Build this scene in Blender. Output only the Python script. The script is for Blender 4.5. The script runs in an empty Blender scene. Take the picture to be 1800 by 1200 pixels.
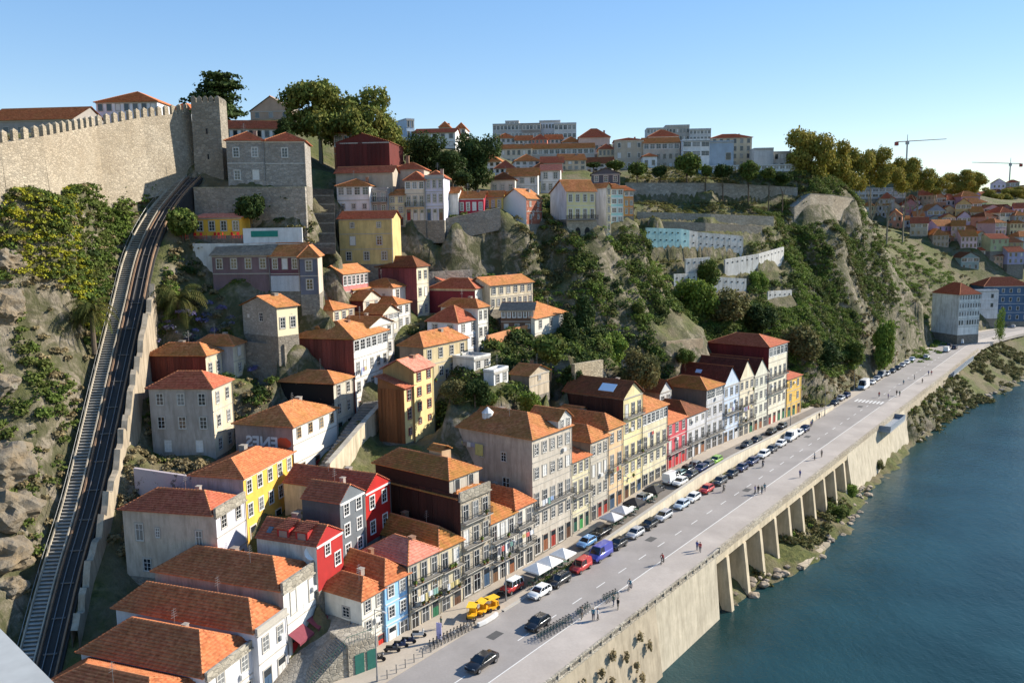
import bpy, bmesh, math, random
import numpy as np
from mathutils import Vector, Matrix, noise as mnoise
R = math.radians
random.seed(7); rng = np.random.default_rng(7)
scene = bpy.context.scene
col = scene.collection

# ---------------------------------------------------------------- camera
cam = bpy.data.cameras.new('camera'); camo = bpy.data.objects.new('camera', cam); col.objects.link(camo)
cam.sensor_width = 36.0; cam.lens = 36.0*1453/1800; cam.clip_start = .5; cam.clip_end = 6000
camo.matrix_world = Matrix.Translation((0, 0, 62)) @ Matrix.Rotation(R(90-7.84), 4, 'X') @ Matrix.Rotation(R(-.9), 4, 'Z')
scene.camera = camo
# ---------------------------------------------------------------- sky, sun, exposure
SUN_EL, SUN_X, SUN_Y = R(30), .94, .34          # the sun stands to the right of the view and beyond
w = bpy.data.worlds.new('World'); scene.world = w; w.use_nodes = True
wn = w.node_tree.nodes; sky = wn.new('ShaderNodeTexSky'); sky.sky_type = 'NISHITA'; sky.sun_disc = False
sky.sun_elevation = SUN_EL; sky.sun_rotation = math.atan2(SUN_X, SUN_Y); sky.altitude = 60
sky.air_density = 1.0; sky.dust_density = 0.; sky.ozone_density = 2.2
gm = wn.new('ShaderNodeGamma'); gm.inputs[1].default_value = .5; hs = wn.new('ShaderNodeHueSaturation'); hs.inputs['Saturation'].default_value = 1.85; hs.inputs['Value'].default_value = 1.78; hs.inputs['Hue'].default_value = .512
for a_, b_ in ((sky.outputs[0], gm.inputs[0]), (gm.outputs[0], hs.inputs['Color']), (hs.outputs[0], wn['Background'].inputs[0])): w.node_tree.links.new(a_, b_)
wn['Background'].inputs[1].default_value = .13
sun = bpy.data.lights.new('sun', 'SUN'); sun.energy = 5.0; sun.angle = R(.53); sun.color = (1, .925, .80)
suno = bpy.data.objects.new('sun', sun); col.objects.link(suno)
suno.rotation_euler = Vector((-SUN_X*math.cos(SUN_EL), -SUN_Y*math.cos(SUN_EL), -math.sin(SUN_EL))).to_track_quat('-Z', 'Y').to_euler()
scene.view_settings.view_transform = 'Standard'; scene.view_settings.look = 'None'
scene.view_settings.exposure = .85; scene.view_settings.gamma = 1
scene.cycles.max_bounces = 6; scene.cycles.transparent_max_bounces = 8

# ---------------------------------------------------------------- street frame: s runs along the avenue, t up the hill
A0 = R(37.4); S0, C0 = math.sin(A0), math.cos(A0)
def xy(s, t): return (s*S0-t*C0, s*C0+t*S0)
def st(x, y): return (x*S0+y*C0, -x*C0+y*S0)

# ---------------------------------------------------------------- objects
def tag(o, label=None, cat=None, group=None, kind=None):
    if label: o['label'] = label
    if cat: o['category'] = cat
    if group: o['group'] = group
    if kind: o['kind'] = kind
    return o
def obj(name, data, parent=None, loc=None, rotz=None):
    o = bpy.data.objects.new(name, data); col.objects.link(o)
    if parent: o.parent = parent
    if loc is not None: o.location = loc
    if rotz is not None: o.rotation_euler = (0, 0, rotz)
    return o
def empty(name, loc, rotz=0, label=None, cat=None, group=None):
    o = obj(name, None, None, loc, rotz); o.empty_display_size = .5
    return tag(o, label, cat, group)
def kids(o): return [c for c in bpy.data.objects if c.parent == o]
def tree_of(o):
    return (o, [tree_of(c) for c in o.children])
def copy_tree(node, parent=None):
    o, ch = node; c = o.copy(); col.objects.link(c); c.parent = parent
    for k in ch: copy_tree(k, c)
    return c

class MB:
    def __init__(s): s.v = []; s.f = []; s.m = []; s.uv = None
    def poly(s, pts, m=0):
        b = len(s.v); s.v += [tuple(p) for p in pts]; s.f.append(tuple(range(b, b+len(pts)))); s.m.append(m)
    def box(s, x0, y0, z0, x1, y1, z1, m=0):
        b = len(s.v)
        s.v += [(x0,y0,z0),(x1,y0,z0),(x1,y1,z0),(x0,y1,z0),(x0,y0,z1),(x1,y0,z1),(x1,y1,z1),(x0,y1,z1)]
        for q in ((0,3,2,1),(4,5,6,7),(0,1,5,4),(1,2,6,5),(2,3,7,6),(3,0,4,7)):
            s.f.append(tuple(b+i for i in q)); s.m.append(m)
    def prism(s, pts, z0, z1, m=0):
        n = len(pts); b = len(s.v)
        s.v += [(p[0],p[1],z0) for p in pts]+[(p[0],p[1],z1) for p in pts]
        s.f.append(tuple(b+i for i in reversed(range(n)))); s.m.append(m)
        s.f.append(tuple(b+n+i for i in range(n))); s.m.append(m)
        for i in range(n):
            j = (i+1) % n; s.f.append((b+i,b+j,b+n+j,b+n+i)); s.m.append(m)
    def tube(s, p0, p1, r0, r1=None, n=6, m=0, cap=True):
        r1 = r0 if r1 is None else r1
        p0 = Vector(p0); p1 = Vector(p1); d = (p1-p0)
        if d.length < 1e-6: return
        d.normalize(); a = d.orthogonal().normalized(); c = d.cross(a); b = len(s.v)
        for p, r in ((p0, r0), (p1, r1)):
            for i in range(n):
                t = 2*math.pi*i/n; s.v.append(tuple(p+a*(r*math.cos(t))+c*(r*math.sin(t))))
        for i in range(n):
            j = (i+1) % n; s.f.append((b+i,b+j,b+n+j,b+n+i)); s.m.append(m)
        if cap:
            s.f.append(tuple(b+i for i in reversed(range(n)))); s.m.append(m)
            s.f.append(tuple(b+n+i for i in range(n))); s.m.append(m)
    def bar(s, p0, p1, wd, ht, m=0):
        """a horizontal or sloped beam of rectangular section"""
        p0 = Vector(p0); p1 = Vector(p1); d = (p1-p0).normalized(); a = Vector((-d.y, d.x, 0))
        a = a.normalized()*wd/2 if a.length > 1e-6 else Vector((wd/2, 0, 0)); h = d.cross(a).normalized()*ht/2
        if h.z < 0: h = -h
        b = len(s.v)
        for p in (p0, p1):
            for q in (-a-h, a-h, a+h, -a+h): s.v.append(tuple(p+q))
        for q in ((0,1,2,3),(7,6,5,4),(0,4,5,1),(1,5,6,2),(2,6,7,3),(3,7,4,0)):
            s.f.append(tuple(b+i for i in q)); s.m.append(m)
    def mesh(s, name, mats, smooth=False):
        me = bpy.data.meshes.new(name); me.from_pydata(s.v, [], s.f)
        for mt in (mats if isinstance(mats, (list, tuple)) else [mats]): me.materials.append(mt)
        if any(s.m): me.polygons.foreach_set('material_index', s.m)
        if smooth: me.polygons.foreach_set('use_smooth', [True]*len(s.f))
        if s.uv is not None:
            l = me.uv_layers.new(name='UVMap'); vi = np.empty(len(me.loops), np.int32); me.loops.foreach_get('vertex_index', vi)
            l.data.foreach_set('uv', np.asarray(s.uv, np.float32)[vi].ravel())
        me.update(); return me
    def build(s, name, mats, parent=None, loc=None, rotz=None, smooth=False):
        return obj(name, s.mesh(name, mats, smooth), parent, loc, rotz)
def np_mesh(name, v, f, mat, uv=None, smooth=False):
    """v (n,3), f (m,4) or (m,3) arrays"""
    me = bpy.data.meshes.new(name); k = f.shape[1]
    me.vertices.add(len(v)); me.vertices.foreach_set('co', np.ascontiguousarray(v, np.float32).ravel())
    me.loops.add(f.size); me.loops.foreach_set('vertex_index', np.ascontiguousarray(f, np.int32).ravel())
    me.polygons.add(len(f)); me.polygons.foreach_set('loop_start', np.arange(0, f.size, k, dtype=np.int32))
    if uv is not None:
        l = me.uv_layers.new(name='UVMap'); l.data.foreach_set('uv', np.ascontiguousarray(uv[f.ravel()], np.float32).ravel())
    me.materials.append(mat)
    if smooth: me.polygons.foreach_set('use_smooth', np.ones(len(f), bool))
    me.update(calc_edges=True); me.validate(); return me

# ---------------------------------------------------------------- materials
MATS = {}
class N:
    """tiny node helper"""
    def __init__(s, name):
        s.mat = bpy.data.materials.new(name); s.mat.use_nodes = True; s.t = s.mat.node_tree
        s.b = s.t.nodes['Principled BSDF']; s.b.inputs['Specular IOR Level'].default_value = .25
    def n(s, kind, **k):
        o = s.t.nodes.new('ShaderNode'+kind)
        for a, v in k.items(): setattr(o, a, v)
        return o
    def l(s, a, b): s.t.links.new(a, b)
    def pos(s):
        if not hasattr(s, '_p'): s._p = s.n('NewGeometry').outputs['Position']
        return s._p
    def noise(s, scale, detail=3, rough=.6, vec=None, stretch=None, dist=0):
        x = s.n('TexNoise'); x.inputs['Scale'].default_value = scale; x.inputs['Detail'].default_value = detail
        x.inputs['Roughness'].default_value = rough; x.inputs['Distortion'].default_value = dist
        v = vec or s.pos()
        if stretch:
            m = s.n('Mapping'); m.inputs['Scale'].default_value = stretch; s.l(v, m.inputs['Vector']); v = m.outputs[0]
        s.l(v, x.inputs['Vector']); return x.outputs['Fac']
    def ramp(s, fac, *stops):
        x = s.n('ValToRGB'); e = x.color_ramp.elements
        while len(e) < len(stops): e.new(.5)
        for q, (p, c) in zip(e, stops):
            q.position = p; q.color = (*c, 1) if not isinstance(c, (int, float)) else (c, c, c, 1)
        s.l(fac, x.inputs[0]); return x.outputs[0]
    def mix(s, fac, a, b, mode='MIX'):
        x = s.n('Mix', data_type='RGBA', blend_type=mode)
        for i, q in ((0, fac), (6, a), (7, b)):
            if hasattr(q, 'is_linked'): s.l(q, x.inputs[i])
            elif isinstance(q, (int, float)): x.inputs[i].default_value = q if i == 0 else (q, q, q, 1)
            else: x.inputs[i].default_value = (*q, 1)
        return x.outputs[2]
    def math(s, op, a, b=0, c=None):
        x = s.n('Math', operation=op)
        for i, q in enumerate((a, b) if c is None else (a, b, c)):
            if hasattr(q, 'is_linked'): s.l(q, x.inputs[i])
            else: x.inputs[i].default_value = q
        return x.outputs[0]
    def bump(s, h, strength=.5, dist=.1):
        x = s.n('Bump'); x.inputs['Strength'].default_value = strength; x.inputs['Distance'].default_value = dist
        s.l(h, x.inputs['Height']); s.l(x.outputs[0], s.b.inputs['Normal'])
    def out(s, colr, rough=.85, metal=0, spec=None):
        if hasattr(colr, 'is_linked'): s.l(colr, s.b.inputs['Base Color'])
        else: s.b.inputs['Base Color'].default_value = (*colr, 1)
        if hasattr(rough, 'is_linked'): s.l(rough, s.b.inputs['Roughness'])
        else: s.b.inputs['Roughness'].default_value = rough
        s.b.inputs['Metallic'].default_value = metal
        if spec is not None: s.b.inputs['Specular IOR Level'].default_value = spec
        return s.mat
def sc(c, k): return tuple(min(1, max(0, q*k)) for q in c)
def memo(f):
    def g(*a):
        k = (f.__name__,)+a
        if k not in MATS: MATS[k] = f(*a)
        return MATS[k]
    return g
@memo
def plaster(c, dirt=.5):
    q = N('plaster'); stain = q.noise(1.1, 5, .7, stretch=(1, 1, .16)); patch = q.noise(.4, 4, .65); fine = q.noise(6, 3, .7); blot = q.noise(1.8, 4, .7)
    base = q.mix(q.ramp(patch, (.35, 0.), (.7, 1.)), sc(c, .82), sc(c, 1.08))
    dcol = (c[0]*.42+.03, c[1]*.40+.03, c[2]*.37+.025)
    base = q.mix(q.math('MULTIPLY', q.ramp(blot, (.56, 0.), (.66, 1.)), dirt*.6), base, (c[0]*.66+.06, c[1]*.64+.055, c[2]*.6+.05))
    base = q.mix(q.math('MULTIPLY', q.ramp(stain, (.44, 0.), (.68, 1.)), min(1, dirt*1.25)), base, dcol)
    base = q.mix(q.math('MULTIPLY', q.ramp(fine, (.4, 0.), (.8, 1.)), .22), base, sc(c, .7))
    q.bump(fine, .25, .03); return q.out(base, .9)
@memo
def flat(c, rough=.6, metal=0):
    q = N('paint'); f = q.noise(2.5, 3, .6)
    return q.out(q.mix(q.ramp(f, (.3, 0.), (.8, 1.)), sc(c, .86), sc(c, 1.08)), rough, metal)
@memo
def peeling(c, under, amt):
    q = N('peeling_plaster'); a = q.noise(.8, 5, .7); b = q.noise(5, 3, .7)
    m = q.ramp(a, (.5-amt*.3, 0.), (.53-amt*.3, 1.)); u = q.mix(q.ramp(b, (.3, 0.), (.7, 1.)), sc(under, .7), sc(under, 1.1))
    k = q.mix(q.ramp(b, (.3, 0.), (.7, 1.)), sc(c, .9), c); q.bump(m, .4, .05); return q.out(q.mix(m, u, k), .92)
@memo
def stone(c, k=1.0):
    """squared granite: courses of blocks with darker joints"""
    q = N('granite_masonry'); v = q.n('TexVoronoi', feature='F1', distance='CHEBYCHEV'); v.inputs['Scale'].default_value = 1.5*k
    m = q.n('Mapping'); m.inputs['Scale'].default_value = (.8, .8, 1.35); q.l(q.pos(), m.inputs[0]); q.l(m.outputs[0], v.inputs['Vector'])
    e = q.n('TexVoronoi', feature='DISTANCE_TO_EDGE'); e.inputs['Scale'].default_value = 1.5*k; q.l(m.outputs[0], e.inputs['Vector'])
    big = q.noise(.12, 4, .6); fine = q.noise(4, 4, .7)
    s = q.n('SeparateColor'); q.l(v.outputs['Color'], s.inputs[0])
    b = q.mix(s.outputs[0], sc(c, .72), sc(c, 1.2)); b = q.mix(q.ramp(big, (.35, 0.), (.7, .6)), b, (c[0]*.62, c[1]*.55, c[2]*.46))
    b = q.mix(q.ramp(fine, (.45, 0.), (.8, .5)), b, sc(c, .55))
    j = q.ramp(e.outputs['Distance'], (.0, 1.), (.09, 0.)); b = q.mix(q.math('MULTIPLY', j, .6), b, sc(c, .42))
    h = q.mix(.5, q.ramp(e.outputs['Distance'], (0, 0.), (.12, 1.)), fine); q.bump(h, .7, .12); return q.out(b, .95)
@memo
def tiles(c1, c2, moss, mosscol=(.30, .17, .035)):
    """clay roof tiles: one tone per tile, soot and lichen in patches"""
    q = N('clay_tiles'); uv = q.n('UVMap'); s = q.n('SeparateXYZ'); q.l(uv.outputs[0], s.inputs[0])
    a = q.math('FLOOR', q.math('DIVIDE', s.outputs[0], .28)); b = q.math('FLOOR', q.math('DIVIDE', s.outputs[1], .40))
    c = q.n('CombineXYZ'); q.l(a, c.inputs[0]); q.l(b, c.inputs[1]); wn_ = q.n('TexWhiteNoise', noise_dimensions='3D'); q.l(c.outputs[0], wn_.inputs['Vector'])
    base = q.mix(q.ramp(wn_.outputs['Value'], (0, 0.), (1, 1.)), c1, c2)
    n1 = q.noise(.45, 5, .68); n2 = q.noise(2.2, 4, .7); n3 = q.noise(.9, 3, .6)
    base = q.mix(q.math('MULTIPLY', q.ramp(n1, (.40, 0.), (.66, 1.)), moss), base, mosscol)
    base = q.mix(q.math('MULTIPLY', q.ramp(n3, (.50, 0.), (.75, 1.)), .35), base, sc(c1, .42))
    base = q.mix(q.math('MULTIPLY', q.ramp(n2, (.52, 0.), (.72, 1.)), .5), base, (.06, .035, .022))
    q.bump(n2, .35, .04); return q.out(base, .9)
@memo
def cladding(c):
    q = N('rusted_sheet'); oi = q.n('ObjectInfo'); st_ = q.noise(1.4, 4, .7, stretch=(1, 1, .08)); f = q.noise(5, 3, .6)
    b = q.mix(oi.outputs['Random'], sc(c, .62), sc(c, 1.3)); b = q.mix(q.ramp(st_, (.4, 0.), (.72, .75)), b, (c[0]*.5+.02, c[1]*.5+.012, c[2]*.5+.01))
    b = q.mix(q.ramp(f, (.45, 0.), (.75, .5)), b, sc(c, .4)); q.bump(st_, .4, .05); return q.out(b, .75)
@memo
def glass(c, rough):
    q = N('window_glass'); return q.out(c, rough, 0, .7)
@memo
def foliage(c1, c2, c3):
    q = N('leaves'); g = q.n('NewGeometry'); r = g.outputs['Random Per Island']; n1 = q.noise(.35, 3, .6)
    b = q.mix(q.ramp(r, (.0, 0.), (1, 1.)), c1, c2); b = q.mix(q.ramp(n1, (.42, 0.), (.66, .85)), b, c3)
    q.b.inputs['Subsurface Weight'].default_value = 0
    m = q.out(b, .8, 0, .1)
    tr = q.n('BsdfTranslucent'); q.l(b, tr.inputs[0]); mx = q.n('MixShader'); mx.inputs[0].default_value = .22
    o = q.t.nodes['Material Output']; q.l(q.b.outputs[0], mx.inputs[1]); q.l(tr.outputs[0], mx.inputs[2]); q.l(mx.outputs[0], o.inputs[0]); return m
def terr_mat():
    q = N('hillside'); g = q.n('NewGeometry'); s = q.n('SeparateXYZ'); q.l(g.outputs['Normal'], s.inputs[0])
    n1 = q.noise(.10, 5, .65); n2 = q.noise(1.1, 6, .75); n3 = q.noise(.28, 5, .65, dist=.8); n4 = q.noise(.55, 6, .7, stretch=(1, 1, .45), dist=1.2)
    rock = q.mix(q.ramp(n2, (.3, 0.), (.7, 1.)), (.12, .10, .07), (.33, .28, .21)); rock = q.mix(q.ramp(n3, (.4, 0.), (.7, .75)), rock, (.16, .125, .08))
    rock = q.mix(q.ramp(n4, (.56, 0.), (.64, .8)), rock, (.055, .045, .032))
    soil = q.mix(n2, (.09, .075, .04), (.20, .165, .095)); grass = q.mix(q.ramp(n2, (.3, 0.), (.7, 1.)), (.035, .05, .014), (.14, .14, .04))
    flatm = q.ramp(s.outputs[2], (.50, 0.), (.80, 1.)); low = q.mix(q.ramp(n1, (.42, 0.), (.56, 1.)), soil, grass)
    b = q.mix(flatm, q.mix(q.ramp(n3, (.38, 0.), (.56, .85)), rock, (.055, .06, .022)), low)
    h = q.mix(.5, n2, n4); q.bump(h, 1.0, .7); return q.out(b, .95)
WHITE = (.76, .75, .71)
GLASS = [glass((.022, .028, .034), .08), glass((.05, .055, .06), .12), glass((.012, .014, .017), .1), glass((.16, .165, .165), .2)]
SHUT = flat((.62, .61, .58), .6)
# ---------------------------------------------------------------- building kit
RIDGE = flat((.52, .20, .085), .85)
TILE = {
 'new':  tiles((.40, .110, .045), (.58, .21, .09), .22),
 'red':  tiles((.33, .080, .045), (.48, .15, .085), .15),
 'old':  tiles((.38, .130, .050), (.56, .24, .10), .6),
 'moss': tiles((.36, .12, .04), (.52, .21, .07), .9),
 'brown':tiles((.17, .055, .03), (.27, .095, .045), .45, (.14, .085, .03)),
 'dark': tiles((.085, .024, .018), (.13, .04, .028), .2, (.07, .04, .02)),
 'pink': tiles((.50, .17, .12), (.66, .28, .20), .08, (.5, .3, .22)),
 'grey': tiles((.20, .18, .155), (.30, .27, .23), .3, (.16, .13, .09)),
}
def slope(vs, fs, uvs, eL, eR, tR, tL, fine, cl=.40):
    """one roof plane laid in overlapping courses; fine = rolls of the tiles modelled too"""
    eL, eR, tR, tL = (np.array(p, float) for p in (eL, eR, tR, tL))
    e = eR-eL; L = np.linalg.norm(e); e /= L
    up = (tL+tR)/2-eL; up = up-e*up.dot(e); sl = np.linalg.norm(up)
    if sl < .05: return
    up /= sl; n = np.cross(e, up)
    nc = max(2, int(round(sl/cl))); step = .14 if fine else .11; amp = .065 if fine else 0
    per = .14
    for i in range(nc):
        rows = []
        for f, lift in ((i/nc, step), ((i+1)/nc, 0.), (i/nc, -.02)):
            a = eL+(tL-eL)*f; b = eR+(tR-eR)*f
            uL, uR = (a-eL).dot(e), (b-eL).dot(e)
            if fine:
                k0, k1 = int(math.floor(0/per)), int(math.ceil(L/per))
                k = np.arange(k0, k1+1); u = np.clip(k*per, uL, max(uR, uL)); lf = lift+amp*(k % 2)*(1 if lift >= 0 else 0)
            else:
                u = np.array([uL, max(uR, uL)]); lf = np.array([lift, lift])
            base = eL+up*(sl*f); p = base[None]+e[None]*u[:, None]+n[None]*lf[:, None] if fine else base[None]+e[None]*u[:, None]+n[None]*lf[:, None]
            # keep the rows on the plane even when eave and top are not parallel
            rows.append((p, np.stack([u, np.full(len(u), sl*f+.01)], 1)))
        (p0, q0), (p1, q1), (p2, q2) = rows; m = len(p0); b = sum(len(x) for x in vs)
        vs += [p0, p1, p2]; uvs += [q0, q1, q0]
        j = np.arange(m-1)
        fs.append(np.stack([b+j, b+j+1, b+m+j+1, b+m+j], 1)); fs.append(np.stack([b+2*m+j, b+2*m+j+1, b+j+1, b+j], 1))
def roof_obj(root, planes, ridges, mat, fine, soffit=None, cap=None):
    vs, fs, uvs = [], [], []
    for p in planes: slope(vs, fs, uvs, *p, fine)
    v = np.concatenate(vs); f = np.concatenate(fs); uv = np.concatenate(uvs)
    if soffit is not None:
        b = len(v); v = np.concatenate([v, np.array(soffit, float)]); uv = np.concatenate([uv, np.zeros((4, 2))]); f = np.concatenate([f, np.array([[b+3, b+2, b+1, b]])])
    o = obj('roof', np_mesh('roof', v, f, mat, uv), root)
    for a, b in ridges:
        mb = MB(); a = Vector(a); b = Vector(b); d = b-a; n = max(1, int(d.length/.45)) if fine else 1
        for i in range(n):
            mb.tube(a+d*(i/n)+Vector((0, 0, .02)), a+d*((i+1)/n)+Vector((0, 0, .02)), .15 if fine else .13, .115 if fine else .13, 6 if fine else 5)
        mb.build('ridge_cap', cap or RIDGE, o)
    return o
def roof(root, h):
    w, d, H = h['w'], h['d'], h['ze']-h['z0']; kind = h.get('rf', 'hip'); rh = h.get('rh', 1.8); ov = h.get('ov', .4); fine = h.get('fine', False)
    mat = TILE[h.get('rc', 'old')]; cap = flat(sc((.52, .20, .085), .45), .9) if h.get('rc') in ('dark', 'brown') else None
    x0, x1, y0, y1 = -ov, w+ov, (-ov if not h.get('par') else .25), d+ov; z = H-.06; zt = H+rh
    P = []; Rg = []; sof = [(x0+.03, y0+.03, z-.03), (x1-.03, y0+.03, z-.03), (x1-.03, y1-.03, z-.03), (x0+.03, y1-.03, z-.03)]
    a, b, c, e = (x0, y0, z), (x1, y0, z), (x1, y1, z), (x0, y1, z)
    if kind == 'hip':
        if (y1-y0) >= (x1-x0):
            hi = h.get('hi', .9)*(x1-x0)/2; hb = h.get('hb', h.get('hi', .9))*(x1-x0)/2; xm = (x0+x1)/2
            if hi+hb > (y1-y0): hi = hb = (y1-y0)/2
            p, q = (xm, y0+hi, zt), (xm, y1-hb, zt)
            P = [(a, b, p, p), (b, c, q, p), (c, e, q, q), (e, a, p, q)]; Rg = [(p, q), (p, a), (p, b), (q, c), (q, e)]
        else:
            hi = h.get('hi', .9)*(y1-y0)/2; hb = h.get('hb', h.get('hi', .9))*(y1-y0)/2; ym = (y0+y1)/2
            if hi+hb > (x1-x0): hi = hb = (x1-x0)/2
            p, q = (x0+hi, ym, zt), (x1-hb, ym, zt)
            P = [(a, b, q, p), (b, c, q, q), (c, e, p, q), (e, a, p, p)]; Rg = [(p, q), (p, a), (p, e), (q, b), (q, c)]
        if p == q: Rg = Rg[1:]
    elif kind == 'gv':
        k = h.get('rx', .5); xm = w*k; p, q = (xm, y0, zt), (xm, y1, zt)
        P = [(e, a, p, q), (b, c, q, p)]; Rg = [(p, q)]; sof = None
    elif kind == 'gu':
        k = h.get('ry', .5); ym = d*k; p, q = (x0, ym, zt), (x1, ym, zt)
        P = [(a, b, q, p), (c, e, p, q)]; Rg = [(p, q)]; sof = None
    elif kind == 'mono':            # falls towards the street front
        P = [(a, b, (x1, y1, zt), (x0, y1, zt))]; Rg = [((x0, y1, zt), (x1, y1, zt))]; sof = None
    elif kind == 'flat':
        mb = MB(); mb.box(-.05, -.05, H-.02, w+.05, d+.05, H+.1); mb.build('roof', flat((.34, .33, .31), .9), root)
        mb = MB(); t = .22
        for q in ((-.06, -.06, w+.06, t), (-.06, d-t, w+.06, d+.06), (-.06, t, t, d-t), (w-t, t, w+.06, d-t)): mb.box(q[0], q[1], H+.08, q[2], q[3], H+rh)
        mb.build('parapet', plaster(h.get('wc', WHITE), .5), root); return
    return roof_obj(root, P, Rg, mat, fine, sof, cap)
WCACHE = {}
def wmesh(kind, w, h, *args):
    """shared pieces: surround, sash, pane (local: x across, z up, outwards is -y)"""
    k = (kind, round(w, 1), round(h, 1))+args
    if k in WCACHE: return WCACHE[k]
    w, h = k[1], k[2]; mb = MB(); x = w/2
    if kind == 'surround':
        b = .13
        mb.box(-x-b, -.10, -b*.9, x+b, .02, 0); mb.box(-x-b, -.09, h, x+b, .02, h+b); mb.box(-x-b, -.085, 0, -x, .02, h); mb.box(x, -.085, 0, x+b, .02, h)
        me = mb.mesh('window', args[0])
    elif kind == 'sash':
        b = .06
        mb.box(-x, -.05, 0, x, -.005, b); mb.box(-x, -.05, h-b, x, -.005, h); mb.box(-x, -.05, b, -x+b, -.005, h-b); mb.box(x-b, -.05, b, x, -.005, h-b)
        mb.box(-.025, -.048, b, .025, -.006, h-b); mb.box(-x+b, -.046, h*.64, x-b, -.008, h*.64+.05)
        if h < 2: mb.box(-x+b, -.046, h*.32, x-b, -.008, h*.32+.04)
        me = mb.mesh('frame', args[0])
    elif kind == 'pane':
        mb.box(-x, -.022, 0, x, .01, h); me = mb.mesh('pane', args[0])
    elif kind == 'door':
        mb.box(-x, -.05, 0, x, .01, h); mb.box(-x+.08, -.075, .15, -.04, -.05, h*.62); mb.box(.04, -.075, .15, x-.08, -.05, h*.62); mb.box(-x+.08, -.07, h*.68, x-.08, -.05, h-.1, 1)
        me = mb.mesh('door', [args[0], args[1]])
    elif kind == 'balcony':
        mb.box(-x, -.85, -.14, x, .02, 0); me = mb.mesh('balcony', args[0])
    elif kind == 'rail':
        for p, q in (((-x, -.82), (x, -.82)), ((-x, -.82), (-x, 0)), ((x, -.82), (x, 0))):
            for z in (.06, .95): mb.bar((p[0], p[1], z), (q[0], q[1], z), .05, .05)
            L = math.dist(p, q); m = int(L/.16)
            for i in range(m+1):
                f = i/max(1, m); a = (p[0]+(q[0]-p[0])*f, p[1]+(q[1]-p[1])*f)
                mb.box(a[0]-.012, a[1]-.012, .06, a[0]+.012, a[1]+.012, .95)
        me = mb.mesh('railing', args[0])
    WCACHE[k] = me; return me
IRON = flat((.03, .032, .034), .5)
def window(root, x, y, z, rz, w, h, sur, sash, pane, detail=True):
    """window > frame, pane"""
    o = obj('window', wmesh('surround', w, h, sur), root, (x, y, z), rz)
    if detail: obj('frame', wmesh('sash', w, h, sash), o)
    obj('pane', wmesh('pane', w, h, pane), o); return o
def door(root, x, y, z, rz, w, h, sur, c):
    o = obj('door', wmesh('door', w, h, flat(c, .5), GLASS[0]), root, (x, y, z), rz)
    obj('frame', wmesh('surround', w, h, sur), o); return o
PANES = [GLASS[0]]*5+[GLASS[1]]*4+[GLASS[2]]*4+[GLASS[3]]*2+[SHUT]
DOORC = [(.25, .10, .05), (.10, .05, .03), (.03, .14, .07), (.30, .04, .03), (.05, .09, .15), (.55, .53, .5), (.16, .09, .05)]
def wallpt(h, side, a):
    if side == 'f': return (a, 0, 0.)
    if side == 'w': return (0, a, -math.pi/2)
    if side == 'e': return (h['w'], a, math.pi/2)
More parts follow.
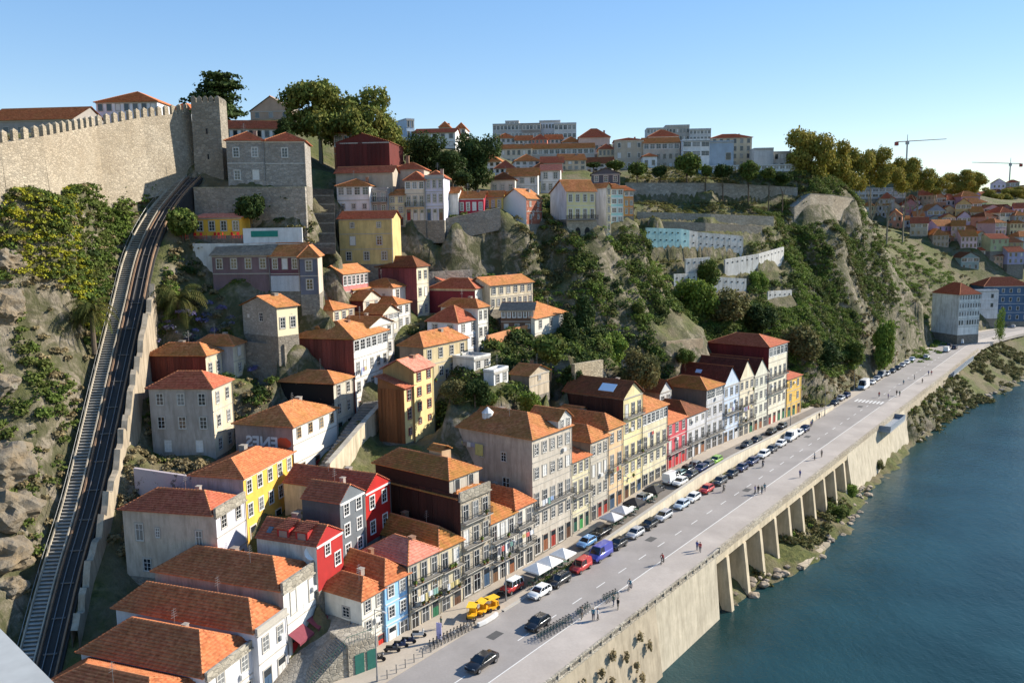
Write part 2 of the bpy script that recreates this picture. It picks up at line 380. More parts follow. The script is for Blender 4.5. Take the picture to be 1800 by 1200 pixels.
def house(h):
    w, d, H = h['w'], h['d'], h['ze']-h['z0']; be = h.get('be', 5.)
    root = empty(h['n'], (h['x'], h['y'], h['z0']), math.pi/2-R(h['a']), h['lb'], h.get('cat', 'house'), h.get('gr'))
    wc = h.get('wc', WHITE); dirt = h.get('di', .45)
    fm = h.get('fm') or plaster(wc, dirt); sm = h.get('sm') or (plaster(h['sc'], .6) if 'sc' in h else fm); bm = h.get('bm') or sm
    rh = h.get('rh', 1.8); kind = h.get('rf', 'hip'); mb = MB()
    fz = z0 = 0 if be else 0
    if be:                                 # rubble plinth down to the slope
        pl = MB(); pl.box(-.03, -.03, -be, w+.03, d+.03, .02); pl.build('plinth', stone((.27, .245, .205), 1.3), root)
    top = lambda x, y: H
    f = [(0, 0, z0), (w, 0, z0), (w, 0, H), (0, 0, H)]; bk = [(w, d, z0), (0, d, z0), (0, d, H), (w, d, H)]
    ws = [(0, d, z0), (0, 0, z0), (0, 0, H), (0, d, H)]; es = [(w, 0, z0), (w, d, z0), (w, d, H), (w, 0, H)]
    if kind == 'gv':
        xm = w*h.get('rx', .5); f = f[:3]+[(xm, 0, H+rh-.1)]+f[3:]; bk = bk[:3]+[(xm, d, H+rh-.1)]+bk[3:]
    if kind == 'gu':
        ym = d*h.get('ry', .5); ws = ws[:3]+[(0, ym, H+rh-.1)]+ws[3:]; es = es[:3]+[(w, ym, H+rh-.1)]+es[3:]
    if kind == 'mono':
        bk[2] = (0, d, H+rh-.1); bk[3] = (w, d, H+rh-.1); ws[3] = (0, d, H+rh-.1); es[2] = (w, d, H+rh-.1)
    for i, q in ((0, f), (1, ws), (2, bk), (1, es)): mb.poly(q, i)
    mb.build('wall', [fm, sm, bm], root)
    roof(root, h)
    sur = flat(h.get('su', (.40, .37, .32)), .85); sash = flat(h.get('sa', (.70, .69, .66)), .5)
    det = h.get('det', True); rr = random.Random(h['id'])
    if h.get('par'):                       # parapet with a stone cornice along the front
        p = h['par']; mb = MB(); mb.box(-.12, -.14, H-.25, w+.12, .2, H+p); mb.box(-.25, -.32, H-.42, w+.25, .1, H-.25); mb.build('parapet', stone((.36, .33, .27)) if p > .5 else sur, root)
    else:
        mb = MB(); mb.box(.0, -.14, H-.34, w, -.0, H-.1); mb.build('cornice', sur, root)
    # fronts
    for side, fl in (('f', h.get('fl')), ('w', h.get('wfl')), ('e', h.get('efl'))):
        if not fl: continue
        span = w if side == 'f' else d; n = len(fl); fh = H/n
        for i, sp in enumerate(fl):
            k, m = (sp.split(':')+['0'])[:2]; m = int(m); zb = i*fh
            if m == 0: continue
            bay = span/m
            if k == 'band':                # glazed gallery under the eaves
                bw = bay-.28; bh = fh*.52
                mbp = MB()
                for j in range(m):
                    px, py, rz = wallpt(h, side, (j+.5)*bay); window(root, px, py, zb+fh*.36, rz, bw-.2, bh, sash, sash, rr.choice(GLASS), True)
                continue
            for j in range(m):
                px, py, rz = wallpt(h, side, (j+.5)*bay)
                if k == 'win':
                    ww = min(1.05, bay*.48); wh = min(1.75, fh*.56); window(root, px, py, zb+fh*.27, rz, ww, wh, sur, sash, rr.choice(PANES), det)
                elif k == 'small':
                    window(root, px, py, zb+fh*.4, rz, min(.8, bay*.4), fh*.36, sur, sash, rr.choice(PANES), det)
                elif k == 'shut':
                    ww = min(1.15, bay*.46); o = window(root, px, py, zb+fh*.2, rz, ww, fh*.62, sur, sash, SHUT, False)
                elif k == 'bal':
                    ww = min(1.1, bay*.5); window(root, px, py, zb+.12, rz, ww, min(2.35, fh*.78), sur, sash, rr.choice(PANES), det)
                elif k == 'door':
                    c = h['dc'][j % len(h['dc'])] if 'dc' in h else rr.choice(DOORC)
                    door(root, px, py, .05, rz, min(1.35, bay*.55), min(2.7, fh*.8), sur, c)
                elif k == 'shop':
                    if rr.random() < .45: window(root, px, py, .08, rz, min(1.9, bay*.64), min(2.6, fh*.78), sur, sash, rr.choice(GLASS[:3]), det)
                    else: door(root, px, py, .05, rz, min(1.6, bay*.6), min(2.7, fh*.8), sur, h['dc'][j % len(h['dc'])] if 'dc' in h else rr.choice(DOORC))
            if k == 'bal':
                px, py, rz = wallpt(h, side, span/2); bw = span*.94
                o = obj('balcony', wmesh('balcony', bw, 1, sur), root, (px, py, zb+.08), rz); obj('railing', wmesh('rail', bw, 1, IRON), o)
        if side == 'f' and h.get('courses', True):
            for i in range(1, n):
                mb = MB(); mb.box(.01, -.06, i*fh-.1, w-.01, 0, i*fh+.06); mb.build('string_course', sur, root)
    for sp in h.get('sw', []):             # single openings: side, along, height above base, width, height[, pane]
        side, a, z, ww, wh = sp[:5]; px, py, rz = wallpt(h, side, a)
        if len(sp) > 5 and sp[5] == 'door': door(root, px, py, z, rz, ww, wh, sur, sp[6])
        else: window(root, px, py, z, rz, ww, wh, sur, sash, GLASS[sp[5]] if len(sp) > 5 else rr.choice(PANES), det)
    for side, za, zb, c, n in h.get('clad', []):   # sheets of cladding, each its own piece
        span = d if side in 'we' else w; pw = span/n; me = {}
        for i in range(n):
            t = rr.randint(0, 2)
            if t not in me:
                mb = MB(); mb.box(-pw/2+.02, -.07-.035*t, za, pw/2-.02, .0, zb-.06-.05*t)
                for q in range(2): mb.box(-pw/4+q*pw/2-.03, -.11-.035*t, za, -pw/4+q*pw/2+.03, -.069-.035*t, zb-.1-.05*t)
                me[t] = mb.mesh('cladding_panel', cladding(c))
            px, py, rz = wallpt(h, side, (i+.5)*pw); obj('cladding_panel', me[t], root, (px, py, 0), rz)
    zr_ = h['ze']-h['z0']
    if h.get('fine') or rr.random() < .45:     # chimney and aerial
        if kind in ('hip', 'gv', 'gu') and 'ch' not in h and rr.random() < .7:
            h['ch'] = [(w*rr.uniform(.55, .85), d*rr.uniform(.3, .7), zr_+rh*.55+.5, rr.uniform(.55, .9))]
        if det and rr.random() < .75:
            ax, ay = w*rr.uniform(.3, .7), d*rr.uniform(.2, .6); am = MB(); zt_ = zr_+rh*.6; am.tube((ax, ay, zt_-.4), (ax, ay, zt_+2.6), .03, .025, 5)
            for k_ in range(4): am.tube((ax-.5+.06*k_, ay+.0, zt_+1.6+.28*k_), (ax+.5-.06*k_, ay, zt_+1.6+.28*k_), .018, .018, 4)
            am.build('aerial', flat((.35, .35, .35), .4, .6), root)
    if det and h.get('fl') and H > 5:
        dm = MB(); px_ = w-.12; dm.tube((px_, -.16, .0), (px_, -.16, H-.3), .06, .06, 6); dm.build('drainpipe', flat(rr.choice([(.25, .25, .24), (.38, .36, .32), (.12, .12, .12)]), .5), root)
    if det and h.get('n') == 'row_house' and rr.random() < .6:
        bx = MB(); bx.box(-.4, -.38, 0, .4, -.02, .55); bx.build('air_conditioner', flat((.6, .6, .58), .5), root, (w*rr.uniform(.2, .8), 0, H*rr.uniform(.3, .85)))
    for x, y, z, s in h.get('ch', []):
        mb = MB(); mb.box(x-s/2, y-s/2, z-1.2, x+s/2, y+s/2, z+.5); mb.box(x-s/2-.06, y-s/2-.06, z+.5, x+s/2+.06, y+s/2+.06, z+.6); mb.build('chimney', plaster(((.30, .17, .11), (.34, .30, .26), (.26, .22, .19))[int(x*7) % 3], .6), root)
    for x, y, z in h.get('dish', []):
        mb = MB(); n = 12; rings = [(.0, .10), (.25, .07), (.42, 0)]
        for i in range(n):
            a, b = 2*math.pi*i/n, 2*math.pi*(i+1)/n
            for (r0, q0), (r1, q1) in zip(rings, rings[1:]):
                mb.poly([(r0*math.cos(a), q0, r0*math.sin(a)), (r1*math.cos(a), q1, r1*math.sin(a)), (r1*math.cos(b), q1, r1*math.sin(b)), (r0*math.cos(b), q0, r0*math.sin(b))])
        mb.tube((0, .1, 0), (0, .3, -.5), .03); k = h.get('dk', 1)
        o = mb.build('satellite_dish', flat((.78, .78, .77), .4), root, (x, y, z), R(-25)); o.scale = (k, k, k); o.rotation_euler.x = R(-25)
    return root
# ---- houses: near corner of the street front (x, y), direction of the front, width, depth, base and eaves height
HOUSES = [
 dict(id='A3',x=-36,y=75,a=20,w=7.17,d=14.99,z0=9,ze=15.13,n='row_house',lb='low house with orange tiled roof below the retaining wall of the funicular',rf='hip',rh=1.7,rc='new',fine=True,wc=(0.74,0.73,0.69),fl=['shop:2','win:3']),
 dict(id='A2',x=-32.27,y=80.5,a=20,w=7.91,d=17.19,z0=9.5,ze=16.17,n='row_house',lb='white house with a broad sooty orange hip roof beside the steps',rf='hip',rh=2.6,rc='new',fine=True,par=0.55,wc=(0.66,0.66,0.68),fl=['shop:2','win:2'],di=0.3),
 dict(id='A1',x=-28.95,y=87,a=20,w=5.41,d=20.28,z0=10,ze=17.67,n='row_house',lb='narrow white house with hip roof tucked against the house with two awnings',rf='hip',rh=2.4,rc='new',fine=True,par=0.5,wc=(0.66,0.66,0.68),fl=['door:2','win:2'],di=0.3),
 dict(id='B',x=-27.31,y=92,a=20,w=7.62,d=18.89,z0=11.27,ze=20.3,n='row_house',lb='white house with two maroon awnings and closed white shutters above the steps',rf='hip',rh=2.2,rc='new',fine=True,par=1,wc=(0.74,0.73,0.69),sc=(0.5,0.4,0.32),fl=['door:2','shut:2'],dc=[(0.36,0.02,0.02)],di=0.15,be=8),
 dict(id='C1',x=-18.91,y=95.78,a=32,w=4.34,d=6.7,z0=9.25,ze=17.25,n='row_house',lb='small white corner house with red doors and red tiled hip roof',rf='hip',rh=1.8,rc='new',fine=True,wc=(0.72,0.69,0.6),fl=['door:2','win:2','win:2'],dc=[(0.55,0.62,0.66),(0.5,0.03,0.02)],di=0.2,hi=0.75,sw=[('w',2.6,5.2,1.1,1.3),('w',5.6,2.6,1,2,'door',(0.36,0.02,0.02))]),
 dict(id='C2',x=-16.52,y=98.92,a=36,w=4.26,d=11,z0=9.55,ze=17.78,n='row_house',lb='sky blue house with white ground floor between white and granite neighbours',rf='hip',rh=2.2,rc='new',fine=True,wc=(0.3,0.54,0.8),fl=['shop:2','win:2','win:2'],dc=[(0.72,0.72,0.7)],di=0.12,su=(0.6,0.6,0.58)),
 dict(id='D1',x=-13.91,y=101.99,a=37.4,w=5.88,d=7.98,z0=9.69,ze=19.14,n='row_house',lb='granite row house with pink tiled roof and plants on its long balconies',rf='hip',rh=1.9,rc='pink',fine=True,wc=(0.62,0.53,0.38),sc=(0.1,0.105,0.115),fl=['shop:3','bal:3','bal:3'],di=0.6),
 dict(id='D2',x=-10.34,y=106.66,a=37.4,w=4.7,d=16,z0=9.38,ze=19.04,n='row_house',lb='narrow row house with ochre mossy roof and flowering balconies',rf='hip',rh=2.2,rc='moss',fine=True,wc=(0.66,0.58,0.4),fl=['shop:2','bal:2','bal:2'],di=0.6),
 dict(id='E',x=-7.51,y=110.37,a=37.4,w=6.42,d=17,z0=10.37,ze=24.9,n='row_house',lb='tall granite row house with black sheet-clad side wall and set-back attic',rf='hip',rh=0.9,rc='moss',fine=True,fm=stone((.44,.39,.31),.6),sc=(0.3,0.23,0.15),fl=['shop:3','bal:3','bal:3','bal:3'],par=0.9,clad=[('w',3,15.2,(0.05,0.018,0.013),13)],di=0.6),
 dict(id='F1',x=-3.65,y=115.74,a=37.4,w=6.07,d=13,z0=9.82,ze=19.33,n='row_house',lb='low white row house with ochre roof and iron balconies next to the tall granite house',rf='hip',rh=2,rc='moss',fine=True,wc=(0.74,0.73,0.69),fl=['shop:3','bal:3','bal:3'],di=0.35),
 dict(id='F2',x=0.03,y=120.56,a=37.4,w=4.71,d=13,z0=10.06,ze=19.74,n='row_house',lb='narrow white row house with bright orange hip roof against the big grey-beige wall',rf='hip',rh=2.2,rc='new',fine=True,wc=(0.7,0.64,0.55),fl=['shop:2','bal:2','bal:2'],di=0.4),
 dict(id='G',x=2.84,y=124.73,a=37.4,w=11.07,d=17.65,z0=10.48,ze=29.48,n='row_house',lb='massive five-storey row house with bare greige side wall and laundry on it',rf='hip',rh=2.6,rc='old',fine=True,wc=(0.56,0.5,0.42),sc=(0.46,0.385,0.315),fl=['shop:5','win:5','bal:5','win:5','win:5'],sw=[('w',10.2,14.6,0.9,1.5,3),('w',5.6,14.6,1,1.5),('w',5.2,9.6,1.3,2.4)],di=0.5,hb=0.1),
 dict(id='H',x=9.66,y=133.97,a=37.4,w=5.54,d=12,z0=10.69,ze=23.07,n='row_house',lb='narrow ivory row house with green shop doors and small orange roof',rf='mono',rh=2.4,rc='new',fine=True,wc=(0.7,0.63,0.42),fl=['door:3','win:3','bal:3','win:3'],dc=[(0.03,0.1,0.07),(0.06,0.3,0.08),(0.02,0.07,0.05)],di=0.35),
 dict(id='I',x=13.3,y=139.24,a=37.4,w=5.93,d=13,z0=10.7,ze=25.03,n='row_house',lb='narrow grey stone row house with white shutters and small ochre hip roof',rf='hip',rh=2.1,rc='old',fine=True,wc=(0.52,0.47,0.39),sc=(0.22,0.19,0.16),fl=['shop:3','win:3','shut:3','win:3'],di=0.4),
 dict(id='J',x=16.91,y=143.95,a=37.4,w=5.28,d=14,z0=11.05,ze=26.02,n='row_house',lb='narrow peach row house with a laundry-hung balcony',rf='hip',rh=2.2,rc='old',fine=True,wc=(0.7,0.49,0.29),fl=['shop:2','win:2','bal:2','win:2'],di=0.35),
 dict(id='K',x=20.31,y=148.89,a=37.4,w=7.16,d=13.03,z0=11.13,ze=30.63,n='row_house',lb='tall pale yellow row house with dark red clad side and skylight in its roof',rf='gv',rh=2.6,rc='brown',fine=True,wc=(0.76,0.65,0.36),sc=(0.2,0.14,0.11),fl=['shop:3','win:3','bal:3','win:3','bal:3'],clad=[('w',8,19.2,(0.05,0.018,0.013),12)],di=0.4),
 dict(id='L',x=24.69,y=154.62,a=37.4,w=10.45,d=14,z0=11.4,ze=26.37,n='row_house',lb='wide yellow and grey row house with a glazed gallery under its eaves',rf='hip',rh=2.8,rc='old',fine=True,wc=(0.68,0.61,0.42),fl=['shop:4','win:4','bal:4','band:6'],di=0.4),
 dict(id='M',x=31.07,y=163.46,a=38,w=8.99,d=12,z0=12.51,ze=22.02,n='row_house',lb='crimson red row house with red doors and orange roof',rf='mono',rh=2,rc='new',wc=(0.56,0.09,0.11),fl=['door:3','bal:3','win:3'],dc=[(0.45,0.03,0.03)],su=(0.52,0.44,0.4),di=0.15),
 dict(id='N',x=36.86,y=171.2,a=38.5,w=9.07,d=13,z0=12.35,ze=21.78,n='row_house',lb='pale lilac row house with brown hip roof next to the crimson one',rf='hip',rh=2.2,rc='brown',wc=(0.62,0.61,0.62),fl=['shop:3','bal:3','small:3'],di=0.25),
 dict(id='O',x=42.85,y=179.53,a=40,w=8.47,d=12.16,z0=11.57,ze=25.81,n='row_house',lb='row house with yellow top loggia and a long ochre hip roof',rf='hip',rh=1.9,rc='moss',wc=(0.56,0.56,0.58),sc=(0.15,0.125,0.11),fl=['shop:3','bal:3','win:3','band:2'],di=0.5),
 dict(id='P',x=48.42,y=186.48,a=40,w=8.44,d=19,z0=11.31,ze=25.01,n='row_house',lb='pale blue row house under a dark red gabled roof with a skylight',rf='gv',rh=4.2,rc='dark',wc=(0.52,0.6,0.72),fl=['shop:3','win:3','bal:3','win:3'],di=0.25,ov=0.25),
 dict(id='Q',x=53.84,y=192.91,a=40,w=8.39,d=19,z0=11.04,ze=25.32,n='row_house',lb='cream row house under a dark red gable with laundry on balconies',rf='gv',rh=4.4,rc='dark',wc=(0.7,0.62,0.46),fl=['shop:3','bal:3','bal:3','win:3'],di=0.3,ov=0.25),
 dict(id='R_',x=59.23,y=199.3,a=40,w=8.58,d=19,z0=11.03,ze=24.89,n='row_house',lb='pale sage row house under a dark red gable beside the tall red-walled house',rf='gv',rh=4,rc='dark',wc=(0.64,0.63,0.52),fl=['shop:3','win:3','win:3','win:3'],di=0.3,ov=0.25),
 dict(id='S',x=64.61,y=205.52,a=40,w=11.82,d=16.68,z0=11.02,ze=31.23,n='row_house',lb='tallest cream row house with dark red side wall and bright red hip roof',rf='hip',rh=2.3,rc='red',wc=(0.72,0.67,0.53),sc=(0.15,0.022,0.022),fl=['door:4','win:4','bal:4','bal:4','band:5'],clad=[('w',9,20,(0.15,0.02,0.02),12)],di=0.25),
 dict(id='T',x=72.56,y=214.77,a=41,w=9.59,d=10,z0=10.67,ze=21.11,n='row_house',lb='small yellow house at the far end of the street row',rf='mono',rh=1.6,rc='red',wc=(0.7,0.45,0.11),sc=(0.24,0.22,0.2),fl=['door:3','win:2','win:2'],di=0.3),
 dict(id='M1',x=-37.96,y=101,a=13,w=6.87,d=13.65,z0=17.3,ze=26.46,n='hillside_house',lb='beige house with long blank side wall and red roof beside the funicular',rf='hip',rh=1.9,rc='red',fine=True,par=0.9,wc=(0.6,0.6,0.66),sc=(0.52,0.44,0.355),fl=['door:2','none','win:2'],sw=[('w',2.6,4.5,0.9,2.4,3),('w',8.6,5.6,0.6,1.3,3),('w',11.3,5,1.1,2.3,3),('w',10.5,0.9,1.1,1.7),('w',7.9,0.8,0.7,1),('w',4.4,1.6,0.8,0.9)],di=0.25),
 dict(id='M2',x=-36.57,y=108,a=14,w=13.62,d=7.96,z0=19.09,ze=29.12,n='hillside_house',lb='bright yellow house with white framed windows and red double roof',rf='hip',rh=1.5,rc='new',fine=True,wc=(0.78,0.47,0.09),sc=(0.4,0.33,0.33),fl=['door:4','win:5','win:5'],su=(0.66,0.64,0.58),di=0.12,courses=False),
 dict(id='M3',x=-24.63,y=98,a=22,w=5.69,d=9.09,z0=17.35,ze=23.29,n='hillside_house',lb='dark red gabled house with two dormers and white window frames',rf='gv',rh=1.9,rc='red',fine=True,wc=(0.4,0.03,0.028),sc=(0.62,0.6,0.53),ov=0.15,su=(0.7,0.69,0.66),fl=[],sw=[('f',2.3,4,1,1.5),('f',4.4,1.9,1.2,1.7)],di=0.1,be=8,rx=0.42,courses=False),
 dict(id='M4',x=-22.82,y=104,a=24,w=5.6,d=6.09,z0=18.36,ze=26.69,n='hillside_house',lb='slate grey gabled house with white window frames between two red ones',rf='gv',rh=1.9,rc='red',fine=True,wc=(0.15,0.165,0.18),sc=(0.1,0.105,0.11),ov=0.15,su=(0.7,0.69,0.66),fl=['win:2','win:2','win:2'],di=0.08,be=8,rx=0.42,courses=False),
 dict(id='M5',x=-20.55,y=110,a=24,w=6.21,d=14,z0=18.85,ze=26.05,n='hillside_house',lb='bright red gabled house with white window frames below the black clad wall',rf='gv',rh=2,rc='red',fine=True,wc=(0.46,0.022,0.018),sc=(0.62,0.5,0.33),ov=0.15,su=(0.7,0.69,0.66),fl=['win:2','win:2'],di=0.08,be=8,rx=0.45,courses=False),
 dict(id='M6',x=-45.17,y=122,a=5,w=6.92,d=9.88,z0=28.04,ze=38.85,n='hillside_house',lb='tall grey-beige three-storey house with red roof beside the funicular wall',rf='hip',rh=2,rc='red',fine=True,wc=(0.66,0.56,0.4),sc=(0.4,0.36,0.32),fl=['win:2','win:2','win:2'],wfl=['win:2','win:3','win:3'],di=0.4),
 dict(id='M7',x=-49.16,y=131,a=8,w=5.25,d=9.9,z0=38.09,ze=42.44,n='hillside_house',lb='low shed-like house with rusty red sheets and ochre roof',rf='hip',rh=1.7,rc='old',fine=True,wc=(0.6,0.52,0.38),sc=(0.1,0.05,0.04),fl=['win:2'],clad=[('w',0,4.2,(0.15,0.035,0.022),9)],di=0.5),
 dict(id='M8',x=-46.39,y=136,a=8,w=4.1,d=6.94,z0=37.88,ze=43.34,n='hillside_house',lb='narrow cream house behind the rusty shed with purple creeper above its roof',rf='hip',rh=1.5,rc='old',fine=True,wc=(0.66,0.6,0.46),sc=(0.3,0.33,0.36),fl=['win:1','win:1'],di=0.4),
 dict(id='M9',x=-33.09,y=121,a=17,w=13.35,d=10.06,z0=24.42,ze=32.96,n='hillside_house',lb='white house with graffiti side wall and boarded windows beside the steps',rf='hip',rh=2.1,rc='old',fine=True,fm=peeling((.74,.71,.64),(.46,.40,.32),.75),sc=(0.25,0.2,0.19),fl=['door:3','none','win:4'],di=0.4,sa=(0.55,0.33,0.12)),
 dict(id='M10',x=-29.64,y=134.5,a=17,w=6.58,d=12.26,z0=27.46,ze=36.92,n='hillside_house',lb='burnt-out house with blackened side wall and ochre roof',rf='hip',rh=1.5,rc='old',fine=True,wc=(0.58,0.52,0.42),sm=peeling((.012,.012,.012),(.20,.17,.14),.55),fl=['door:2','win:2','win:2'],di=0.6),
 dict(id='M11',x=-27.3,y=141,a=17,w=13.34,d=12.05,z0=29.51,ze=43.41,n='hillside_house',lb='big house with rusty red sheet-metal side wall and white street front',rf='hip',rh=2.4,rc='old',fine=True,wc=(0.74,0.73,0.7),sc=(0.12,0.05,0.04),fl=['door:4','win:5','win:5','band:6'],clad=[('w',0,7,(0.13,0.03,0.025),9),('w',7.05,13.8,(0.19,0.05,0.038),14)],di=0.4),
 dict(id='M12',x=-17.94,y=134,a=26,w=2.94,d=5.19,z0=26.63,ze=36.07,n='hillside_house',lb='narrow lower wing of the cream house with rust brown sheet side',rf='mono',rh=1.6,rc='red',fine=True,wc=(0.74,0.6,0.28),sc=(0.22,0.1,0.04),fl=['small:1','win:1','win:1'],clad=[('w',0,9.2,(0.22,0.085,0.03),7)],di=0.15,su=(0.25,0.06,0.05),sa=(0.55,0.5,0.45),courses=False),
 dict(id='M12b',x=-16.5,y=136,a=26,w=6.19,d=6.2,z0=25.67,ze=38.55,n='hillside_house',lb='tall cream yellow house with red window frames and pinkish red roof',rf='gu',rh=1.7,rc='pink',fine=True,wc=(0.74,0.6,0.28),sc=(0.36,0.24,0.1),fl=['none','small:2','win:2','win:2','win:2'],su=(0.25,0.06,0.05),sa=(0.55,0.5,0.45),di=0.15,courses=False),
 dict(id='M13',x=-16.07,y=148,a=32,w=13.8,d=5.54,z0=27,ze=40.84,n='hillside_house',lb='tan house with small balconies and broad orange hip roof',rf='hip',rh=2.2,rc='old',fine=True,wc=(0.58,0.47,0.28),sc=(0.22,0.17,0.13),fl=['none','none','win:4','win:4'],sw=[('f',7,6.7,1,2.1),('f',7,3.2,1,2.1)],di=0.3),
 dict(id='M14',x=-10.47,y=160,a=30,w=7.27,d=7.32,z0=35,ze=43.83,n='hillside_house',lb='white house with red pyramid roof above the tan balconied one',rf='hip',rh=2.9,rc='red',wc=(0.74,0.75,0.77),fl=['win:2','win:2','win:2'],wfl=['none','none','win:2'],di=0.15),
 dict(id='M14b',x=-6.73,y=165,a=30,w=3.71,d=9,z0=36,ze=46.18,n='hillside_house',lb='slim tall white house with ochre roof behind the pyramid roofed one',rf='hip',rh=1.6,rc='old',wc=(0.72,0.7,0.63),fl=['win:2','win:2','win:2'],di=0.25),
 dict(id='M15',x=-4.54,y=176,a=42,w=14.02,d=7,z0=44.59,ze=49.82,n='hillside_house',lb='long low cream building with orange roof under the cliff',rf='gu',rh=1.6,rc='old',wc=(0.66,0.58,0.42),fl=['win:8','win:6'],di=0.6),
 dict(id='M16',x=-7.61,y=174,a=22,w=7.51,d=10.76,z0=40,ze=49.41,n='hillside_house',lb='house with oxblood and cream side wall under the cliff',rf='hip',rh=1.9,rc='red',wc=(0.7,0.67,0.6),sc=(0.55,0.47,0.33),fl=['none','bal:2'],clad=[('w',4,9,(0.17,0.02,0.03),1)],sw=[('w',8,5.4,1,1.5)],di=0.3),
 dict(id='M17',x=4.78,y=170,a=30,w=14.65,d=7,z0=37,ze=43.27,n='hillside_house',lb='half-ruined house with orange lean-to roof beside the dark trees',rf='mono',rh=2,rc='old',fm=peeling((.62,.58,.5),(.36,.30,.22),.5),fl=['win:3','win:3'],di=0.5),
 dict(id='M19',x=-32.54,y=160,a=20,w=9.63,d=5,z0=46.63,ze=53.57,n='hillside_house',lb='pink house with white glazed veranda and dark side wall',rf='gu',rh=1.6,rc='old',wc=(0.52,0.2,0.19),sc=(0.15,0.13,0.115),fl=['none','band:6'],sw=[('w',3,3.4,1,1.3)],di=0.4),
 dict(id='M20',x=-19.58,y=172,a=22,w=5.08,d=15.41,z0=43.43,ze=54.23,n='hillside_house',lb='tall house with mauve and maroon sheet walls and mossy hip roof',rf='hip',rh=2.1,rc='brown',wc=(0.7,0.62,0.44),sc=(0.14,0.05,0.05),fl=['win:2','win:2','win:2'],clad=[('w',4,10.6,(0.2,0.055,0.06),11)],di=0.3),
 dict(id='M18a',x=-53.95,y=150,a=97,w=10.93,d=7,z0=51.22,ze=57.85,n='hillside_house',lb='long mauve house with grey sheet roof and white sash windows',rf='gu',rh=1.9,rc='grey',wc=(0.21,0.14,0.15),fl=['none','win:4'],di=0.5),
 dict(id='M18b',x=-43.06,y=148.5,a=97,w=5.49,d=8,z0=51.26,ze=57.63,n='hillside_house',lb='dark plum house with half white half orange roof next to the mauve one',rf='gu',rh=2.2,rc='old',wc=(0.15,0.07,0.09),fl=['win:2','win:3'],di=0.4,clad=[('f',0.05,3,(0.66,0.68,0.72),1)]),
 dict(id='M18c',x=-37.28,y=146.5,a=82,w=3.16,d=9,z0=50.77,ze=57.41,n='hillside_house',lb='narrow dark blue-grey gabled house with a satellite dish by the stair street',rf='hip',rh=2,rc='old',wc=(0.14,0.15,0.19),sc=(0.6,0.5,0.4),fl=['win:1','win:1'],di=0.4),
 dict(id='M22',x=-39.35,y=138,a=36,w=4.34,d=9.27,z0=44.4,ze=49.39,n='hillside_house',lb='rough stone cottage with orange roof and a small white lean-to',rf='gu',rh=1.7,rc='old',fm=peeling((.70,.62,.42),(.40,.36,.30),.6),sm=stone((.42,.40,.36),1.6),fl=['win:2'],sw=[('w',4.2,2.4,1,1.5),('w',7.6,2.9,0.6,0.6)],di=0.5),
 dict(id='V1',x=-26.14,y=150,a=20,w=9.24,d=7,z0=38,ze=44.38,n='hillside_house',lb='white alley house with small orange roof above the sheet-metal house',rf='gv',rh=1.5,rc='old',wc=(0.7,0.68,0.63),sc=(0.1,0.03,0.03),fl=['win:3','win:3'],di=0.35),
 dict(id='V2',x=-24.82,y=158,a=20,w=6.56,d=8,z0=40,ze=45.93,n='hillside_house',lb='cream alley house with sandy roof and a wooden gallery',rf='gv',rh=1.6,rc='old',wc=(0.66,0.6,0.48),sc=(0.12,0.035,0.03),fl=['win:2','win:2','band:3'],di=0.4),
 dict(id='V3',x=-22.75,y=164,a=20,w=5.49,d=7,z0=42,ze=47.21,n='hillside_house',lb='white alley house with low ochre hip roof below the mauve sheet walls',rf='hip',rh=1.3,rc='old',wc=(0.72,0.7,0.66),fl=['win:2','win:2'],di=0.3),
 dict(id='V4',x=-32.98,y=152,a=22,w=7.1,d=8,z0=42,ze=47.42,n='hillside_house',lb='small cream house with orange L-shaped roof behind the sheet-metal house',rf='hip',rh=1.4,rc='old',wc=(0.66,0.56,0.38),fl=['none','win:3'],di=0.4),
 dict(id='V5',x=-28.79,y=160,a=18,w=7.26,d=9,z0=44,ze=48.45,n='hillside_house',lb='dark red gabled house with ochre roof among the alley roofs',rf='gv',rh=1.7,rc='old',wc=(0.6,0.52,0.42),sc=(0.1,0.022,0.022),fl=['win:2','win:2'],di=0.4),
 dict(id='W1',x=-3.35,y=146,a=30,w=5.07,d=2.15,z0=33.49,ze=36.29,n='hillside_house',lb='small white garden house with flat terrace roof',rf='flat',rh=0.5,wc=(0.72,0.72,0.7),fl=['win:2'],di=0.3),
 dict(id='W2',x=3.05,y=150,a=34,w=7.05,d=4.16,z0=30.68,ze=34.95,n='hillside_house',lb='ruined garden house with creeper and orange tiles',rf='gv',rh=1.5,rc='old',wc=(0.55,0.46,0.34),sc=(0.2,0.16,0.13),fl=['none','small:1'],di=0.7),
 dict(id='N1',x=-15.35,y=181,a=24,w=6.67,d=6,z0=45,ze=50.77,n='hillside_house',lb='small house with red roof squeezed under the cliff wall',rf='gu',rh=1.5,rc='red',wc=(0.5,0.44,0.36),fl=['win:2','win:2'],di=0.5),
 dict(id='N2',x=-2.26,y=171,a=95,w=6.75,d=6,z0=40.29,ze=45.05,n='hillside_house',lb='dark timber-fronted house with long balcony below the cream building',rf='mono',rh=1,rc='grey',wc=(0.16,0.09,0.06),fl=['small:3','band:6'],di=0.5),
 dict(id='N3',x=-7.15,y=152,a=34,w=5.31,d=5,z0=35.29,ze=37.76,n='hillside_house',lb='little white house with flat terrace beside the tan one',rf='flat',rh=0.5,wc=(0.66,0.64,0.6),fl=['win:2'],di=0.4),
 dict(id='N4',x=32.26,y=178,a=40,w=5.04,d=9,z0=14,ze=25.64,n='hillside_house',lb='brown roofed back house behind the crimson row house',rf='gv',rh=2.4,rc='brown',wc=(0.6,0.6,0.58),sc=(0.25,0.2,0.17),fl=['none','none','win:2'],di=0.4),
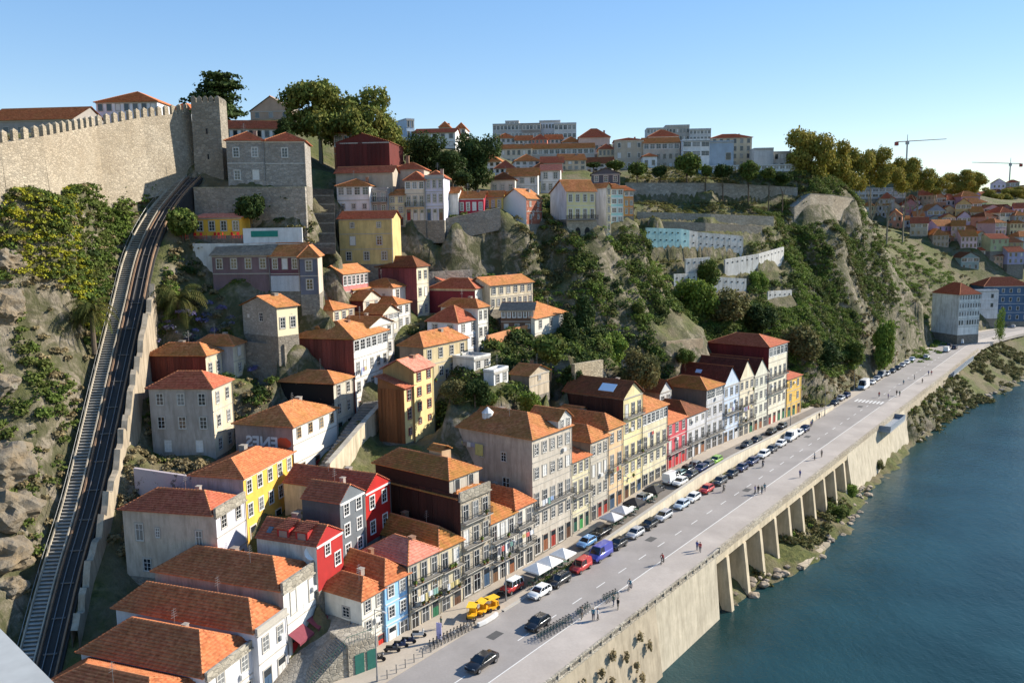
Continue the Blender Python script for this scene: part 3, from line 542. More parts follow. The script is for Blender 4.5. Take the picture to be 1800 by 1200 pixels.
 dict(id='N5',x=11.39,y=150,a=36,w=6.22,d=8,z0=14,ze=26.78,n='hillside_house',lb='low yard house with weathered roof below the dark clad wall',rf='gv',rh=1.6,rc='old',wc=(0.5,0.44,0.36),fl=[],di=0.5),
 dict(id='N6',x=-34.34,y=146,a=20,w=5.64,d=3.53,z0=39,ze=44.99,n='hillside_house',lb='low cottage with orange roof beside the rusty metal wall',rf='hip',rh=1.4,rc='old',wc=(0.6,0.52,0.38),sc=(0.3,0.26,0.22),fl=['win:2','win:2'],di=0.5),
 dict(id='N9',x=-24.11,y=168,a=22,w=7.65,d=8,z0=44,ze=50.34,n='hillside_house',lb='ochre roofed white house below the mauve sheet walls',rf='hip',rh=1.5,rc='old',wc=(0.7,0.67,0.6),fl=['win:2','win:2'],di=0.3),
 dict(id='N10',x=-31.26,y=163,a=20,w=6.76,d=8,z0=46,ze=50.25,n='hillside_house',lb='cream house with low weathered roof behind the pink veranda house',rf='gu',rh=1.4,rc='old',wc=(0.62,0.53,0.4),sc=(0.3,0.1,0.09),fl=['win:2','win:3'],di=0.4),
 dict(id='M23',x=-36.12,y=176,a=95,w=11.44,d=8,z0=54.78,ze=64.34,n='hillside_house',lb='ochre yellow house with plain front and two small windows beside the dark stairs',rf='gu',rh=1.6,rc='red',wc=(0.6,0.46,0.2),fl=['win:3','win:2','small:2'],di=0.45),
 dict(id='U1',x=-38.23,y=186,a=95,w=7.31,d=8,z0=65.35,ze=71.7,n='hillside_house',lb='white house with enclosed balcony and small hip roof above the yellow one',rf='hip',rh=1.6,rc='old',wc=(0.74,0.74,0.73),fl=['small:3','band:4'],di=0.2),
 dict(id='U2',x=-31.14,y=187,a=95,w=3.99,d=7,z0=65.25,ze=70.76,n='hillside_house',lb='modern grey house with two tall dark windows',rf='flat',rh=0.5,wc=(0.36,0.345,0.33),fl=['win:2','bal:2'],di=0.1),
 dict(id='U3',x=-27.27,y=188,a=95,w=3.75,d=7,z0=62.8,ze=69.62,n='hillside_house',lb='butter yellow narrow house with wall laundry on its front',rf='gu',rh=1.3,rc='old',wc=(0.76,0.66,0.38),fl=['door:2','win:2','win:2'],di=0.15),
 dict(id='U4',x=-23.47,y=188,a=95,w=4.51,d=9,z0=63.89,ze=72.82,n='hillside_house',lb='tall cream house with red loggia beneath its red hip roof',rf='hip',rh=2,rc='red',wc=(0.72,0.63,0.48),fl=['door:3','bal:3','band:3'],di=0.2),
 dict(id='U5',x=-18.87,y=188,a=95,w=4.11,d=9,z0=63.81,ze=73.37,n='hillside_house',lb='tall lilac tiled house with white parapet beside the red loggia',rf='hip',rh=1.6,rc='red',wc=(0.6,0.59,0.68),fl=['door:3','win:3','win:3'],di=0.1,par=0.5),
 dict(id='barn',x=-40.32,y=197,a=95,w=12.65,d=15,z0=75.81,ze=82.17,n='barn',lb='big rust red sheet-clad gabled hall above the orange roofs',rf='gv',rh=2,rc='brown',wc=(0.13,0.025,0.02),fl=[],clad=[('f',0,6.4,(0.11,0.022,0.018),12)],cat='hall',ov=0.2),
 dict(id='bk',x=-43.86,y=212,a=95,w=12.41,d=9,z0=76,ze=85.94,n='hillside_house',lb='orange house with bay windows behind the rust red hall',rf='hip',rh=2,rc='old',wc=(0.5,0.18,0.08),fl=['win:4','band:5'],di=0.2),
 dict(id='X1',x=-39.4,y=191,a=96,w=13.16,d=6,z0=68,ze=74.75,n='hillside_house',lb='long roof of old red tiles directly below the rust red hall',rf='gu',rh=1.6,rc='red',wc=(0.45,0.38,0.3),fl=[],di=0.4),
 dict(id='X2',x=-27.16,y=196,a=95,w=7.37,d=7,z0=70,ze=75.79,n='hillside_house',lb='red roofed house with brick chimney behind the lilac house',rf='hip',rh=1.7,rc='red',wc=(0.5,0.42,0.34),fl=[],di=0.4,ch=[(3,3,8.5,0.7)]),
 dict(id='TW1',x=-55.13,y=165,a=83,w=7.11,d=10,z0=70.94,ze=79.65,n='twin_stone_house',lb='grey granite house with four pale blocked windows, one of an attached pair',rf='hip',rh=2,rc='red',fm=stone((.36,.34,.31),1.3),fl=['win:2','win:2'],su=(0.52,0.5,0.46),det=True),
 dict(id='TW2',x=-48.06,y=166,a=83,w=7.8,d=10,z0=70.88,ze=79.54,n='twin_stone_house',lb='grey granite house with a single painted arch window, other half of the pair',rf='hip',rh=2,rc='red',fm=stone((.35,.325,.29),1.3),fl=['none','win:1'],su=(0.52,0.5,0.46)),
 dict(id='RS',x=-59.81,y=158,a=95,w=9.33,d=6,z0=61.33,ze=64.74,n='restaurant',lb='yellow restaurant pavilion with flat pink sheet roof on the terrace',rf='mono',rh=1,rc='pink',wc=(0.7,0.42,0.06),fl=['win:4'],di=0.1,cat='restaurant'),
 dict(id='red1',x=-11.97,y=196,a=95,w=5.89,d=8,z0=65.09,ze=68.9,n='hillside_house',lb='single-storey crimson house with white window frames on the cliff wall',rf='gu',rh=1.7,rc='old',wc=(0.4,0.035,0.06),fl=['win:4'],su=(0.6,0.58,0.55),di=0.1),
 dict(id='wht1',x=-15.32,y=195,a=95,w=3.33,d=8,z0=65.13,ze=70.09,n='hillside_house',lb='whitewashed gable wall left of the crimson house',rf='gu',rh=1.5,rc='old',wc=(0.68,0.66,0.6),fl=[],di=0.4),
 dict(id='yel1',x=-6.24,y=200,a=95,w=4.5,d=8,z0=65.86,ze=69.22,n='hillside_house',lb='small ochre yellow house right of the crimson one',rf='gu',rh=1.6,rc='old',wc=(0.66,0.46,0.12),fl=['win:3'],di=0.2),
 dict(id='peel',x=3.91,y=199,a=30,w=7.81,d=6.42,z0=62.74,ze=68.76,n='hillside_house',lb='peeling white and brick-red house standing on the cliff edge',rf='gu',rh=2.4,rc='old',fm=peeling((.62,.55,.50),(.30,.10,.06),-.25),sm=peeling((.66,.66,.66),(.36,.33,.3),.75),fl=['small:2','small:2']),
 dict(id='pale',x=13.85,y=204,a=72,w=7.67,d=11.25,z0=63.71,ze=70.41,n='hillside_house',lb='pale yellow house with balcony on a tall stone base with arched openings',rf='gu',rh=3,rc='old',wc=(0.76,0.68,0.36),sc=(0.66,0.66,0.68),fl=['bal:4','win:4'],su=(0.66,0.64,0.58),di=0.1,be=14,ry=0.35),
 dict(id='slab',x=24.68,y=214,a=60,w=1.44,d=10.05,z0=58.13,ze=71.67,n='hillside_house',lb='tall narrow white gabled house with a blank side above the cliff',rf='gv',rh=1.2,rc='old',wc=(0.66,0.58,0.36),sc=(0.6,0.58,0.55),fl=['win:1','win:1','win:1','win:1','win:1','win:1'],di=0.2),
 dict(id='turq',x=26.2,y=217,a=70,w=3.62,d=10,z0=62.32,ze=71.49,n='hillside_house',lb='slim turquoise house with stacked glazed balconies on the cliff edge',rf='gu',rh=1.5,rc='old',wc=(0.4,0.66,0.62),fl=['band:2','band:2','band:2','band:2'],su=(0.7,0.7,0.68),di=0.1),
 dict(id='oran',x=29.86,y=219,a=70,w=2.84,d=10,z0=64.48,ze=71.09,n='hillside_house',lb='slim orange house with veranda at the end of the cliff row',rf='gu',rh=1.4,rc='new',wc=(0.72,0.3,0.08),fl=['win:2','win:2','band:2'],di=0.15),
 dict(id='gry1',x=22.09,y=226,a=95,w=7.58,d=12,z0=70.01,ze=75.88,n='hillside_house',lb='dark slate house with pale gable frames behind the turquoise house',rf='gv',rh=1.6,rc='grey',wc=(0.1,0.105,0.12),fl=['win:3','win:3'],di=0.1),
 dict(id='wg1',x=-0.84,y=228,a=95,w=8.49,d=10,z0=70.44,ze=75.75,n='hillside_house',lb='white house with grey gable side and orange roof behind the cliff row',rf='gu',rh=2.4,rc='old',wc=(0.68,0.67,0.64),fl=['win:3','win:3'],di=0.15),
 dict(id='wg2',x=8.72,y=236,a=95,w=5.57,d=10,z0=71.37,ze=77.65,n='hillside_house',lb='white cottage with pinkish gable and sandy roof behind the cliff row',rf='gu',rh=2,rc='pink',wc=(0.64,0.62,0.6),fl=['win:3','win:2'],di=0.15),
 dict(id='rr1',x=-5.04,y=222,a=95,w=6.48,d=9,z0=70.28,ze=74.57,n='hillside_house',lb='brown roofed low house beside the dark evergreen',rf='hip',rh=2,rc='brown',wc=(0.62,0.58,0.5),fl=['win:3'],di=0.3),
 dict(id='rr2',x=-1.7,y=208,a=95,w=6.52,d=10,z0=66,ze=69.01,n='hillside_house',lb='long orange roofed shed behind the peeling house',rf='gu',rh=2,rc='old',wc=(0.55,0.5,0.44),fl=[],di=0.3),
 dict(id='f1',x=-112.52,y=182,a=94,w=19.99,d=14,z0=81.92,ze=86.31,n='town_building',lb='long church-like hall with orange roof behind the battlements',cat='building',be=8,rf='gu',rh=3.4,rc='new',wc=(0.34,0.31,0.28),fl=['win:6'],di=0.2,det=False,courses=False),
 dict(id='f2',x=-94.88,y=196,a=90,w=14.11,d=16,z0=86.64,ze=91.99,n='town_building',lb='white school-like building with red twin roofs behind the wall',cat='building',be=8,rf='hip',rh=3.2,rc='new',wc=(0.72,0.73,0.76),fl=['none','win:7'],di=0.2,det=False,courses=False),
 dict(id='f3',x=-81.33,y=205,a=94,w=5.07,d=12,z0=88.43,ze=91.23,n='town_building',lb='low white annex with orange roof beside the square tower',cat='building',be=8,rf='hip',rh=2,rc='new',wc=(0.74,0.73,0.7),fl=['win:3'],di=0.2,det=False,courses=False),
 dict(id='f4',x=-75.83,y=250,a=94,w=12.28,d=20,z0=94.36,ze=96.96,n='town_building',lb='old theatre front with a shallow stone pediment and dark arch',cat='building',be=8,rf='gv',rh=4.2,rc='grey',wc=(0.42,0.3,0.22),fl=['win:3'],di=0.2,det=False,courses=False),
 dict(id='f5',x=-69.01,y=205,a=80,w=13.04,d=12,z0=84.08,ze=86.76,n='town_building',lb='long white building with red roof behind the granite pair',cat='building',be=8,rf='gu',rh=2.6,rc='red',wc=(0.76,0.75,0.72),fl=['win:7'],di=0.2,det=False,courses=False),
 dict(id='f6',x=-31.92,y=265,a=60,w=2.7,d=12,z0=80.23,ze=95.9,n='town_building',lb='slim pale blue glass block behind the plane tree',cat='building',be=8,rf='flat',rh=0.4,wc=(0.45,0.55,0.66),fl=['win:2','win:2','win:2','win:2','win:2'],di=0.2,det=False,courses=False),
 dict(id='f7',x=-29.24,y=262,a=94,w=12.75,d=12,z0=86.56,ze=91.37,n='town_building',lb='white building with flat red roof left of the dark evergreens',cat='building',be=8,rf='gu',rh=1.8,rc='red',wc=(0.74,0.74,0.72),fl=['win:5','win:5'],di=0.2,det=False,courses=False),
 dict(id='f8',x=-27.02,y=330,a=94,w=4.01,d=12,z0=97.55,ze=101.01,n='town_building',lb='little tower house with orange pyramid roof on the skyline',cat='building',be=8,rf='hip',rh=2.4,rc='new',wc=(0.5,0.5,0.5),fl=['win:2'],di=0.2,det=False,courses=False),
 dict(id='f8b',x=-20.7,y=335,a=94,w=3.62,d=12,z0=97.99,ze=101.06,n='town_building',lb='second little house with orange pyramid roof on the skyline',cat='building',be=8,rf='hip',rh=2.4,rc='new',wc=(0.6,0.55,0.5),fl=['win:2'],di=0.2,det=False,courses=False),
 dict(id='a1',x=-8.08,y=430,a=94,w=15.01,d=12,z0=101.69,ze=113.53,n='town_building',lb='grey apartment block with balcony bands on the skyline',cat='building',be=8,rf='flat',rh=0.6,wc=(0.42,0.42,0.42),fl=['band:8','band:8','band:8'],di=0.2,det=False,courses=False),
 dict(id='a2',x=-1.73,y=436,a=94,w=7.02,d=12,z0=113.59,ze=115.86,n='town_building',lb='penthouse box set back on the apartment blocks',cat='building',be=8,rf='flat',rh=0.5,wc=(0.5,0.52,0.54),fl=['band:3'],di=0.2,det=False,courses=False),
 dict(id='a3',x=6.88,y=428,a=94,w=9.18,d=12,z0=101.28,ze=113.35,n='town_building',lb='brown apartment block with white balconies on the skyline',cat='building',be=8,rf='flat',rh=0.6,wc=(0.3,0.26,0.23),fl=['band:5','band:5','band:5'],di=0.2,det=False,courses=False),
 dict(id='a4',x=15.65,y=432,a=94,w=10.69,d=12,z0=101.51,ze=115.1,n='town_building',lb='white apartment block with square windows on the skyline',cat='building',be=8,rf='flat',rh=0.6,wc=(0.62,0.63,0.65),fl=['win:7','win:7','win:7'],di=0.2,det=False,courses=False),
 dict(id='a5',x=22.85,y=426,a=94,w=11.11,d=12,z0=100.85,ze=112.86,n='town_building',lb='pale apartment block with dark recessed balconies at the end of the skyline row',cat='building',be=8,rf='flat',rh=0.8,wc=(0.55,0.56,0.57),fl=['band:5','band:5','band:5'],di=0.2,det=False,courses=False),
 dict(id='o0',x=-5.72,y=380,a=88,w=8.69,d=12,z0=97.05,ze=101.8,n='town_building',lb='grey gabled house with orange roof under the apartment blocks',cat='building',be=8,rf='hip',rh=2.6,rc='new',wc=(0.6,0.58,0.55),fl=['win:4','win:4'],di=0.2,det=False,courses=False),
 dict(id='o1',x=2.67,y=376,a=94,w=7.59,d=12,z0=96.56,ze=100.26,n='town_building',lb='white house with orange roof under the apartment blocks',cat='building',be=8,rf='gu',rh=2.6,rc='new',wc=(0.7,0.68,0.64),fl=['win:4','win:4'],di=0.2,det=False,courses=False),
 dict(id='o2',x=9.89,y=372,a=100,w=7.05,d=12,z0=96.08,ze=99.99,n='town_building',lb='brick red gabled house under the apartment blocks',cat='building',be=8,rf='hip',rh=2.6,rc='red',wc=(0.56,0.2,0.14),fl=['win:4','win:4'],di=0.2,det=False,courses=False),
 dict(id='o3',x=16.48,y=374,a=88,w=7.56,d=12,z0=96.16,ze=100.34,n='town_building',lb='cream house with sandy orange roof under the apartment blocks',cat='building',be=8,rf='gu',rh=2.6,rc='new',wc=(0.66,0.6,0.52),fl=['win:4','win:4'],di=0.2,det=False,courses=False),
 dict(id='o4',x=23.26,y=370,a=94,w=7.94,d=12,z0=94.71,ze=98.61,n='town_building',lb='grey stone house with old roof under the apartment blocks',cat='building',be=8,rf='hip',rh=2.6,rc='old',wc=(0.5,0.48,0.45),fl=['win:4','win:4'],di=0.2,det=False,courses=False),
 dict(id='l1',x=-3.41,y=345,a=94,w=12.78,d=12,z0=86.96,ze=93.8,n='town_building',lb='cream two-storey terrace with orange roof and laundry',cat='building',be=8,rf='gu',rh=2.2,rc='old',wc=(0.62,0.56,0.46),fl=['win:6','win:6'],di=0.2,det=False,courses=False),
 dict(id='l2',x=9.39,y=346,a=94,w=25.51,d=12,z0=86.84,ze=93.69,n='town_building',lb='long grey terrace with balconies and a yellow awning',cat='building',be=8,rf='gu',rh=2.4,rc='old',wc=(0.46,0.42,0.37),fl=['win:11','band:11'],di=0.2,det=False,courses=False),
 dict(id='l3',x=29.83,y=362,a=94,w=13.3,d=12,z0=92.46,ze=99.61,n='town_building',lb='big house with bright red mansard roof on the skyline',cat='building',be=8,rf='hip',rh=4.2,rc='red',wc=(0.5,0.44,0.38),fl=['win:6'],di=0.2,det=False,courses=False),
 dict(id='l4',x=36.43,y=344,a=94,w=6.45,d=12,z0=86.28,ze=93.09,n='town_building',lb='tan house with small windows and dark red band',cat='building',be=8,rf='hip',rh=2.2,rc='red',wc=(0.58,0.48,0.33),fl=['win:4','win:4'],di=0.2,det=False,courses=False),
 dict(id='l5',x=42.41,y=340,a=94,w=11.79,d=12,z0=84.09,ze=95.99,n='town_building',lb='tan three-storey apartment house with white window frames',cat='building',be=8,rf='hip',rh=1.4,rc='red',wc=(0.5,0.42,0.32),fl=['win:3','win:3','win:3'],su=(0.66,0.65,0.62),di=0.2,det=False,courses=False),
 dict(id='l6',x=53.77,y=338,a=94,w=14.39,d=12,z0=83.78,ze=94.5,n='town_building',lb='long grey-beige house with several orange roofs',cat='building',be=8,rf='gu',rh=2.6,rc='old',wc=(0.52,0.46,0.38),fl=['win:6','win:6','band:6'],di=0.2,det=False,courses=False),
 dict(id='l7',x=52.3,y=330,a=94,w=5.51,d=12,z0=84.14,ze=88.73,n='town_building',lb='little white house with orange roof in front of the beige one',cat='building',be=8,rf='hip',rh=1.3,rc='new',wc=(0.74,0.73,0.71),fl=['win:2'],di=0.2,det=False,courses=False),
 dict(id='l8',x=58.1,y=352,a=94,w=12.16,d=12,z0=95.35,ze=98.59,n='town_building',lb='house with wide red hip roof above the beige one',cat='building',be=8,rf='hip',rh=3.2,rc='red',wc=(0.7,0.69,0.64),fl=['win:5'],di=0.2,det=False,courses=False),
 dict(id='a6',x=73.35,y=450,a=94,w=10.46,d=12,z0=105.83,ze=112.62,n='town_building',lb='grey tower block with stepped top behind the red hip roof',cat='building',be=8,rf='flat',rh=0.6,wc=(0.5,0.52,0.53),fl=['band:6','band:6'],di=0.2,det=False,courses=False),
 dict(id='a7',x=84.24,y=455,a=94,w=12.67,d=12,z0=106.16,ze=113.92,n='town_building',lb='brown-grey apartment slab behind the red hip roof',cat='building',be=8,rf='flat',rh=1.2,wc=(0.42,0.4,0.37),fl=['win:7','win:7'],di=0.2,det=False,courses=False),
 dict(id='a8',x=96.45,y=452,a=94,w=11.38,d=12,z0=105.67,ze=111.9,n='town_building',lb='pale grey apartment slab right of the brown one',cat='building',be=8,rf='flat',rh=0.8,wc=(0.52,0.53,0.54),fl=['band:6','band:6'],di=0.2,det=False,courses=False),
 dict(id='l9',x=68.22,y=332,a=94,w=10.57,d=12,z0=84.04,ze=94.56,n='town_building',lb='modern white building with large bands of windows',cat='building',be=8,rf='flat',rh=0.7,wc=(0.7,0.7,0.69),fl=['none','band:3','band:3'],su=(0.2,0.2,0.2),di=0.2,det=False,courses=False),
 dict(id='l10',x=78.71,y=331,a=94,w=9.21,d=12,z0=83.81,ze=93.86,n='town_building',lb='blank blue-grey panel facade with one dark window',cat='building',be=8,rf='flat',rh=0.5,wc=(0.33,0.4,0.47),fl=[],sw=[('f',7.2,3.2,1.8,2.6,2)],di=0.2,det=False,courses=False),
 dict(id='l11',x=81.28,y=340,a=94,w=16.18,d=12,z0=84.39,ze=96.28,n='town_building',lb='tan corner apartment house with red roof behind the panel facade',cat='building',be=8,rf='hip',rh=2,rc='red',wc=(0.55,0.46,0.33),fl=['win:6','win:6','win:6','win:6'],di=0.2,det=False,courses=False),
 dict(id='l12',x=95.86,y=330,a=94,w=7.42,d=12,z0=82.6,ze=90.89,n='town_building',lb='grey and white box-shaped hall right of the tan corner house',cat='building',be=8,rf='flat',rh=0.4,wc=(0.56,0.55,0.53),fl=['none'],di=0.2,det=False,courses=False),
 dict(id='l13',x=104.09,y=332,a=94,w=6.58,d=12,z0=82.6,ze=89.63,n='town_building',lb='white box building with dark slit windows beside the plane trees',cat='building',be=8,rf='flat',rh=0.4,wc=(0.64,0.61,0.56),fl=['win:3','win:3'],di=0.2,det=False,courses=False),
 dict(id='l14',x=73.24,y=322,a=94,w=36.22,d=6,z0=81.56,ze=83.91,n='town_building',lb='long low white canopy building behind the promenade trees',cat='building',be=8,rf='flat',rh=0.3,wc=(0.7,0.69,0.66),fl=['band:16'],di=0.2,det=False,courses=False),
 dict(id='l15',x=247.7,y=520,a=94,w=7.5,d=12,z0=88.82,ze=94.35,n='town_building',lb='white house with dark red roof below the tower crane',cat='building',be=8,rf='hip',rh=2.6,rc='brown',wc=(0.72,0.71,0.68),fl=['win:3'],di=0.2,det=False,courses=False),
 dict(id='l16',x=246.16,y=540,a=94,w=11.33,d=12,z0=93.61,ze=97.91,n='town_building',lb='dark red roofed block below the tower crane',cat='building',be=8,rf='hip',rh=2.8,rc='brown',wc=(0.4,0.32,0.27),fl=['win:4'],di=0.2,det=False,courses=False),
 dict(id='l17',x=267.35,y=560,a=94,w=29.39,d=12,z0=75.16,ze=84.91,n='town_building',lb='white colonnaded block glimpsed under the far plane trees',cat='building',be=8,rf='flat',rh=0.6,wc=(0.58,0.58,0.58),fl=['band:7','band:7','band:7'],di=0.2,det=False,courses=False),
 dict(id='l18',x=208.23,y=500,a=94,w=27,d=12,z0=75.57,ze=81.59,n='town_building',lb='grey arcaded block glimpsed between plane tree trunks',cat='building',be=8,rf='flat',rh=0.5,wc=(0.45,0.44,0.43),fl=['band:7','band:7'],di=0.2,det=False,courses=False),
 dict(id='b0',x=2.02,y=300,a=86,w=9.15,d=12,z0=82.04,ze=85.42,n='town_building',lb='white house with weathered roof on the brow below the grey terrace',cat='building',be=8,rf='hip',rh=2.6,rc='old',wc=(0.66,0.64,0.6),fl=['win:4','win:4'],di=0.2,det=False,courses=False),
 dict(id='b1',x=10.74,y=290,a=94,w=7.81,d=12,z0=80.66,ze=83.73,n='town_building',lb='grey house with red roof on the brow below the grey terrace',cat='building',be=8,rf='gu',rh=2.6,rc='red',wc=(0.5,0.46,0.4),fl=['win:4','win:4'],di=0.2,det=False,courses=False),
 dict(id='b2',x=-10.97,y=285,a=102,w=8.27,d=12,z0=80.29,ze=84.07,n='town_building',lb='white house right of the tallest evergreen',cat='building',be=8,rf='hip',rh=2.6,rc='old',wc=(0.7,0.68,0.66),fl=['win:4','win:4'],di=0.2,det=False,courses=False),
 dict(id='b3',x=17.72,y=292,a=86,w=8.94,d=12,z0=81.26,ze=84.74,n='town_building',lb='sandy house on the brow among the ball trees',cat='building',be=8,rf='gu',rh=2.6,rc='old',wc=(0.62,0.5,0.36),fl=['win:4','win:4'],di=0.2,det=False,courses=False),
 dict(id='b4',x=-4.46,y=262,a=94,w=6.2,d=12,z0=76.81,ze=80.29,n='town_building',lb='whitewashed house directly behind the tallest evergreen',cat='building',be=8,rf='hip',rh=2.6,rc='red',wc=(0.72,0.7,0.68),fl=['win:4','win:4'],di=0.2,det=False,courses=False),
 dict(id='b5',x=28.22,y=310,a=102,w=9.38,d=12,z0=81.48,ze=84.77,n='town_building',lb='grey-white house behind the first ball trees',cat='building',be=8,rf='gu',rh=2.6,rc='brown',wc=(0.6,0.57,0.52),fl=['win:4','win:4'],di=0.2,det=False,courses=False),
 dict(id='b6',x=5.98,y=255,a=86,w=7.8,d=12,z0=75.92,ze=78.97,n='town_building',lb='pale house with brown roof behind the white cottage',cat='building',be=8,rf='hip',rh=2.6,rc='brown',wc=(0.7,0.66,0.6),fl=['win:4','win:4'],di=0.2,det=False,courses=False),
 dict(id='r0_0',x=208.34,y=507.74,a=68.904,w=13.38,d=8.94,z0=66.21,ze=73.72,n='town_house',lb='white gabled house with brown roof on the top lane of the far slope',cat='house',be=8,rf='gv',rh=3.048,rc='brown',wc=(0.76,0.723,0.536),fl=['win:4','win:4'],gr='houses on the far slope',di=0.2,det=False,courses=False),
 dict(id='r0_1',x=214.54,y=506.33,a=108.881,w=9.84,d=8.96,z0=68.77,ze=76.25,n='town_house',lb='grey hipped house with brown roof on the top lane of the far slope',cat='house',be=8,rf='hip',rh=2.221,rc='brown',wc=(0.304,0.293,0.35),fl=['win:3','band:3'],gr='houses on the far slope',di=0.2,det=False,courses=False),
 dict(id='r0_2',x=218.62,y=496.03,a=114.855,w=8.47,d=9.74,z0=68.2,ze=75.53,n='town_house',lb='straw hipped house with red roof on the top lane of the far slope',cat='house',be=8,rf='hip',rh=3.594,rc='red',wc=(0.444,0.405,0.378),fl=['win:2','win:3'],gr='houses on the far slope',di=0.2,det=False,courses=False),
 dict(id='r0_3',x=234.42,y=513.4,a=74.159,w=9.03,d=8.39,z0=65.76,ze=73.36,n='town_house',lb='ochre hipped house with weathered roof on the top lane of the far slope',cat='house',be=8,rf='hip',rh=3.63,rc='old',wc=(0.423,0.32,0.184),fl=['win:2','win:3'],gr='houses on the far slope',di=0.2,det=False,courses=False),
 dict(id='r0_4',x=236.47,y=501.58,a=105.461,w=8.52,d=8.34,z0=66.79,ze=74.21,n='town_house',lb='bluish hipped house with brown roof on the top lane of the far slope',cat='house',be=8,rf='hip',rh=3.51,rc='brown',wc=(0.43,0.412,0.507),fl=['win:3','win:3'],gr='houses on the far slope',di=0.2,det=False,courses=False),
 dict(id='r0_5',x=245.32,y=502.59,a=119.49,w=9.39,d=9.18,z0=69.93,ze=77.35,n='town_house',lb='cream long-ridged house with red roof on the top lane of the far slope',cat='house',be=8,rf='gu',rh=3.126,rc='red',wc=(0.374,0.333,0.279),fl=['win:4','win:4'],gr='houses on the far slope',di=0.2,det=False,courses=False),
 dict(id='r0_6',x=252.9,y=500.52,a=82.568,w=8.77,d=10.6,z0=68.18,ze=75.58,n='town_house',lb='terracotta gabled house with weathered roof on the top lane of the far slope',cat='house',be=8,rf='gv',rh=2.941,rc='old',wc=(0.468,0.262,0.16),fl=['win:3','band:3'],gr='houses on the far slope',di=0.2,det=False,courses=False),
 dict(id='r0_7',x=261.97,y=502.12,a=75.939,w=9.67,d=8.47,z0=66.86,ze=74.29,n='town_house',lb='white hipped house with red roof on the top lane of the far slope',cat='house',be=8,rf='hip',rh=3.679,rc='red',wc=(0.672,0.589,0.554),fl=['win:2','win:3'],gr='houses on the far slope',di=0.2,det=False,courses=False),
 dict(id='r0_8',x=268.21,y=497.46,a=85.255,w=11.73,d=9.5,z0=68.78,ze=76.13,n='town_house',lb='grey hipped house with weathered roof on the top lane of the far slope',cat='house',be=8,rf='hip',rh=3.161,rc='old',wc=(0.415,0.257,0.326),fl=['win:4','win:4'],gr='houses on the far slope',di=0.2,det=False,courses=False),
 dict(id='r0_9',x=284.1,y=510.43,a=73.436,w=8.63,d=13.38,z0=65.2,ze=72.75,n='town_house',lb='straw hipped house with mossy roof on the top lane of the far slope',cat='house',be=8,rf='hip',rh=2.735,rc='moss',wc=(0.444,0.566,0.319),fl=['win:2','win:3'],gr='houses on the far slope',di=0.2,det=False,courses=False),
 dict(id='r1_0',x=207.91,y=494.21,a=120.656,w=6.64,d=10.72,z0=64.01,ze=71.33,n='town_house',lb='ochre hipped house with mossy roof on the second lane of the far slope',cat='house',be=8,rf='hip',rh=2.672,rc='moss',wc=(0.455,0.418,0.252),fl=['win:3','win:3'],gr='houses on the far slope',di=0.2,det=False,courses=False),
 dict(id='r1_1',x=216.08,y=495.23,a=118.48,w=7.91,d=13.21,z0=64.28,ze=71.61,n='town_house',lb='bluish long-ridged house with mossy roof on the second lane of the far slope',cat='house',be=8,rf='gu',rh=2.38,rc='moss',wc=(0.497,0.456,0.437),fl=['win:4','win:4'],gr='houses on the far slope',di=0.2,det=False,courses=False),
 dict(id='r1_2',x=223.27,y=494.61,a=103.185,w=8.07,d=12.56,z0=63.11,ze=70.44,n='town_house',lb='cream gabled house with weathered roof on the second lane of the far slope',cat='house',be=8,rf='gv',rh=2.778,rc='old',wc=(0.543,0.47,0.354),fl=['win:3','win:3'],gr='houses on the far slope',di=0.2,det=False,courses=False),
 dict(id='r1_3',x=230.35,y=491.89,a=92.561,w=10.07,d=12.64,z0=64.14,ze=71.42,n='town_house',lb='terracotta gabled house with brown roof on the second lane of the far slope',cat='house',be=8,rf='gv',rh=3.731,rc='brown',wc=(0.417,0.199,0.198),fl=['win:4','win:4'],gr='houses on the far slope',di=0.2,det=False,courses=False),
 dict(id='r1_4',x=237.14,y=491.13,a=88.874,w=8.61,d=13.53,z0=61.46,ze=68.75,n='town_house',lb='white gabled house with brown roof on the second lane of the far slope',cat='house',be=8,rf='gv',rh=2.771,rc='brown',wc=(0.591,0.598,0.724),fl=['win:4','win:4'],gr='houses on the far slope',di=0.2,det=False,courses=False),
 dict(id='r1_5',x=240.43,y=481.55,a=81.84,w=11.7,d=8.47,z0=60.71,ze=67.86,n='town_house',lb='grey gabled house with weathered roof on the second lane of the far slope',cat='house',be=8,rf='gv',rh=3.768,rc='old',wc=(0.301,0.305,0.342),fl=['win:3','band:3'],gr='houses on the far slope',di=0.2,det=False,courses=False),
 dict(id='r1_6',x=253.49,y=490.98,a=106.343,w=8.33,d=8.17,z0=60.65,ze=67.94,n='town_house',lb='straw gabled house with mossy roof on the second lane of the far slope',cat='house',be=8,rf='gv',rh=2.873,rc='moss',wc=(0.54,0.523,0.329),fl=['win:2','win:3'],gr='houses on the far slope',di=0.2,det=False,courses=False),
 dict(id='r1_7',x=257,y=482.25,a=115.941,w=7.98,d=8.66,z0=63.99,ze=71.13,n='town_house',lb='ochre gabled house with weathered roof on the second lane of the far slope',cat='house',be=8,rf='gv',rh=3.35,rc='old',wc=(0.567,0.415,0.184),fl=['win:3','band:3'],gr='houses on the far slope',di=0.2,det=False,courses=False),
 dict(id='r1_8',x=266.53,y=485.32,a=86.945,w=7.4,d=10.1,z0=64.55,ze=71.73,n='town_house',lb='bluish long-ridged house with weathered roof on the second lane of the far slope',cat='house',be=8,rf='gu',rh=3.26,rc='old',wc=(0.35,0.389,0.562),fl=['win:3','band:3'],gr='houses on the far slope',di=0.2,det=False,courses=False),
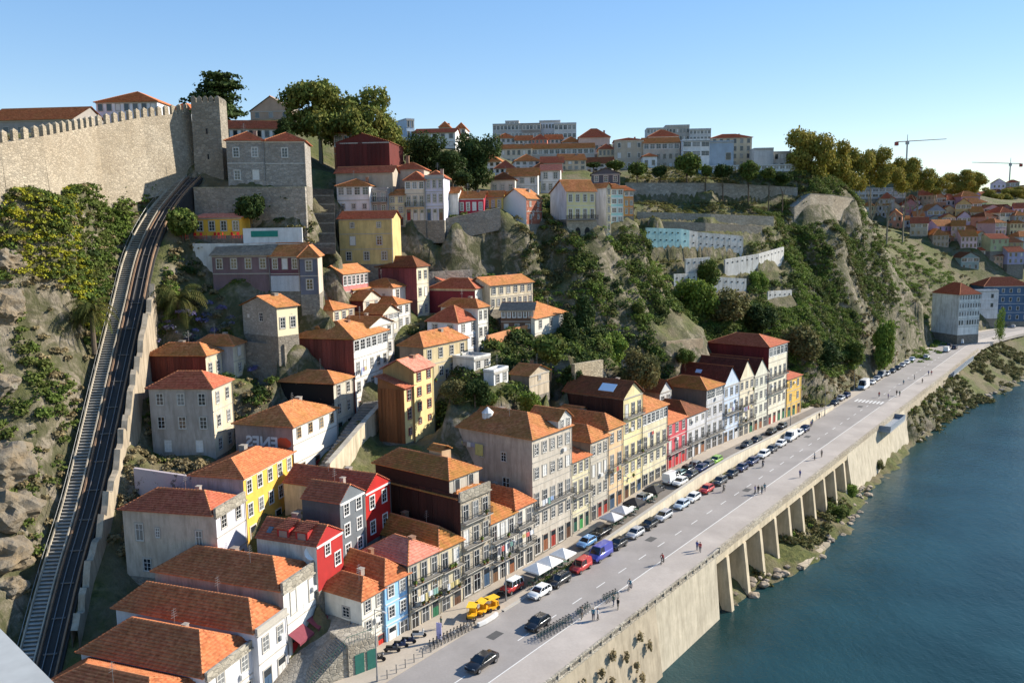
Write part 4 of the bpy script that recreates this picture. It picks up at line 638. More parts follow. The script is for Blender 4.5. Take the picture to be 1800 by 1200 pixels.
 dict(id='r1_9',x=275.53,y=485.73,a=85.005,w=10.9,d=11.49,z0=61.42,ze=68.62,n='town_house',lb='cream gabled house with brown roof on the second lane of the far slope',cat='house',be=8,rf='gv',rh=2.258,rc='brown',wc=(0.505,0.342,0.332),fl=['win:3','band:3'],gr='houses on the far slope',di=0.2,det=False,courses=False),
 dict(id='r1_10',x=286.24,y=488.69,a=77.153,w=9.85,d=8.8,z0=60.7,ze=67.95,n='town_house',lb='terracotta gabled house with brown roof on the second lane of the far slope',cat='house',be=8,rf='gv',rh=2.948,rc='brown',wc=(0.38,0.22,0.169),fl=['win:2','win:3'],gr='houses on the far slope',di=0.2,det=False,courses=False),
 dict(id='r1_11',x=289.85,y=480.94,a=115.912,w=8.53,d=10.26,z0=61.28,ze=68.41,n='town_house',lb='white long-ridged house with red roof on the second lane of the far slope',cat='house',be=8,rf='gu',rh=3.105,rc='red',wc=(0.693,0.539,0.64),fl=['win:4','win:4'],gr='houses on the far slope',di=0.2,det=False,courses=False),
 dict(id='r2_0',x=213.21,y=471.84,a=120.935,w=7.58,d=10.98,z0=58.12,ze=65.13,n='town_house',lb='terracotta gabled house with mossy roof on the middle lane of the far slope',cat='house',be=8,rf='gv',rh=3.738,rc='moss',wc=(0.533,0.243,0.152),fl=['win:2','win:3'],gr='houses on the far slope',di=0.2,det=False,courses=False),
 dict(id='r2_1',x=225.68,y=481.73,a=79.748,w=8.59,d=8.24,z0=55.61,ze=62.77,n='town_house',lb='white long-ridged house with mossy roof on the middle lane of the far slope',cat='house',be=8,rf='gu',rh=2.429,rc='moss',wc=(0.517,0.69,0.73),fl=['win:3','win:3'],gr='houses on the far slope',di=0.2,det=False,courses=False),
 dict(id='r2_2',x=226.84,y=469.38,a=106.402,w=5.59,d=9.71,z0=57.67,ze=64.65,n='town_house',lb='grey long-ridged house with weathered roof on the middle lane of the far slope',cat='house',be=8,rf='gu',rh=2.959,rc='old',wc=(0.276,0.324,0.34),fl=['win:3','band:3'],gr='houses on the far slope',di=0.2,det=False,courses=False),
 dict(id='r2_3',x=241.11,y=481.11,a=100.36,w=8,d=12.39,z0=55.92,ze=63.08,n='town_house',lb='straw gabled house with mossy roof on the middle lane of the far slope',cat='house',be=8,rf='gv',rh=2.226,rc='moss',wc=(0.425,0.419,0.339),fl=['win:3','band:3'],gr='houses on the far slope',di=0.2,det=False,courses=False),
 dict(id='r2_4',x=241.84,y=467.38,a=104.496,w=6.92,d=9.15,z0=56.78,ze=63.73,n='town_house',lb='ochre gabled house with red roof on the middle lane of the far slope',cat='house',be=8,rf='gv',rh=2.205,rc='red',wc=(0.476,0.37,0.179),fl=['win:3','band:3'],gr='houses on the far slope',di=0.2,det=False,courses=False),
 dict(id='r2_5',x=255.11,y=476.68,a=106.298,w=7.97,d=13.39,z0=56.51,ze=63.6,n='town_house',lb='bluish gabled house with mossy roof on the middle lane of the far slope',cat='house',be=8,rf='gv',rh=3.574,rc='moss',wc=(0.501,0.445,0.554),fl=['win:3','band:3'],gr='houses on the far slope',di=0.2,det=False,courses=False),
 dict(id='r2_6',x=262.07,y=475.48,a=104.933,w=6.77,d=13.33,z0=59.49,ze=66.55,n='town_house',lb='cream long-ridged house with mossy roof on the middle lane of the far slope',cat='house',be=8,rf='gu',rh=3.237,rc='moss',wc=(0.475,0.383,0.276),fl=['win:3','win:3'],gr='houses on the far slope',di=0.2,det=False,courses=False),
 dict(id='r2_7',x=265.38,y=466.23,a=67.431,w=11.37,d=12.34,z0=57.04,ze=63.97,n='town_house',lb='terracotta hipped house with brown roof on the middle lane of the far slope',cat='house',be=8,rf='hip',rh=2.568,rc='brown',wc=(0.514,0.263,0.183),fl=['win:2','win:3'],gr='houses on the far slope',di=0.2,det=False,courses=False),
 dict(id='r2_8',x=275.1,y=468.95,a=82.38,w=10.12,d=13.51,z0=59.07,ze=66.03,n='town_house',lb='white hipped house with red roof on the middle lane of the far slope',cat='house',be=8,rf='hip',rh=3.233,rc='red',wc=(0.793,0.705,0.505),fl=['win:3','band:3'],gr='houses on the far slope',di=0.2,det=False,courses=False),
 dict(id='r2_9',x=281.87,y=466.21,a=81.673,w=9.74,d=11.43,z0=57.34,ze=64.27,n='town_house',lb='grey hipped house with weathered roof on the middle lane of the far slope',cat='house',be=8,rf='hip',rh=2.541,rc='old',wc=(0.357,0.349,0.327),fl=['win:2','win:3'],gr='houses on the far slope',di=0.2,det=False,courses=False),
 dict(id='r3_0',x=218.05,y=454.65,a=117.229,w=8.69,d=8.83,z0=54.01,ze=60.78,n='town_house',lb='straw long-ridged house with red roof on the fourth lane of the far slope',cat='house',be=8,rf='gu',rh=3.297,rc='red',wc=(0.509,0.434,0.332),fl=['win:3','band:3'],gr='houses on the far slope',di=0.2,det=False,courses=False),
 dict(id='r3_1',x=232.93,y=469.39,a=80.235,w=9.63,d=12.5,z0=51.2,ze=58.2,n='town_house',lb='ochre long-ridged house with brown roof on the fourth lane of the far slope',cat='house',be=8,rf='gu',rh=3.088,rc='brown',wc=(0.49,0.305,0.222),fl=['win:2','win:3'],gr='houses on the far slope',di=0.2,det=False,courses=False),
 dict(id='r3_2',x=233.83,y=456.23,a=71.106,w=12.53,d=8.75,z0=52.36,ze=59.17,n='town_house',lb='bluish long-ridged house with weathered roof on the fourth lane of the far slope',cat='house',be=8,rf='gu',rh=3.341,rc='old',wc=(0.464,0.365,0.55),fl=['win:2','win:3'],gr='houses on the far slope',di=0.2,det=False,courses=False),
 dict(id='r3_3',x=240.63,y=454.94,a=118.899,w=6.67,d=10.58,z0=52.23,ze=59.02,n='town_house',lb='cream long-ridged house with mossy roof on the fourth lane of the far slope',cat='house',be=8,rf='gu',rh=3.049,rc='moss',wc=(0.49,0.397,0.377),fl=['win:2','win:3'],gr='houses on the far slope',di=0.2,det=False,courses=False),
 dict(id='r3_4',x=255.84,y=467.77,a=84.663,w=6.84,d=11.68,z0=49.83,ze=56.81,n='town_house',lb='terracotta long-ridged house with weathered roof on the fourth lane of the far slope',cat='house',be=8,rf='gu',rh=2.424,rc='old',wc=(0.475,0.217,0.15),fl=['win:3','win:3'],gr='houses on the far slope',di=0.2,det=False,courses=False),
 dict(id='r3_5',x=262.35,y=464.66,a=99.187,w=7.14,d=11.44,z0=50.62,ze=57.55,n='town_house',lb='white long-ridged house with brown roof on the fourth lane of the far slope',cat='house',be=8,rf='gu',rh=3.487,rc='brown',wc=(0.639,0.745,0.609),fl=['win:3','band:3'],gr='houses on the far slope',di=0.2,det=False,courses=False),
 dict(id='r3_6',x=265.75,y=456.64,a=66.025,w=9.23,d=10.82,z0=53.66,ze=60.47,n='town_house',lb='grey hipped house with weathered roof on the fourth lane of the far slope',cat='house',be=8,rf='hip',rh=2.263,rc='old',wc=(0.41,0.323,0.329),fl=['win:3','band:3'],gr='houses on the far slope',di=0.2,det=False,courses=False),
 dict(id='r3_7',x=278.74,y=464.76,a=96.916,w=7.59,d=8.66,z0=53.11,ze=60.04,n='town_house',lb='straw hipped house with mossy roof on the fourth lane of the far slope',cat='house',be=8,rf='hip',rh=2.314,rc='moss',wc=(0.597,0.542,0.306),fl=['win:4','win:4'],gr='houses on the far slope',di=0.2,det=False,courses=False),
 dict(id='r4_0',x=227.02,y=447.2,a=91.573,w=8.57,d=13.09,z0=47.69,ze=54.38,n='town_house',lb='cream hipped house with weathered roof on the fifth lane of the far slope',cat='house',be=8,rf='hip',rh=3.403,rc='old',wc=(0.441,0.335,0.255),fl=['win:4','win:4'],gr='houses on the far slope',di=0.2,det=False,courses=False),
 dict(id='r4_1',x=237.55,y=453.14,a=78.906,w=10.61,d=8.47,z0=46.12,ze=52.91,n='town_house',lb='terracotta long-ridged house with weathered roof on the fifth lane of the far slope',cat='house',be=8,rf='gu',rh=3.367,rc='old',wc=(0.381,0.201,0.134),fl=['win:3','win:3'],gr='houses on the far slope',di=0.2,det=False,courses=False),
 dict(id='r4_2',x=241.76,y=446.1,a=103.642,w=7.89,d=13.64,z0=46.84,ze=53.52,n='town_house',lb='white long-ridged house with mossy roof on the fifth lane of the far slope',cat='house',be=8,rf='gu',rh=3.372,rc='moss',wc=(0.724,0.545,0.534),fl=['win:4','win:4'],gr='houses on the far slope',di=0.2,det=False,courses=False),
 dict(id='r4_3',x=250.94,y=448.38,a=85.601,w=6.14,d=8.56,z0=47.17,ze=53.87,n='town_house',lb='grey gabled house with mossy roof on the fifth lane of the far slope',cat='house',be=8,rf='gv',rh=2.272,rc='moss',wc=(0.356,0.397,0.297),fl=['win:4','win:4'],gr='houses on the far slope',di=0.2,det=False,courses=False),
 dict(id='r4_4',x=255.33,y=441.97,a=80.304,w=10.8,d=10.44,z0=45.44,ze=52.06,n='town_house',lb='straw long-ridged house with red roof on the fifth lane of the far slope',cat='house',be=8,rf='gu',rh=2.59,rc='red',wc=(0.408,0.443,0.248),fl=['win:2','win:3'],gr='houses on the far slope',di=0.2,det=False,courses=False),
 dict(id='r4_5',x=264.67,y=444.23,a=83.578,w=10.29,d=8.65,z0=43.28,ze=49.95,n='town_house',lb='ochre hipped house with brown roof on the fifth lane of the far slope',cat='house',be=8,rf='hip',rh=3.014,rc='brown',wc=(0.444,0.346,0.176),fl=['win:3','win:3'],gr='houses on the far slope',di=0.2,det=False,courses=False),
 dict(id='r4_6',x=274.65,y=448.94,a=73.433,w=12.24,d=8.07,z0=46.12,ze=52.85,n='town_house',lb='bluish hipped house with weathered roof on the fifth lane of the far slope',cat='house',be=8,rf='hip',rh=2.772,rc='old',wc=(0.419,0.504,0.517),fl=['win:3','win:3'],gr='houses on the far slope',di=0.2,det=False,courses=False),
 dict(id='r5_0',x=234.27,y=431.08,a=83.521,w=10.02,d=8.78,z0=36.32,ze=42.81,n='town_house',lb='grey gabled house with brown roof on the lowest lane of the far slope',cat='house',be=8,rf='gv',rh=2.699,rc='brown',wc=(0.284,0.366,0.337),fl=['win:3','band:3'],gr='houses on the far slope',di=0.2,det=False,courses=False),
 dict(id='r5_1',x=250.33,y=446.42,a=105.402,w=6.15,d=12.78,z0=39.2,ze=45.91,n='town_house',lb='straw long-ridged house with red roof on the lowest lane of the far slope',cat='house',be=8,rf='gu',rh=3.266,rc='red',wc=(0.46,0.463,0.275),fl=['win:3','band:3'],gr='houses on the far slope',di=0.2,det=False,courses=False),
 dict(id='r5_2',x=256.84,y=442.54,a=98.185,w=5.66,d=10.65,z0=36.36,ze=43.02,n='town_house',lb='ochre long-ridged house with brown roof on the lowest lane of the far slope',cat='house',be=8,rf='gu',rh=3.09,rc='brown',wc=(0.548,0.365,0.242),fl=['win:3','win:3'],gr='houses on the far slope',di=0.2,det=False,courses=False),
 dict(id='r5_3',x=263.16,y=439.11,a=84.1,w=9.33,d=8.2,z0=38.54,ze=45.14,n='town_house',lb='bluish long-ridged house with red roof on the lowest lane of the far slope',cat='house',be=8,rf='gu',rh=2.714,rc='red',wc=(0.396,0.376,0.511),fl=['win:3','win:3'],gr='houses on the far slope',di=0.2,det=False,courses=False),
 dict(id='r6_0',x=351.13,y=623.85,a=73.018,w=11.14,d=9.21,z0=71.41,ze=80.62,n='town_house',lb='bluish long-ridged house with red roof behind the far plane trees',cat='house',be=8,rf='gu',rh=2.613,rc='red',wc=(0.522,0.351,0.518),fl=['win:3','win:3'],gr='houses on the far slope',di=0.2,det=False,courses=False),
 dict(id='r6_1',x=363.78,y=629.08,a=90.988,w=9.01,d=13.63,z0=73.41,ze=82.69,n='town_house',lb='cream hipped house with brown roof behind the far plane trees',cat='house',be=8,rf='hip',rh=2.352,rc='brown',wc=(0.487,0.356,0.356),fl=['win:3','win:3'],gr='houses on the far slope',di=0.2,det=False,courses=False),
 dict(id='r6_2',x=370.28,y=624.3,a=95.826,w=9.5,d=13.82,z0=74.19,ze=83.4,n='town_house',lb='terracotta hipped house with mossy roof behind the far plane trees',cat='house',be=8,rf='hip',rh=2.895,rc='moss',wc=(0.438,0.261,0.204),fl=['win:3','win:3'],gr='houses on the far slope',di=0.2,det=False,courses=False),
 dict(id='r6_3',x=375.3,y=616.94,a=115.38,w=7.45,d=10.36,z0=71.56,ze=80.67,n='town_house',lb='white gabled house with red roof behind the far plane trees',cat='house',be=8,rf='gv',rh=3.765,rc='red',wc=(0.52,0.666,0.6),fl=['win:3','win:3'],gr='houses on the far slope',di=0.2,det=False,courses=False),
 dict(id='r7_0',x=397.3,y=690.28,a=111.597,w=9.34,d=11.98,z0=81.88,ze=92.03,n='town_house',lb='white gabled house with weathered roof on the far horizon ridge',cat='house',be=8,rf='gv',rh=3.423,rc='old',wc=(0.744,0.605,0.689),fl=['win:2','win:3'],gr='houses on the far slope',di=0.2,det=False,courses=False),
 dict(id='r7_1',x=407.77,y=689.82,a=116.41,w=9.88,d=9.2,z0=82.08,ze=92.22,n='town_house',lb='grey hipped house with red roof on the far horizon ridge',cat='house',be=8,rf='hip',rh=2.26,rc='red',wc=(0.297,0.267,0.323),fl=['win:3','band:3'],gr='houses on the far slope',di=0.2,det=False,courses=False),
 dict(id='r7_2',x=413.1,y=682.64,a=100.773,w=12.05,d=12.88,z0=77.11,ze=87.17,n='town_house',lb='straw gabled house with brown roof on the far horizon ridge',cat='house',be=8,rf='gv',rh=2.518,rc='brown',wc=(0.555,0.382,0.325),fl=['win:3','band:3'],gr='houses on the far slope',di=0.2,det=False,courses=False),
 dict(id='hot',x=188.22,y=346,a=72,w=11.38,d=14.34,z0=14,ze=31.14,n='hotel_building',lb='white five-storey building with red mansard roof beside the road below the rock',rf='hip',rh=4.5,rc='red',wc=(0.8,0.78,0.72),sc=(0.72,0.76,0.78),fl=['none','win:8','band:8','band:8','band:8'],cat='building',be=8,det=False),
 dict(id='blu',x=232.09,y=405,a=94,w=22.04,d=14,z0=12.46,ze=29.89,n='blue_building',lb='dark blue tiled building with white framed windows and red roof at the road bend',rf='hip',rh=4,rc='red',wc=(0.07,0.13,0.22),fl=['win:6','win:6','win:6','win:6'],su=(0.62,0.62,0.6),cat='building',be=10,det=False),
 dict(id='blw',x=223.28,y=398,a=94,w=11.64,d=6,z0=14.78,ze=28.05,n='white_annex',lb='white annex in front of the dark blue building',rf='flat',rh=0.5,wc=(0.66,0.66,0.66),fl=['none','win:2','win:2'],cat='building',be=10,det=False),
]
# ---- surveyed points of the place, in metres
TRACK = [(-55.7, 86, 5.9), (-56.8, 93, 11.6), (-57.9, 101, 18.8), (-58.6, 109, 26.0), (-59.7, 117, 33.5), (-61.3, 126, 41.2), (-63.4, 137, 49.9), (-65.7, 149, 59.0), (-65.6, 158, 66.0), (-64.0, 165, 71.3), (-63.8, 169, 73.2)]
WALLS = {'terrace': [(-61.5, 163.5, 70.6), (-39.2, 161, 70.2)], 'cliffwall': [(-26.2, 188, 62.7), (-13.1, 190, 64.4), (-2.2, 194, 66.5)], 'plateau': [(41.1, 297, 76.9), (57.6, 299, 76.7), (74.5, 302, 76.6), (90.0, 306, 75.8), (107.1, 312, 75.0)], 'turq': [(41.4, 254, 61.3), (53.0, 259, 60.8), (59.0, 262, 59.7), (75.3, 269, 58.1)], 't2': [(52.7, 250, 51.8), (61.0, 254, 52.1)], 't3': [(66.7, 258, 51.1), (79.7, 266, 52.4), (90.8, 276, 54.2)], 't4': [(48.5, 246, 47.5), (56.2, 250, 47.5)], 't5': [(60.5, 250, 46.4), (72.9, 256, 45.2)], 't6': [(63.9, 246, 39.8), (68.9, 249, 40.5)], 't7': [(80.3, 258, 41.0), (89.8, 264, 40.8)], 'bastion': [(102.1, 300, 67.7), (109.1, 304, 72.4), (119.9, 312, 72.1), (132.9, 323, 71.0)], 'garden': [(37.0, 196, 34.4), (48.1, 206, 33.7)], 'alley': [(-26.6, 116, 28.6), (-25.9, 121, 29.2), (-23.7, 135, 31.3), (-21.6, 146, 32.9)], 'mauve': [(-53.6, 113, 29.3), (-45.1, 111.5, 28.4), (-38.7, 109.8, 27.3)], 'under': [(-46.3, 140.5, 43.4), (-38.5, 138.5, 43.0)], 'under3': [(-24.2, 178, 53.9), (-17.2, 181, 52.7), (-8.7, 186, 52.8)], 'gt1': [(40.8, 268, 66.4), (66.4, 276, 65.4), (90.3, 286, 64.4)], 'gt2': [(43.4, 262, 63.4), (62.7, 268, 62.5), (84.0, 278, 61.1)], 'rest': [(-58.4, 153, 60.0), (-37.5, 151.5, 59.7)], 'orange': [(-4.6, 160, 41.2), (-0.5, 166, 41.5), (4.6, 172, 42.1)], 'grn': [(12.1, 158, 35.6), (18.5, 166, 35.1)]}
KERB = [(90.8, 65.0, 'white', 'hatch'), (95.7, 65.4, 'black', 'estate'), (101.7, 65.6, 'red', 'van'), (107.4, 65.2, 'blue', 'bigvan'), (112.9, 64.8, 'black', 'hatch'), (118.7, 64.9, 'silver', 'hatch'), (123.7, 64.9, 'black', 'hatch'), (129.0, 64.7, 'silver', 'estate'), (136.3, 64.9, 'pale blue', 'hatch'), (141.2, 64.7, 'white', 'hatch'), (147.4, 64.7, 'red', 'hatch'), (153.8, 64.6, 'dark grey', 'estate'), (159.8, 64.8, 'black', 'hatch'), (165.2, 64.8, 'navy', 'hatch'), (171.1, 64.7, 'navy', 'estate'), (177.8, 65.3, 'white', 'estate'), (183.0, 64.6, 'dark grey', 'hatch'), (188.9, 64.8, 'white', 'hatch'), (195.8, 65.0, 'white', 'bigvan'), (201.3, 64.9, 'white', 'hatch'), (206.1, 65.1, 'navy', 'hatch'), (241.6, 68.1, 'dark grey', 'hatch'), (249.0, 68.5, 'silver', 'hatch'), (254.1, 68.3, 'navy', 'hatch'), (270.5, 67.6, 'white', 'camper'), (279.8, 67.4, 'white', 'hatch'), (286.8, 67.7, 'silver', 'hatch'), (294.2, 68.0, 'grey', 'bigvan'), (298.6, 67.3, 'silver', 'hatch'), (305.4, 67.0, 'dark grey', 'hatch'), (312.4, 66.9, 'black', 'hatch'), (319.6, 66.9, 'silver', 'hatch'), (327.0, 67.0, 'white', 'hatch'), (334.9, 66.9, 'pale blue', 'hatch')]
STREET = [(89.8, 69.4, 'red', 'offroad'), (110.0, 69.3, 'sky blue', 'hatch'), (114.6, 69.7, 'black', 'estate'), (127.3, 73.0, 'white', 'hatch'), (132.7, 73.0, 'white', 'hatch'), (137.9, 72.3, 'black', 'hatch'), (143.8, 73.0, 'white', 'bigvan'), (148.1, 72.4, 'teal', 'hatch'), (151.6, 72.4, 'black', 'hatch'), (155.1, 72.4, 'grey', 'hatch'), (143.3, 68.1, 'white', 'hatch'), (148.1, 67.6, 'dark grey', 'hatch'), (152.8, 67.8, 'navy', 'hatch'), (155.9, 67.5, 'dark grey', 'hatch'), (160.2, 67.8, 'lime green', 'hatch'), (177.2, 68.6, 'dark grey', 'hatch'), (183.0, 68.6, 'black', 'hatch'), (194.2, 69.9, 'black', 'hatch'), (201.6, 70.4, 'dark grey', 'hatch')]
MOVING = [(83.1, 60.0, 'black', 'hatch'), (71.3, 59.8, 'black', 'saloon'), (344.9, 63.8, 'white', 'hatch'), (365.9, 60.5, 'white', 'bigvan'), (375.9, 59.3, 'dark grey', 'hatch'), (381.8, 62.2, 'black', 'hatch'), (393.5, 59.4, 'white', 'bigvan'), (405.0, 61.4, 'red', 'hatch'), (465.5, 48.5, 'white', 'hatch')]
PEOPLE = [(93.4, 53.9), (93.9, 54.9), (88.8, 55.0), (89.1, 54.5), (88.2, 56.4), (118.8, 54.0), (118.4, 53.3), (151.5, 57.0), (151.9, 56.5), (151.9, 55.8), (153.9, 56.0), (181.2, 54.9), (184.3, 54.3), (166.6, 53.3), (259.3, 60.3), (258.2, 57.5), (264.7, 56.6), (263.4, 55.5), (283.8, 58.8), (295.1, 57.9), (289.0, 54.3), (305.3, 55.6), (305.8, 54.8), (211.5, 65.3), (221.6, 66.3), (75.3, 70.0), (213.6, 65.6)]
CYCLISTS = [(110.9, 56.1), (99.8, 55.6), (149.4, 62.5), (169.8, 62.3)]
UMB = [(93.8, 67.7), (97.0, 67.6), (100.7, 67.7), (117.6, 66.9), (121.2, 66.7), (125.6, 65.6), (132.8, 66.5)]
ALLEY = [(-29.5, 113, 22.0), (-29.2, 118, 24.0), (-28.1, 124.5, 26.4), (-26.4, 131.5, 29.1), (-24.7, 140, 31.7), (-23.6, 150, 33.2), (-22.4, 160, 34.7)]
STAIR = [(-36.6, 160, 58.7), (-42.1, 187, 71.4)]
